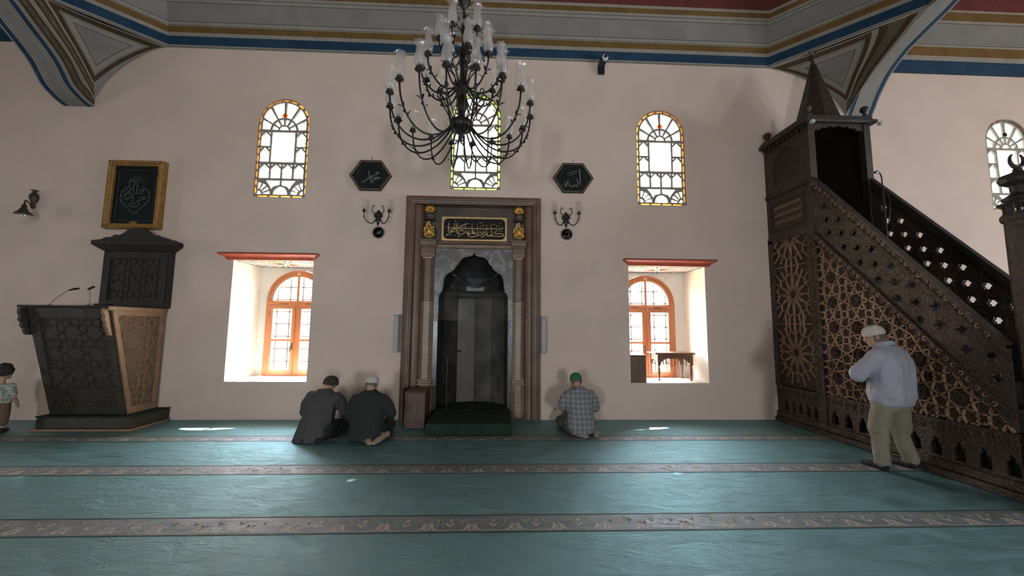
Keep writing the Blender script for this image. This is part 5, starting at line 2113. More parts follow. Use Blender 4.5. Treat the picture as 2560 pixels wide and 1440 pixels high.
segs += [((0.115, 1.64), (0.855, 1.64)), ((0.115, 2.60), (0.855, 2.60)), ((0.30, 1.5), (0.30, 1.78)), ((0.67, 1.5), (0.67, 1.78))]
m = MB()
straps(m, segs, kp, SZ, 0.022, -0.006, 0.019)
m.obj('strapwork', 'wood_strap', kp_o)['kind'] = 'stuff'
for cz_ in (1.17, 2.12):
    m = MB()
    rosette(m, (0.485, cz_), 0.062, lambda u, v, d: SZ(u, v, d + 0.012))
    m.obj('rosette', 'wood_carved', kp_o)

# stiles and rails of the frame
for nm_, pl in (('corner_stile', rect(0.003, 0.112, 0.60, 3.10)), ('middle_stile', rect(0.858, 1.012, 0.167, 3.06)), ('kiosk_rail', rect(0.003, 1.0, 3.062, 3.16))):
    m = MB()
    m.plate(pl, [], SZ, -0.018, 0.05)
    st_ = m.obj(nm_, 'wood_carved', mb)
    if nm_ == 'middle_stile':
        m = MB()
        z = 0.5
        while z < 3.0:
            m.tube([SZ(0.935 + 0.028 * sin(k * 0.9), z + 0.014 * k, -0.022) for k in range(8)], 0.008, 5)
            z += 0.115
        o = m.obj('chain_carving', 'wood_carved', st_)
        o['kind'] = 'stuff'
# inscription field of the kiosk side
m = MB()
m.plate(rect(0.003, 0.98, 3.162, 3.86), [], SZ, 0.0, 0.05)
pn = m.obj('inscription_field', 'wood_carved', mb)
m = MB()
m.plate(rect(0.10, 0.86, 3.26, 3.76), [rect(0.14, 0.82, 3.30, 3.72)], SZ, -0.014, 0.0)
m.obj('raised_border', 'wood_dark', pn)
m = MB()
for r in range(3):
    s_ = 0.19
    while s_ < 0.78:
        m.ribbon([(s_, 3.36 + 0.13 * r), (s_ + 0.02, 3.40 + 0.13 * r), (s_ + 0.045, 3.37 + 0.13 * r), (s_ + 0.06, 3.43 + 0.13 * r)], 0.012, SZ, -0.008, 0.0)
        s_ += 0.075
o = m.obj('script_carving', 'wood_strap', pn)
o['kind'] = 'stuff'


# balustrade: pierced slab between two carved borders, on both sides
def along(t, v):
    """t along the rail from s = 1, v = height over the triangle's edge as a share"""
    s = 1.0 + t
    z0, z1 = TRI(s), RAIL(s)
    return (s, z0 + (z1 - z0) * v)


def border_quad(v0, v1, d0, d1, nm_, mp, par, mname):
    m = MB()
    n = 12
    lo = [along((G - 1.0) * i / n, v0) for i in range(n + 1)]
    hi = [along((G - 1.0) * i / n, v1) for i in range(n + 1)]
    m.plate(lo + list(reversed(hi)), [], mp, d0, d1)
    return m.obj(nm_, mname, par)


def pierced(mp, nm_):
    holes = []
    ax, cz_ = (0.193, -0.055), (0.030, -0.205)
    for i in range(-14, 22):
        for j in range(-14, 16):
            c = (1.24 + ax[0] * i + cz_[0] * j, 2.98 + ax[1] * i + cz_[1] * j)
            if not (1.03 < c[0] < G - 0.05):
                continue
            v = (c[1] - TRI(c[0])) / (RAIL(c[0]) - TRI(c[0]))
            hs = 0.052
            marg = hs / ((RAIL(c[0]) - TRI(c[0])) * 0.66)
            if 0.145 + marg * 0.9 < v < 0.835 - marg * 0.9:
                holes.append([(c[0] + (hs if k % 2 == 0 else hs * 0.74) * cos(pi / 6 * k), c[1] + (hs if k % 2 == 0 else hs * 0.74) * sin(pi / 6 * k)) for k in range(12)])
    n = 8
    lo = [along((G - 1.0) * i / n, 0.13) for i in range(n + 1)]
    hi = [along((G - 1.0) * i / n, 0.85) for i in range(n + 1)]
    m = MB()
    m.plate(lo + list(reversed(hi)), holes, mp, 0.004, 0.034)
    o = m.obj(nm_, 'wood_carved', mb)
    r = MB()
    for h in holes:
        r.tube([mp(u, v, 0.003) for u, v in h + h[:1]], 0.006, 4, cap=False)
    r.obj('hole_rims', 'wood_dark', o)['kind'] = 'stuff'
    return o


bal = pierced(SZ, 'pierced_balustrade')
low_b = border_quad(-0.02, 0.13, -0.010, 0.04, 'lower_carved_border', SZ, mb, 'wood_carved')
up_b = border_quad(0.85, 0.985, -0.010, 0.04, 'upper_carved_border', SZ, mb, 'wood_carved')
for par, v in ((low_b, 0.055), (up_b, 0.918)):
    m = MB()
    t = 0.04
    k = 0
    while t < G - 1.08:
        c = along(t, v)
        m.tube([SZ(c[0] + 0.032 * cos(a) * (1 - 0.09 * i), c[1] + 0.032 * sin(a) * (1 - 0.09 * i), -0.013) for i, a in enumerate([q * 0.85 + k * pi for q in range(8)])], 0.0075, 5)
        t += 0.062
        k += 1
    m.obj('scroll_carving', 'wood_strap', par)['kind'] = 'stuff'
for v in (0.0, 0.12, 0.86):
    m = MB()
    pts = [along((G - 1.0) * i / 8, v) for i in range(9)]
    m.tube([SZ(u, w_, -0.012) for u, w_ in pts], 0.012, 6)
    m.obj('border_bead', 'wood_dark', mb)
hr = MB()
for mp in (SZ,):
    a, b = along(0.0, 1.0), along(G - 1.0, 1.0)
    hr.add([mp(a[0], a[1] - 0.03, -0.02), mp(a[0], a[1] + 0.02, -0.02), mp(a[0], a[1] + 0.02, 0.06), mp(a[0], a[1] - 0.03, 0.06),
            mp(b[0], b[1] - 0.03, -0.02), mp(b[0], b[1] + 0.02, -0.02), mp(b[0], b[1] + 0.02, 0.06), mp(b[0], b[1] - 0.03, 0.06)],
           [(0, 1, 2, 3), (7, 6, 5, 4), (0, 4, 5, 1), (1, 5, 6, 2), (2, 6, 7, 3), (3, 7, 4, 0)])
hr.obj('handrail', 'wood_dark', mb)
# far side
pierced(SZR, 'pierced_balustrade')
border_quad(-0.02, 0.13, 0.0, 0.04, 'lower_carved_border', SZR, mb, 'wood_black')
border_quad(0.85, 1.02, -0.02, 0.05, 'handrail', SZR, mb, 'wood_black')
m = MB()
m.plate([(0.003, 0.17), (G, 0.17), (G, TRI(G)), (1.0, TRI(1.0)), (1.0, 3.1), (0.003, 3.1)], [], SZR, 0.0, 0.03)
m.obj('far_side', 'wood_black', mb)
# steps
ns = 10
for i in range(ns):
    s1_, s0_ = G - (G - 1.0) * i / ns, G - (G - 1.0) * (i + 1) / ns
    m = MB()
    z = 0.30 + 2.60 * (i + 1) / ns * 0.93
    m.bbox(MXL + 0.055, MXR - 0.055, -s1_, -s0_ + 0.02, z - 0.05, z, 0.006)
    st_ = m.obj('step', 'wood_black', mb)
    m = MB()
    m.box(MXL + 0.055, MXR - 0.055, -s1_ + 0.004, -s1_ + 0.02, z - 0.245, z - 0.05)
    m.obj('riser', 'wood_black', st_)

# kiosk at the top: floor, posts, closed back and far side, carved side screen with lobed head
m = MB()
m.bbox(MXL - 0.03, MXL + 0.04, -1.0, -0.006, 3.862, 3.935, 0.012)
m.obj('kiosk_ledge', 'wood_dark', mb)
m = MB()
m.bbox(MXL + 0.05, MXR - 0.04, -1.0, -0.036, 2.86, 2.92, 0.006)
m.obj('kiosk_floor', 'wood_black', mb)
screen_hole = [(0.20, 4.05), (0.80, 4.05), (0.80, 4.42), (0.74, 4.52), (0.66, 4.545), (0.62, 4.60), (0.50, 4.65), (0.38, 4.60), (0.34, 4.545), (0.26, 4.52), (0.20, 4.42)]
m = MB()
m.plate(rect(0.003, 0.99, 3.937, 4.80), [screen_hole], SZ, 0.0, 0.04)
scr = m.obj('kiosk_screen', 'wood_carved', mb)
m = MB()
m.plate(screen_hole, [], SZ, 0.02, 0.035)
m.obj('screen_panel', 'wood_recess', scr)
m = MB()
m.plate(rect(0.003, 0.99, 3.102, 4.80), [], SZR, 0.0, 0.04)
m.obj('kiosk_far_screen', 'wood_black', mb)
m = MB()
m.box(MXL + 0.04, MXR - 0.04, -0.035, -0.006, 3.10, 4.80)
m.obj('kiosk_back', 'wood_black', mb)
for mp, nm_ in ((SZ, 'near_post'), (SZR, 'far_post')):
    m = MB()
    m.plate(rect(0.93, 1.03, 3.70 if mp is SZ else 3.6, 4.80), [], mp, -0.018, 0.085)
    m.obj('kiosk_post', 'wood_dark', mb)
# lobed head over the kiosk's entrance
hd = [(MXL + 0.08, 4.60), (MXL + 0.08, 4.80), (MXR - 0.08, 4.80), (MXR - 0.08, 4.60)]
half_ = [(0.0, 4.66), (0.05, 4.70), (0.10, 4.69), (0.14, 4.735), (0.20, 4.725), (0.26, 4.76), (0.33, 4.745), (0.41, 4.77)]
xm = (MXL + MXR) / 2
pl = [(MXL + 0.08, 4.80), (MXL + 0.08, 4.56)] + [(MXL + 0.08 + u, v) for u, v in half_] + [(MXR - 0.08 - u, v) for u, v in reversed(half_)] + [(MXR - 0.08, 4.56), (MXR - 0.08, 4.80)]
m = MB()
m.plate(pl, [], lambda u, v, d: (u, -1.02 + d, v), 0.0, 0.05)
m.obj('entrance_head', 'wood_dark', mb)
# roof slab with hanging cresting, spire and finials
m = MB()
m.bbox(MXL - 0.10, MXR + 0.10, -1.10, -0.006, 4.802, 4.86, 0.012)
m.obj('eave', 'wood_dark', mb)
m = MB()
m.bbox(MXL - 0.06, MXR + 0.06, -1.06, -0.006, 4.862, 4.93, 0.015)
m.obj('roof_slab', 'wood_dark', mb)
m = MB()
for i in range(9):
    s_ = 0.10 + 0.105 * i
    m.add([SZ(s_ - 0.045, 4.80, -0.05), SZ(s_ + 0.045, 4.80, -0.05), SZ(s_ + 0.03, 4.755, -0.05), SZ(s_, 4.725, -0.05), SZ(s_ - 0.03, 4.755, -0.05),
           SZ(s_ - 0.045, 4.80, -0.03), SZ(s_ + 0.045, 4.80, -0.03), SZ(s_ + 0.03, 4.755, -0.03), SZ(s_, 4.725, -0.03), SZ(s_ - 0.03, 4.755, -0.03)],
          [(0, 1, 2, 3, 4), (9, 8, 7, 6, 5)] + [(k, (k + 1) % 5, 5 + (k + 1) % 5, 5 + k) for k in range(5)])
m.obj('cresting', 'wood_dark', mb)['kind'] = 'stuff'
sx, sy = 5.47, -0.52
m = MB()
m.lathe([(0.40, 4.93), (0.40, 4.97), (0.36, 4.98), (0.345, 5.02), (0.20, 5.55), (0.05, 6.12), (0.035, 6.16)], (sx, sy, 0), 8, rot=pi / 8)
m.obj('spire', 'wood_dark', mb)
m = MB()
m.lathe([(0.03, 6.15), (0.045, 6.18), (0.02, 6.21), (0.05, 6.25), (0.05, 6.28), (0.02, 6.30), (0.03, 6.32), (0.01, 6.34)], (sx, sy, 0), 12)
m.tube([(sx + 0.055 * cos(t), sy, 6.395 + 0.055 * sin(t)) for t in [radians(130 + 280 * k / 14) for k in range(15)]], [0.004 + 0.010 * sin(pi * k / 14) for k in range(15)], 6)
m.obj('spire_finial', 'wood_dark', mb)
for x, y in ((MXL + 0.02, -1.0), (MXR - 0.02, -1.0), (MXL + 0.02, -0.10), (MXR - 0.02, -0.10)):
    m = MB()
    m.lathe([(0.045, 4.93), (0.05, 4.95), (0.025, 4.98), (0.02, 5.0), (0.05, 5.03), (0.058, 5.065), (0.045, 5.10), (0.0, 5.12)], (x, y, 0), 12)
    m.obj('roof_finial', 'wood_dark', mb, True)
# gate: two posts, lintel, doors' header and finials
for gx in (MXL + 0.13, MXR - 0.13):
    m = MB()
    m.lathe([(0.145, 0.166), (0.145, 0.60), (0.125, 0.62), (0.125, 2.60), (0.145, 2.62), (0.15, 2.66), (0.13, 2.69)], (gx, -(G + 0.13), 0), 8, rot=pi / 8)
    m.obj('gate_post', 'wood_carved', mb)
    m = MB()
    for k in range(8):
        t = 2 * pi * k / 8
        m.tube([(gx + 0.105 * cos(t), -(G + 0.13) + 0.105 * sin(t), 2.69), (gx + 0.105 * cos(t), -(G + 0.13) + 0.105 * sin(t), 2.77)], 0.016, 6)
    m.lathe([(0.15, 2.768), (0.155, 2.785), (0.10, 2.80), (0.115, 2.82), (0.125, 2.835), (0.06, 2.88), (0.065, 2.95), (0.12, 2.985), (0.135, 3.02), (0.12, 3.06), (0.05, 3.085), (0.03, 3.10), (0.035, 3.115), (0.02, 3.13)], (gx, -(G + 0.13), 0), 12)
    fin = m.obj('gate_finial', 'wood_black', mb)
    m = MB()
    m.tube([(gx + 0.07 * cos(t), -(G + 0.13), 3.205 + 0.07 * sin(t)) for t in [radians(125 + 290 * k / 16) for k in range(17)]], [0.008 + 0.012 * sin(pi * k / 16) for k in range(17)], 6)
    m.obj('crescent', 'wood_black', fin)
m = MB()
m.bbox(MXL + 0.24, MXR - 0.24, -(G + 0.18), -(G + 0.08), 2.28, 2.66, 0.01)
m.obj('gate_lintel', 'wood_carved', mb)

# microphone on the minbar stairs
mc = thing('gooseneck_microphone', 'gooseneck microphone rising from the minbar stairs', 'microphone', (5.25, -1.72, 2.1))
m = MB()
m.tube([(5.25, -1.72, 2.10), (5.25, -1.72, 3.45)], 0.014, 6)
m.obj('stand', 'black_plastic', mc)
m = MB()
m.tube(catmull([(5.25, -1.72, 3.45), (5.25, -1.72, 3.58), (5.235, -1.73, 3.66), (5.20, -1.74, 3.70), (5.17, -1.75, 3.705)], 4), 0.008, 6)
m.obj('gooseneck', 'black_plastic', mc)
m = MB()
m.tube([(5.185, -1.745, 3.705), (5.15, -1.755, 3.70), (5.11, -1.765, 3.69)], [0.012, 0.022, 0.016], 8)
m.obj('capsule', 'black_plastic', mc)
m = MB()
m.tube(catmull([(5.26, -1.72, 3.45), (5.30, -1.74, 3.40), (5.30, -1.75, 3.20), (5.27, -1.74, 3.0)], 4), 0.005, 5)
m.obj('cable', 'black_plastic', mc)
# two little round spotlights under the minbar's eave
for x, lb in ((MXL - 0.02, 'tiny round spotlight under the minbar eave beside the dark opening'), (MXR + 0.10, 'tiny round spotlight at the right end of the minbar eave')):
    sl = thing('spotlight', lb, 'spotlight', (x, -1.06, 4.75))
    m = MB()
    m.lathe([(0.0, -0.045), (0.020, -0.045), (0.030, -0.035), (0.032, 0.0), (0.015, 0.03)], (x, -1.11, 4.77), 14, axis='y')
    m.obj('housing', 'white_plastic', sl)
    m = MB()
    m.lathe([(0.0, -0.048), (0.018, -0.048), (0.018, -0.040)], (x, -1.11, 4.77), 12, axis='y')
    m.obj('lens', 'frost_glass', sl)

# =================================================================== PULPIT (left)
pu = thing('pulpit', 'dark carved wooden preaching pulpit with right side coloured lighter as if lit, at far left', 'pulpit', (-6.1, -0.4, 0))
# stepped base
m = MB()
m.bbox(-6.66, -5.265, -0.70, -0.02, 0.002, 0.03, 0.004)
m.obj('floor_board', 'pulpit_light', pu)
m = MB()
m.bbox(-6.63, -5.29, -0.66, -0.02, 0.031, 0.19, 0.008)
m.obj('base', 'pulpit_wood', pu)
m = MB()
m.bbox(-6.645, -5.275, -0.675, -0.015, 0.191, 0.205, 0.004)
m.obj('base_top', 'carpet_dais', pu)


def hexa(m, p, mi=0):
    m.add(p, [(0, 3, 2, 1), (4, 5, 6, 7), (0, 1, 5, 4), (1, 2, 6, 5), (2, 3, 7, 6), (3, 0, 4, 7)], mi)


zb, zt = 0.206, 1.765
yb0, yt0 = -0.52, -0.93         # front plane leans outwards
xl0, xl1, xr = -6.58, -6.64, -5.50
m = MB()
hexa(m, [(xl0, yb0, zb), (xr, yb0, zb), (xr, -0.05, zb), (xl0, -0.05, zb), (xl1, yt0, zt), (xr, yt0, zt), (xr, -0.05, zt), (xl1, -0.05, zt)])
m.obj('body', 'pulpit_wood', pu)


def RS(y, z, d):     # right side face
    return (xr - d, y, z)


def front_y(z):
    return yb0 + (yt0 - yb0) * (z - zb) / (zt - zb)


def FS(x, z, d):     # front face
    return (x, front_y(z) + d, z)


sp_ = [(-0.13, zb + 0.10), (-0.13, zt - 0.10), (front_y(zt - 0.10) + 0.07, zt - 0.10), (front_y(zb + 0.10) + 0.07, zb + 0.10)]
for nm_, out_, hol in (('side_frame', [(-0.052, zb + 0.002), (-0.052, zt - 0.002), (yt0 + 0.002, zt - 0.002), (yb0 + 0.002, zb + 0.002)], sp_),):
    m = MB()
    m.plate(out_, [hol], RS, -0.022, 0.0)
    m.obj(nm_, 'pulpit_strap_lit', pu)
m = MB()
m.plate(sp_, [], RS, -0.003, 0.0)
m.obj('side_panel', 'pulpit_side_lit', pu)
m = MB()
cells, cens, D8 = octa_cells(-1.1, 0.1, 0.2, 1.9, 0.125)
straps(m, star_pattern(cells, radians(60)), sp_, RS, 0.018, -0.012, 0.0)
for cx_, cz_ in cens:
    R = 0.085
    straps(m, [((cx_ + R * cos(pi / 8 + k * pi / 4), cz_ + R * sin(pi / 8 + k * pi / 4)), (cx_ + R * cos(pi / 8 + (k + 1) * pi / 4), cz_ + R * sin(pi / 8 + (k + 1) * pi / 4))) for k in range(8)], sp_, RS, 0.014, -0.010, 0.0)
m.obj('side_strapwork', 'pulpit_strap_lit', pu)['kind'] = 'stuff'
fp = [(xl0 + 0.09, zb + 0.12), (xr - 0.09, zb + 0.12), (xr - 0.09, zt - 0.14), (xl0 + 0.09, zt - 0.14)]
m = MB()
m.plate([(xl0 + 0.004, zb + 0.004), (xr - 0.004, zb + 0.004), (xr - 0.004, zt - 0.004), (xl0 - 0.05, zt - 0.004)], [fp], FS, -0.020, 0.0)
m.obj('front_frame', 'pulpit_wood', pu)
m = MB()
cells, cens, D8 = octa_cells(-6.7, -5.4, 0.2, 1.9, 0.125)
straps(m, star_pattern(cells, radians(60)), fp, FS, 0.018, -0.010, 0.0)
m.obj('front_strapwork', 'pulpit_wood', pu)['kind'] = 'stuff'
# top slab with light edge moulding along the right side
m = MB()
m.bbox(-6.70, -5.478, -1.005, -0.045, 1.767, 1.80, 0.008)
m.obj('top_slab', 'wood_black', pu)
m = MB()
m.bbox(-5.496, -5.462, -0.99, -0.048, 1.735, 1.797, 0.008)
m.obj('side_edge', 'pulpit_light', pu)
# scrolled brackets under the slab's front corners
for x0, x1, mn in ((-6.69, -6.645, 'pulpit_wood'), (-5.56, -5.515, 'pulpit_light')):  # right bracket gets a lighter wood colour, painted as the lit side
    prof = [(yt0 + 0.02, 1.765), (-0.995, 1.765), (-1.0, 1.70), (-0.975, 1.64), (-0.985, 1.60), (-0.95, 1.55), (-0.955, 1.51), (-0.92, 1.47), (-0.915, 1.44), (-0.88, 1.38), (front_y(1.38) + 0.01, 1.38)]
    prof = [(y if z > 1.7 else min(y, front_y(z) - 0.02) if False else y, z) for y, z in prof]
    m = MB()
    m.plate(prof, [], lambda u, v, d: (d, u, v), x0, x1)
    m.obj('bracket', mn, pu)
# throne back against the wall, with cornice and scrolled crest
tx0, tx1 = -6.50, -5.435
m = MB()
m.bbox(tx0, tx1, -0.11, -0.012, 1.80, 2.74, 0.006)
m.obj('throne_back', 'wood_black', pu)
m = MB()
m.plate(rect(tx0 + 0.02, tx1 - 0.02, 1.82, 2.72), [rect(tx0 + 0.13, tx1 - 0.13, 1.92, 2.62)], XZ, -0.128, -0.11)
m.obj('back_frame', 'wood_black', pu)
m = MB()
cells, cens, D8 = octa_cells(tx0, tx1, 1.9, 2.7, 0.11)
straps(m, star_pattern(cells, radians(60)), rect(tx0 + 0.13, tx1 - 0.13, 1.92, 2.62), XZ, 0.014, -0.118, -0.11)
m.obj('back_strapwork', 'wood_black', pu)['kind'] = 'stuff'
m = MB()
hexa(m, [(tx0, -0.13, 2.74), (tx1, -0.13, 2.74), (tx1, -0.012, 2.74), (tx0, -0.012, 2.74), (tx0 - 0.11, -0.22, 2.83), (tx1 + 0.11, -0.22, 2.83), (tx1 + 0.11, -0.012, 2.83), (tx0 - 0.11, -0.012, 2.83)])
m.obj('cornice', 'wood_black', pu)
m = MB()
m.bbox(tx0 - 0.115, tx1 + 0.115, -0.225, -0.012, 2.831, 2.90, 0.006)
m.obj('cornice_top', 'wood_black', pu)
cx_ = (tx0 + tx1) / 2
hc = [(0.64, 2.901), (0.62, 2.92), (0.56, 2.925), (0.50, 2.955), (0.46, 2.965), (0.42, 2.96), (0.38, 2.985), (0.34, 3.01), (0.30, 3.0), (0.25, 3.01), (0.20, 3.045), (0.14, 3.095), (0.07, 3.125), (0.0, 3.13)]
m = MB()
m.plate([(cx_ - u, v) for u, v in hc] + [(cx_ + u, v) for u, v in reversed(hc[:-1])], [], XZ, -0.16, -0.12)
m.obj('crest', 'wood_black', pu)
# things on the pulpit
for nm_, lb, pts, cap_ in (
        ('pulpit_microphone', 'gooseneck microphone on the pulpit bent far to the left', [(-6.56, -0.74, 1.82), (-6.50, -0.74, 1.88), (-6.40, -0.75, 1.96), (-6.28, -0.76, 2.03)], [(-6.28, -0.76, 2.03), (-6.20, -0.765, 2.05), (-6.14, -0.77, 2.055)]),
        ('pulpit_microphone', 'upright gooseneck microphone on the pulpit beside the throne back', [(-5.99, -0.75, 1.82), (-5.985, -0.75, 1.92), (-6.0, -0.75, 2.0), (-6.01, -0.755, 2.05)], [(-6.02, -0.755, 2.045), (-5.98, -0.76, 2.065), (-5.93, -0.765, 2.085)])):
    mm = thing(nm_, lb, 'microphone', (pts[0][0], pts[0][1], 1.801))
    m = MB()
    m.lathe([(0.0, 0.002), (0.035, 0.002), (0.03, 0.012), (0.012, 0.02), (0.0, 0.021)], (pts[0][0], pts[0][1], 1.80), 12)
    m.obj('foot', 'black_plastic', mm)
    m = MB()
    m.tube(catmull(pts, 4), 0.005, 5)
    m.obj('gooseneck', 'medal_rim', mm)
    m = MB()
    m.tube(cap_, [0.012, 0.017, 0.014], 8)
    m.obj('capsule', 'black_plastic', mm)
bk = thing('black_box', 'flat black box on top of the pulpit', 'box', (-5.95, -0.6, 1.801))
m = MB()
m.bbox(-6.02, -5.86, -0.66, -0.52, 1.802, 1.842, 0.005)
m.obj('case', 'black_plastic', bk)
m = MB()
m.bbox(-6.01, -5.87, -0.662, -0.6595, 1.808, 1.836, 0.001)
m.obj('front', 'wood_black', bk)
pp = thing('paper_slip', 'small white slip of paper lying on the pulpit edge', 'paper', (-6.44, -0.9, 1.801))
m = MB()
m.bbox(-6.465, -6.425, -0.95, -0.86, 1.802, 1.812, 0.002)
m.obj('sheet', 'paper', pp)


# =================================================================== PEOPLE
def limb(m, pts, radii, n=12):
    m.tube(pts, radii, n)
    for p, r in zip(pts, radii):
        m.ball(p, r, n)


def loft(m, rings, n=28, shape=2.4):
    """rings: (cx, cy, z, rx, ry, dz_front)"""
    vs = []
    for cx, cy, z, rx, ry, dz in rings:
        for k in range(n):
            t = 2 * pi * k / n
            c, s_ = cos(t), sin(t)
            e = 2.0 / shape
            x = rx * (abs(c) ** e) * (1 if c >= 0 else -1)
            y = ry * (abs(s_) ** e) * (1 if s_ >= 0 else -1)
            vs.append((cx + x, cy + y, z + dz * s_))
    f = []
    m_ = len(rings)
    for i in range(m_ - 1):
        for k in range(n):
            k2 = (k + 1) % n
            f.append((i * n + k, i * n + k2, (i + 1) * n + k2, (i + 1) * n + k))
    f.append(tuple(range(n - 1, -1, -1)))
    f.append(tuple((m_ - 1) * n + k for k in range(n)))
    m.add(vs, f)


def blob(m, name, mname, parent, M, voxel=0.011, smooth=4, wrinkle=0.0, wscale=(9, 9, 4), floor_z=0.003):
    """melts the collected shapes into one continuous skin"""
    me = m.mesh(name, mname, True)
    o = bpy.data.objects.new(name, me)
    COL.objects.link(o)
    r = o.modifiers.new('r', 'REMESH')
    r.mode = 'VOXEL'
    r.voxel_size = voxel
    sm = o.modifiers.new('s', 'SMOOTH')
    sm.factor = 0.5
    sm.iterations = smooth
    dg = bpy.context.evaluated_depsgraph_get()
    me2 = bpy.data.meshes.new_from_object(o.evaluated_get(dg))
    bpy.data.objects.remove(o)
    bpy.data.meshes.remove(me)
    me2.name = name
    if wrinkle:
        nv = [(v.co.copy(), v.normal.copy()) for v in me2.vertices]
        for v, (c, nn) in zip(me2.vertices, nv):
            q = Vector((c.x * wscale[0], c.y * wscale[1], c.z * wscale[2]))
            a = noise.noise(q) + 0.5 * noise.noise(q * 2.1 + Vector((5, 3, 1)))
            v.co = c + nn * (wrinkle * a)
    for v in me2.vertices:
        if v.co.z < floor_z:
            v.co.z = floor_z
    me2.polygons.foreach_set('use_smooth', [True] * len(me2.polygons))
    me2.materials.clear()
    me2.materials.append(MATS[mname])
    ob = bpy.data.objects.new(name, me2)
    COL.objects.link(ob)
    ob.parent = parent
    return ob


def head_shapes(m, H, s_=1.0):
    """skull, face, nose, ears, neck stub in the head's own frame: y forward, z up"""
    t = MB()
    t.ball((0, 0, 0), (0.075 * s_, 0.092 * s_, 0.098 * s_), 18)
    t.ball((0, 0.026 * s_, -0.055 * s_), (0.058 * s_, 0.062 * s_, 0.058 * s_), 14)       # jaw
    t.ball((0, 0.072 * s_, -0.092 * s_), (0.026 * s_, 0.020 * s_, 0.020 * s_), 10)       # chin
    t.tube([(0, 0.088 * s_, 0.012 * s_), (0, 0.104 * s_, -0.024 * s_), (0, 0.090 * s_, -0.034 * s_)], [0.009 * s_, 0.015 * s_, 0.013 * s_], 8)
    t.tube([(-0.022 * s_, 0.080 * s_, -0.060 * s_), (0, 0.089 * s_, -0.059 * s_), (0.022 * s_, 0.080 * s_, -0.060 * s_)], 0.009 * s_, 8)   # lips
    t.tube([(-0.05 * s_, 0.066 * s_, 0.030 * s_), (0, 0.088 * s_, 0.034 * s_), (0.05 * s_, 0.066 * s_, 0.030 * s_)], 0.011 * s_, 8)    # brow
    for sg in (-1, 1):
        t.ball((sg * 0.079 * s_, -0.006 * s_, -0.016 * s_), (0.012 * s_, 0.020 * s_, 0.031 * s_), 10)
        t.ball((sg * 0.086 * s_, -0.014 * s_, -0.008 * s_), (0.010 * s_, 0.012 * s_, 0.020 * s_), 8)
    t.xf(H)
    m.add(t.v, t.f)


def eyes(parent, H, s_=1.0):
    for sg in (-1, 1):
        t = MB()
        t.ball((sg * 0.030 * s_, 0.078 * s_, 0.006 * s_), (0.013 * s_, 0.010 * s_, 0.008 * s_), 10)
        t.xf(H)
        o = bpy.data.objects.new('eye', t.mesh('eye', 'hair_dark', True))
        COL.objects.link(o)
        o.parent = parent


def hand_shapes(m, wrist, d, up, side, s_=1.0):
    """palm and five fingers from the wrist in direction d; up = back of the hand; side = +1 / -1 thumb side"""
    d, up = Vector(d).normalized(), Vector(up).normalized()
    sd = d.cross(up).normalized() * side
    w_ = Vector(wrist)
    m.tube([w_, w_ + d * 0.045 * s_, w_ + d * 0.085 * s_], [0.026 * s_, 0.034 * s_, 0.030 * s_], 10, flat=0.55)
    for k, ln in enumerate((0.066, 0.076, 0.070, 0.055)):
        off = sd * (0.030 - 0.0205 * k) * s_
        b = w_ + d * 0.080 * s_ + off
        m.tube([b, b + d * ln * 0.5 * s_ + sd * (0.006 - 0.004 * k), b + d * ln * 0.85 * s_ - up * 0.014 * s_ + sd * (0.009 - 0.006 * k), b + d * ln * s_ - up * 0.026 * s_ + sd * (0.010 - 0.007 * k)],
               [0.0095 * s_, 0.009 * s_, 0.0085 * s_, 0.007 * s_], 8)
    b = w_ + d * 0.030 * s_ + sd * 0.026 * s_
    m.tube([b, b + (d * 0.5 + sd).normalized() * 0.030 * s_, b + (d * 0.9 + sd * 0.7).normalized() * 0.058 * s_ - up * 0.006], [0.013 * s_, 0.011 * s_, 0.008 * s_], 8)


def head_frame(c, turn, nod, tilt=0.0):
    return Matrix.Translation(c) @ Matrix.Rotation(turn, 4, 'Z') @ Matrix.Rotation(-nod, 4, 'X') @ Matrix.Rotation(tilt, 4, 'Y')


def cap_mesh(parent, H, mname, s_, z0, nm_='cap', deep=0.0):
    """close-fitting skull cap in the head's frame"""
    t = MB()
    prof = [(0.0795, z0), (0.083, z0 + 0.004), (0.083, z0 + 0.03), (0.079, z0 + 0.052), (0.068, z0 + 0.078), (0.049, z0 + 0.096), (0.024, z0 + 0.106), (0.0, z0 + 0.109)]
    t.lathe([(r * s_, z * s_) for r, z in prof], (0, 0, 0), 26)
    t.v = [(x, y * 1.20 - 0.004 * s_, z) for x, y, z in t.v]
    t.xf(H)
    o = bpy.data.objects.new(nm_, t.mesh(nm_, mname, True))
    COL.objects.link(o)
    o.parent = parent
    return o


def hair_band(parent, H, mname, s_, z0, z1):
    """short hair round the back and sides below the cap"""
    t = MB()
    pts0, pts1, pts2 = [], [], []
    for k in range(25):
        a = radians(165 + 210 * k / 24)
        for lst, z, r in ((pts0, z1, 0.0835), (pts1, (z0 + z1) / 2, 0.0845), (pts2, z0, 0.073)):
            lst.append((r * s_ * cos(a), r * 1.20 * s_ * sin(a) - 0.002, z * s_))
    t.strip(pts0, pts1)
    t.strip(pts1, pts2)
    t.xf(H)
    o = bpy.data.objects.new('hair', t.mesh('hair', mname, True))
    COL.objects.link(o)
    o.parent = parent
    return o


def person(label, loc, rz):
    o = thing('person', label, 'person', loc)
    o.rotation_euler = (0, 0, rz)
    return o


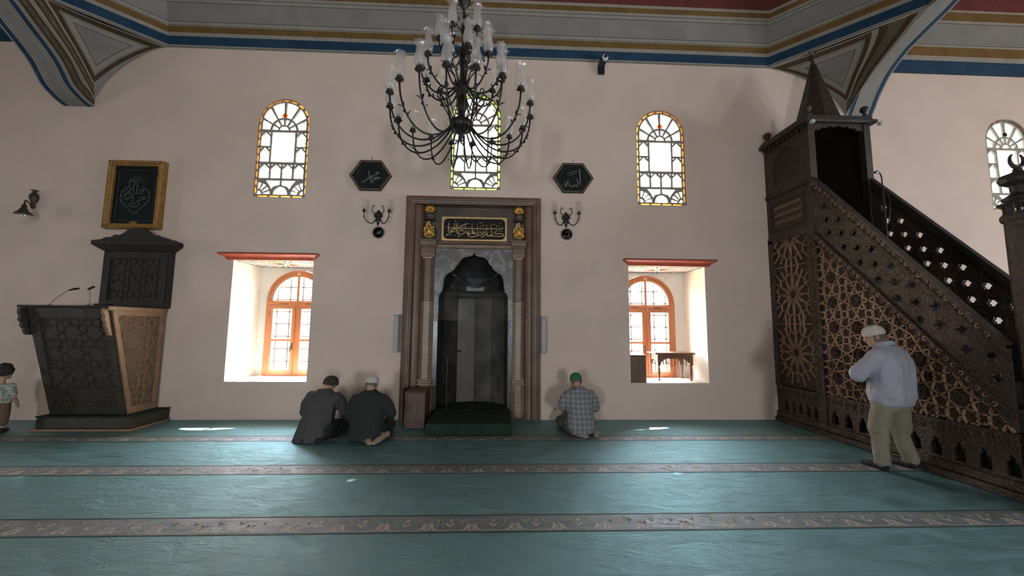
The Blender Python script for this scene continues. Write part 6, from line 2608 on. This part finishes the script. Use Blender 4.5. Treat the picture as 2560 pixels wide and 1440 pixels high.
def kneeler(label, loc, rz, cfg):
    """man sitting on his heels, seen from behind; own frame: y ahead, z up"""
    p = person(label, loc, rz)
    I = Matrix.Identity(4)
    lean = cfg.get('lean', 0.0)
    hc = cfg['head']
    H = head_frame(hc, cfg.get('turn', 0.0), cfg.get('nod', 0.6), cfg.get('tilt', 0.0))
    sh = cfg['shoulder']            # half width, y, z
    nb = Vector((lean * 0.8, sh[1] + 0.005, sh[2] + 0.045))
    b = MB()
    head_shapes(b, H)
    limb(b, [nb, nb.lerp(Vector(hc), 0.45), Vector(hc) + Vector((0, -0.02, -0.03))], [0.062, 0.056, 0.055])
    loft(b, [(0, -0.06, 0.06, 0.15, 0.13, 0), (0, -0.03, 0.20, 0.15, 0.13, 0), (lean * 0.4, 0.02, 0.38, 0.145, 0.11, 0), (lean * 0.7, sh[1] - 0.0, sh[2] - 0.08, 0.145, 0.09, 0), (lean * 0.8, sh[1], sh[2] - 0.01, 0.085, 0.06, 0)], 20, 2.2)
    arms = []
    for sg in (-1, 1):
        S = Vector((lean * 0.8 + sg * sh[0], sh[1], sh[2] - 0.02))
        E_ = Vector(cfg['elbow'][0 if sg < 0 else 1])
        W_ = Vector(cfg['wrist'][0 if sg < 0 else 1])
        arms.append((S, E_, W_))
        limb(b, [S + Vector((-sg * 0.045, 0, -0.05)), E_, W_], [0.046, 0.040, 0.028])
        hand_shapes(b, W_, (W_ - E_).normalized() + Vector((-sg * 0.5, 0.6, 0)), (0, -0.2, 1), -sg if sg > 0 else 1)
        hip, knee = Vector((sg * 0.10, 0.0, 0.15)), Vector((sg * 0.19, 0.40, 0.085))
        limb(b, [hip, knee], [0.085, 0.065])
        limb(b, [knee, Vector((sg * 0.11, -0.10, 0.055))], [0.058, 0.042])
        F0, F1 = Vector(cfg['foot'][0 if sg < 0 else 1][0]), Vector(cfg['foot'][0 if sg < 0 else 1][1])
        limb(b, [Vector((sg * 0.11, -0.10, 0.055)), F0, F1], [0.042, 0.038, 0.028])
    blob(b, 'body', 'skin', p, I, 0.009, 3)
    eyes(p, H)
    # trousers
    t = MB()
    for sg in (-1, 1):
        limb(t, [(sg * 0.11, -0.02, 0.15), (sg * 0.20, 0.41, 0.095)], [0.118, 0.085], 14)
        limb(t, [(sg * 0.20, 0.41, 0.09), (sg * 0.13, -0.06, 0.075)], [0.080, 0.070], 14)
    t.ball((0, -0.07, 0.14), (0.19, 0.15, 0.12), 16)
    blob(t, 'trousers', cfg['trousers'], p, I, 0.012, 5, 0.006, (14, 14, 14))
    # socks or bare soles
    for k, sg in enumerate((-1, 1)):
        F0, F1 = Vector(cfg['foot'][k][0]), Vector(cfg['foot'][k][1])
        f = MB()
        dd = (F1 - F0)
        limb(f, [F0, F0 + dd * 0.35, F0 + dd * 0.7, F1], [0.042, 0.036, 0.043, 0.030], 12)
        blob(f, 'sock', cfg['sock'], p, I, 0.008, 3)
    # upper garment
    j = MB()
    loft(j, cfg['rings'], 30, cfg.get('shape', 2.3))
    for S, E_, W_ in arms:
        S2 = S + Vector((0, 0, 0.0))
        e = cfg.get('sleeve', 1.0)
        if e > 0.8:
            limb(j, [S2 + Vector((-0.02 if S2.x > 0 else 0.02, 0, -0.012)), S2.lerp(E_, 0.5), E_, E_.lerp(W_, 0.55), E_.lerp(W_, 0.92)], [0.074, 0.080, 0.070, 0.060, 0.046], 14)
        else:
            limb(j, [S2 + Vector((-0.02 if S2.x > 0 else 0.02, 0, -0.012)), S2.lerp(E_, 0.45), S2.lerp(E_, 0.86)], [0.074, 0.080, 0.076], 14)
    blob(j, cfg['garment_name'], cfg['garment'], p, I, 0.011, 5, cfg.get('fold', 0.008), cfg.get('fscale', (9, 9, 3.5)))
    # collar
    c = MB()
    q = [nb + Vector((0.068 * cos(a), 0.066 * sin(a) - 0.006, 0.012 + 0.016 * sin(a + pi))) for a in [2 * pi * k / 20 for k in range(21)]]
    c.tube(q, 0.016, 8, cap=False, flat=1.3)
    co = bpy.data.objects.new('collar', c.mesh('collar', cfg['garment'], True))
    COL.objects.link(co)
    co.parent = p
    cap_mesh(p, H @ Matrix.Rotation(cfg.get('cap_tilt', 0.38), 4, 'X'), cfg['cap'], cfg.get('cap_s', 1.06), cfg.get('cap_z', 0.012))
    hair_band(p, H, cfg['hair'], 1.0, -0.055, 0.03)
    return p


# first man: grey suit jacket spread to the floor, dark knitted cap
kneeler('man kneeling in grey suit jacket and dark knitted cap below left window', (-2.43, -1.05, 0), radians(-4), dict(
    head=(0.075, 0.10, 0.735), turn=radians(-12), nod=0.55, tilt=0.12, shoulder=(0.195, 0.02, 0.585), lean=0.02,
    elbow=[(-0.265, 0.06, 0.34), (0.285, 0.10, 0.36)], wrist=[(-0.19, 0.28, 0.22), (0.20, 0.32, 0.22)],
    foot=[((-0.12, -0.14, 0.05), (-0.08, -0.26, 0.03)), ((0.12, -0.14, 0.05), (0.10, -0.24, 0.03))],
    trousers='dark_cloth', sock='dark_cloth', garment='suit_grey', garment_name='suit_jacket', cap='cap_brown', hair='hair_grey', cap_z=-0.018, cap_tilt=0.42, cap_s=1.15,
    rings=[(-0.075, -0.09, 0.004, 0.215, 0.20, 0), (-0.06, -0.08, 0.06, 0.215, 0.195, 0), (-0.035, -0.05, 0.18, 0.215, 0.18, 0), (-0.01, -0.01, 0.34, 0.205, 0.16, 0), (0.0, 0.015, 0.46, 0.215, 0.15, 0),
           (0.01, 0.02, 0.545, 0.225, 0.135, 0), (0.018, 0.02, 0.60, 0.20, 0.11, 0), (0.025, 0.02, 0.64, 0.12, 0.085, 0), (0.03, 0.02, 0.665, 0.075, 0.07, 0)],
    fold=0.018, fscale=(13, 13, 2.2)))
# second man: black jumper, white cap, bare-coloured socks to the right
kneeler('man kneeling in black jumper and white skull cap left of the niche', (-1.75, -1.10, 0), radians(3), dict(
    head=(0.0, 0.08, 0.725), turn=radians(-8), nod=0.65, shoulder=(0.195, 0.0, 0.575), lean=0.0,
    elbow=[(-0.27, 0.02, 0.31), (0.29, 0.05, 0.33)], wrist=[(-0.20, 0.20, 0.17), (0.22, 0.26, 0.18)],
    foot=[((0.04, -0.20, 0.06), (0.10, -0.30, 0.035)), ((0.27, -0.08, 0.09), (0.15, -0.29, 0.035))],
    trousers='dark_cloth', sock='skin_sock', garment='knit_black', garment_name='jumper', cap='cap_white', hair='hair_grey',
    rings=[(-0.02, -0.10, 0.05, 0.21, 0.17, 0), (-0.02, -0.08, 0.12, 0.225, 0.175, 0), (-0.01, -0.05, 0.22, 0.225, 0.175, 0), (0, -0.02, 0.36, 0.215, 0.16, 0), (0, 0.0, 0.46, 0.22, 0.15, 0),
           (0, 0.0, 0.54, 0.222, 0.13, 0), (0, 0.0, 0.595, 0.19, 0.11, 0), (0, 0.005, 0.64, 0.115, 0.085, 0), (0, 0.01, 0.665, 0.075, 0.07, 0)],
    fold=0.008, fscale=(7, 7, 5)))
# third man: checked shirt with short sleeves, green cap
kneeler('man kneeling in grey checked shirt and green skull cap right of the niche', (1.235, -0.86, 0), radians(2), dict(
    head=(-0.035, 0.09, 0.745), turn=radians(3), nod=0.62, shoulder=(0.19, 0.01, 0.595), lean=-0.01,
    elbow=[(-0.26, 0.05, 0.37), (0.255, 0.06, 0.34)], wrist=[(-0.16, 0.28, 0.25), (0.17, 0.27, 0.22)],
    foot=[((-0.06, -0.18, 0.05), (0.04, -0.24, 0.035)), ((0.22, -0.06, 0.10), (0.17, -0.24, 0.045))],
    trousers='olive_cloth', sock='sock_grey', garment='plaid', garment_name='checked_shirt', cap='cap_green', hair='hair_grey', sleeve=0.5, cap_z=0.014, cap_tilt=0.30,
    rings=[(-0.0, -0.13, 0.06, 0.15, 0.11, 0), (0, -0.10, 0.10, 0.195, 0.15, 0), (0, -0.07, 0.18, 0.20, 0.16, 0), (0, -0.03, 0.32, 0.19, 0.145, 0), (0, 0.0, 0.45, 0.20, 0.14, 0),
           (0, 0.01, 0.55, 0.212, 0.125, 0), (-0.005, 0.01, 0.605, 0.19, 0.105, 0), (-0.01, 0.01, 0.65, 0.115, 0.085, 0), (-0.01, 0.015, 0.675, 0.072, 0.068, 0)],
    fold=0.006, fscale=(9, 9, 6)))


# standing man by the minbar
def stander():
    p = person('man standing in pale grey blouson, khaki trousers and white cap beside the minbar', (4.515, -2.30, 0), radians(14))
    I = Matrix.Identity(4)
    hc = Vector((-0.075, 0.075, 1.485))
    H = head_frame(hc, radians(42), 0.30)
    b = MB()
    head_shapes(b, H)
    limb(b, [(-0.03, 0.02, 1.36), (-0.05, 0.045, 1.43), hc + Vector((0.01, -0.01, -0.02))], [0.064, 0.058, 0.056])
    loft(b, [(0, 0, 0.70, 0.15, 0.11, 0), (0, 0, 0.85, 0.16, 0.12, 0), (0, -0.01, 1.05, 0.16, 0.12, 0), (-0.01, -0.01, 1.25, 0.17, 0.11, 0), (-0.02, 0.0, 1.35, 0.11, 0.08, 0)], 20, 2.2)
    arms = []
    for sg, E_, W_ in ((-1, Vector((-0.345, 0.10, 1.055)), Vector((-0.10, 0.27, 1.03))), (1, Vector((0.30, 0.13, 1.05)), Vector((0.06, 0.29, 1.05)))):
        S = Vector((sg * 0.175 - 0.01, 0.0, 1.275))
        arms.append((S, E_, W_))
        limb(b, [S + Vector((-sg * 0.03, 0, -0.03)), E_, W_], [0.048, 0.042, 0.030])
        hand_shapes(b, W_, Vector((-sg * 1.0, 0.15, 0)), (0, 0.9, 0.3), sg)
    legs = []
    for sg, K, A in ((-1, Vector((-0.155, 0.06, 0.42)), Vector((-0.185, 0.03, 0.07))), (1, Vector((0.150, 0.03, 0.42)), Vector((0.205, -0.01, 0.07)))):
        hip = Vector((sg * 0.095, 0, 0.76))
        legs.append((hip, K, A))
        limb(b, [hip, K, A], [0.085, 0.058, 0.040])
        limb(b, [A, A + Vector((0, 0.10, -0.030)), A + Vector((0, 0.18, -0.040))], [0.040, 0.036, 0.024])
    blob(b, 'body', 'skin', p, I, 0.009, 3)
    eyes(p, H)
    for hip, K, A in legs:
        s_ = MB()
        limb(s_, [A + Vector((0, -0.01, 0.10)), A + Vector((0, -0.012, 0.0))], [0.048, 0.050])
        limb(s_, [A + Vector((0, -0.02, -0.028)), A + Vector((0, 0.09, -0.030)), A + Vector((0, 0.19, -0.040))], [0.042, 0.044, 0.030])
        blob(s_, 'sock', 'dark_cloth', p, I, 0.009, 3)
    t = MB()
    for (hip, K, A), sg in zip(legs, (-1, 1)):
        limb(t, [hip + Vector((sg * 0.015, 0.0, 0.02)), hip.lerp(K, 0.5) + Vector((sg * 0.01, 0, 0)), K + Vector((sg * 0.004, 0, 0.03)), K + Vector((sg * -0.004, 0.0, -0.04)), K.lerp(A, 0.55), A + Vector((0, -0.004, 0.03))],
             [0.112, 0.102, 0.098, 0.080, 0.078, 0.070], 16)
    loft(t, [(0, 0, 0.66, 0.195, 0.145, 0), (0, 0, 0.80, 0.205, 0.145, 0), (0, 0, 0.90, 0.19, 0.13, 0)], 24, 2.4)
    blob(t, 'trousers', 'khaki', p, I, 0.011, 4, 0.014, (11, 11, 7))
    j = MB()
    loft(j, [(0.0, 0.0, 0.745, 0.228, 0.160, 0), (0.0, 0.0, 0.775, 0.234, 0.165, 0), (0, -0.005, 0.83, 0.250, 0.180, 0), (0, -0.01, 0.95, 0.250, 0.178, 0), (0, -0.015, 1.10, 0.244, 0.170, 0),
             (-0.005, -0.02, 1.22, 0.238, 0.155, 0), (-0.01, -0.015, 1.29, 0.210, 0.130, 0), (-0.02, -0.005, 1.345, 0.165, 0.105, 0), (-0.03, 0.01, 1.385, 0.085, 0.08, 0)], 32, 2.4)
    for S, E_, W_ in arms:
        limb(j, [S, S.lerp(E_, 0.5), E_, E_.lerp(W_, 0.5), E_.lerp(W_, 0.92)], [0.078, 0.086, 0.086, 0.076, 0.056], 14)
    blob(j, 'blouson', 'jacket_grey', p, I, 0.011, 4, 0.017, (10, 10, 3.5))
    wb = MB()
    loft(wb, [(0, 0, 0.715, 0.215, 0.152, 0), (0, 0, 0.722, 0.223, 0.158, 0), (0, 0, 0.765, 0.225, 0.160, 0), (0, 0, 0.772, 0.215, 0.152, 0)], 32, 2.4)
    o = bpy.data.objects.new('waistband', wb.mesh('waistband', 'jacket_grey', True))
    COL.objects.link(o)
    o.parent = p
    c = MB()
    c.tube([Vector((-0.03 + 0.080 * cos(a), 0.012 + 0.078 * sin(a), 1.395 + 0.018 * sin(a + pi))) for a in [2 * pi * k / 20 for k in range(21)]], 0.019, 8, cap=False, flat=1.5)
    o = bpy.data.objects.new('collar', c.mesh('collar', 'jacket_grey', True))
    COL.objects.link(o)
    o.parent = p
    cap_mesh(p, H @ Matrix.Rotation(0.06, 4, 'X'), 'cap_white', 1.08, 0.012)
    hair_band(p, H, 'hair_grey', 1.0, -0.06, 0.035)


stander()


# child at the very left edge of the picture
def child():
    p = person('small child with dark hair in pale patterned shirt at the left edge', (-7.01, -0.81, 0), radians(20))
    I = Matrix.Identity(4)
    hc = Vector((0.03, 0.02, 0.85))
    H = head_frame(hc, radians(-20), 0.15)
    b = MB()
    head_shapes(b, H, 0.86)
    limb(b, [(0, 0, 0.68), (0.01, 0.005, 0.74), hc + Vector((0, -0.01, -0.03))], [0.045, 0.038, 0.040])
    loft(b, [(0, 0, 0.38, 0.095, 0.07, 0), (0, 0, 0.52, 0.09, 0.065, 0), (0, 0, 0.64, 0.105, 0.062, 0), (0, 0, 0.69, 0.06, 0.045, 0)], 16, 2.2)
    for sg in (-1, 1):
        S, E_, W_ = Vector((sg * 0.115, 0, 0.65)), Vector((sg * 0.155, 0.0, 0.50)), Vector((sg * 0.15, 0.09, 0.40))
        limb(b, [S, E_, W_], [0.034, 0.028, 0.020])
        hand_shapes(b, W_, (0, 0.5, -1), (sg, 0, 0), 1, 0.62)
        limb(b, [(sg * 0.06, 0, 0.40), (sg * 0.065, 0.01, 0.22), (sg * 0.065, 0, 0.045)], [0.055, 0.042, 0.030])
        limb(b, [(sg * 0.065, 0, 0.035), (sg * 0.07, 0.09, 0.025)], [0.030, 0.022])
    blob(b, 'body', 'skin', p, I, 0.008, 3)
    eyes(p, H, 0.86)
    s_ = MB()
    loft(s_, [(0, 0, 0.42, 0.135, 0.10, 0), (0, 0, 0.52, 0.125, 0.092, 0), (0, 0, 0.63, 0.125, 0.08, 0), (0, 0, 0.685, 0.075, 0.06, 0)], 22, 2.3)
    for sg in (-1, 1):
        limb(s_, [(sg * 0.115, 0, 0.65), (sg * 0.148, 0, 0.545)], [0.050, 0.046], 12)
    blob(s_, 'shirt', 'child_shirt', p, I, 0.010, 4, 0.006, (12, 12, 8))
    s_ = MB()
    for sg in (-1, 1):
        limb(s_, [(sg * 0.062, 0, 0.41), (sg * 0.068, 0.005, 0.24), (sg * 0.068, 0.005, 0.15)], [0.074, 0.066, 0.060], 12)
    blob(s_, 'shorts', 'child_shorts', p, I, 0.010, 4, 0.005, (12, 12, 8))
    for sg in (-1, 1):
        s_ = MB()
        limb(s_, [(sg * 0.065, -0.015, 0.05), (sg * 0.068, 0.03, 0.035), (sg * 0.072, 0.10, 0.028)], [0.040, 0.036, 0.028], 12)
        blob(s_, 'shoe', 'dark_cloth', p, I, 0.008, 3)
    h = MB()
    t = MB()
    t.ball((0, -0.022, 0.022), (0.088, 0.098, 0.092), 18)
    t.ball((0.02, -0.04, 0.055), (0.08, 0.08, 0.07), 14)
    t.ball((0.055, -0.02, 0.01), (0.045, 0.06, 0.06), 12)
    t.xf(H)
    h.add(t.v, t.f)
    blob(h, 'hair', 'hair_dark', p, I, 0.010, 2, 0.012, (40, 40, 40))


child()

# =================================================================== OUTDOORS, seen through the low windows
m = MB()
m.box(-60, 60, 1.0, 80, -0.42, -0.02)
tag(m.obj('ground', 'paving'), 'sunlit pale paving outside the low windows', 'ground', kind='structure')
for x0, x1, y0, y1, lb in ((-6.5, -0.5, 3.2, 7.0, 'sunlit lawn seen through the left low window'), (2.0, 9.0, 4.0, 9.0, 'sunlit lawn behind the right low window')):
    m = MB()
    m.bbox(x0, x1, y0, y1, -0.02, 0.08, 0.03)
    tag(m.obj('lawn', 'grass'), lb, 'lawn')
bd = thing('garden_building', 'pale building with pink walls seen through the left low window', 'building', (-9.0, 16, 0))
m = MB()
holes = [rect(-17 + 2.2 * i, -15.9 + 2.2 * i, 1.0 + 3.2 * j, 2.6 + 3.2 * j) for i in range(7) for j in range(2)]
m.plate(rect(-18, -1.0, -0.02, 7.0), holes, lambda u, v, d: (u, 15.0 + d, v), 0.0, 0.35)
m.obj('facade', 'brick_pink', bd)
for h in holes:
    m = MB()
    m.add([(u, 15.25, v) for u, v in h], [(0, 1, 2, 3)])
    m.obj('window_pane', 'speaker_grey', bd)
m = MB()
m.bbox(-18.4, -0.6, 14.5, 20.0, 7.0, 7.35, 0.05)
m.obj('roof', 'stone_pale', bd)


def tree(label, x, y, h, r, seed):
    rnd = random.Random(seed)
    t = thing('garden_tree', label, 'tree', (x, y, 0))
    m = MB()
    m.tube([(x, y, -0.019), (x + 0.1, y, h * 0.3), (x - 0.05, y + 0.1, h * 0.6)], [0.22, 0.17, 0.08], 8)
    for k in range(4):
        a = k * 1.7 + seed
        m.tube([(x, y, h * 0.45), (x + r * 0.5 * cos(a), y + r * 0.5 * sin(a), h * 0.7)], [0.09, 0.03], 6)
    m.obj('trunk', 'bark', t)
    m = MB()
    for k in range(900):
        a, b_ = rnd.uniform(0, 2 * pi), math.acos(rnd.uniform(-1, 1))
        rr = r * rnd.uniform(0.5, 1.0)
        c = Vector((x + rr * sin(b_) * cos(a), y + rr * sin(b_) * sin(a), h * 0.72 + rr * 0.8 * cos(b_)))
        u = Vector((rnd.uniform(-1, 1), rnd.uniform(-1, 1), rnd.uniform(-1, 1))).normalized()
        v = u.orthogonal().normalized()
        s_ = rnd.uniform(0.10, 0.20)
        m.add([c + u * s_, c + v * s_ * 0.5, c - u * s_, c - v * s_ * 0.5], [(0, 1, 2, 3)])
    o = m.obj('foliage', 'leaf', t)
    o['kind'] = 'stuff'


tree('leafy tree seen through the fanlight of the right low window', 4.4, 9.6, 5.0, 1.9, 1)
tree('leafy tree farther behind the right low window', 10.2, 13.0, 6.5, 2.4, 2)
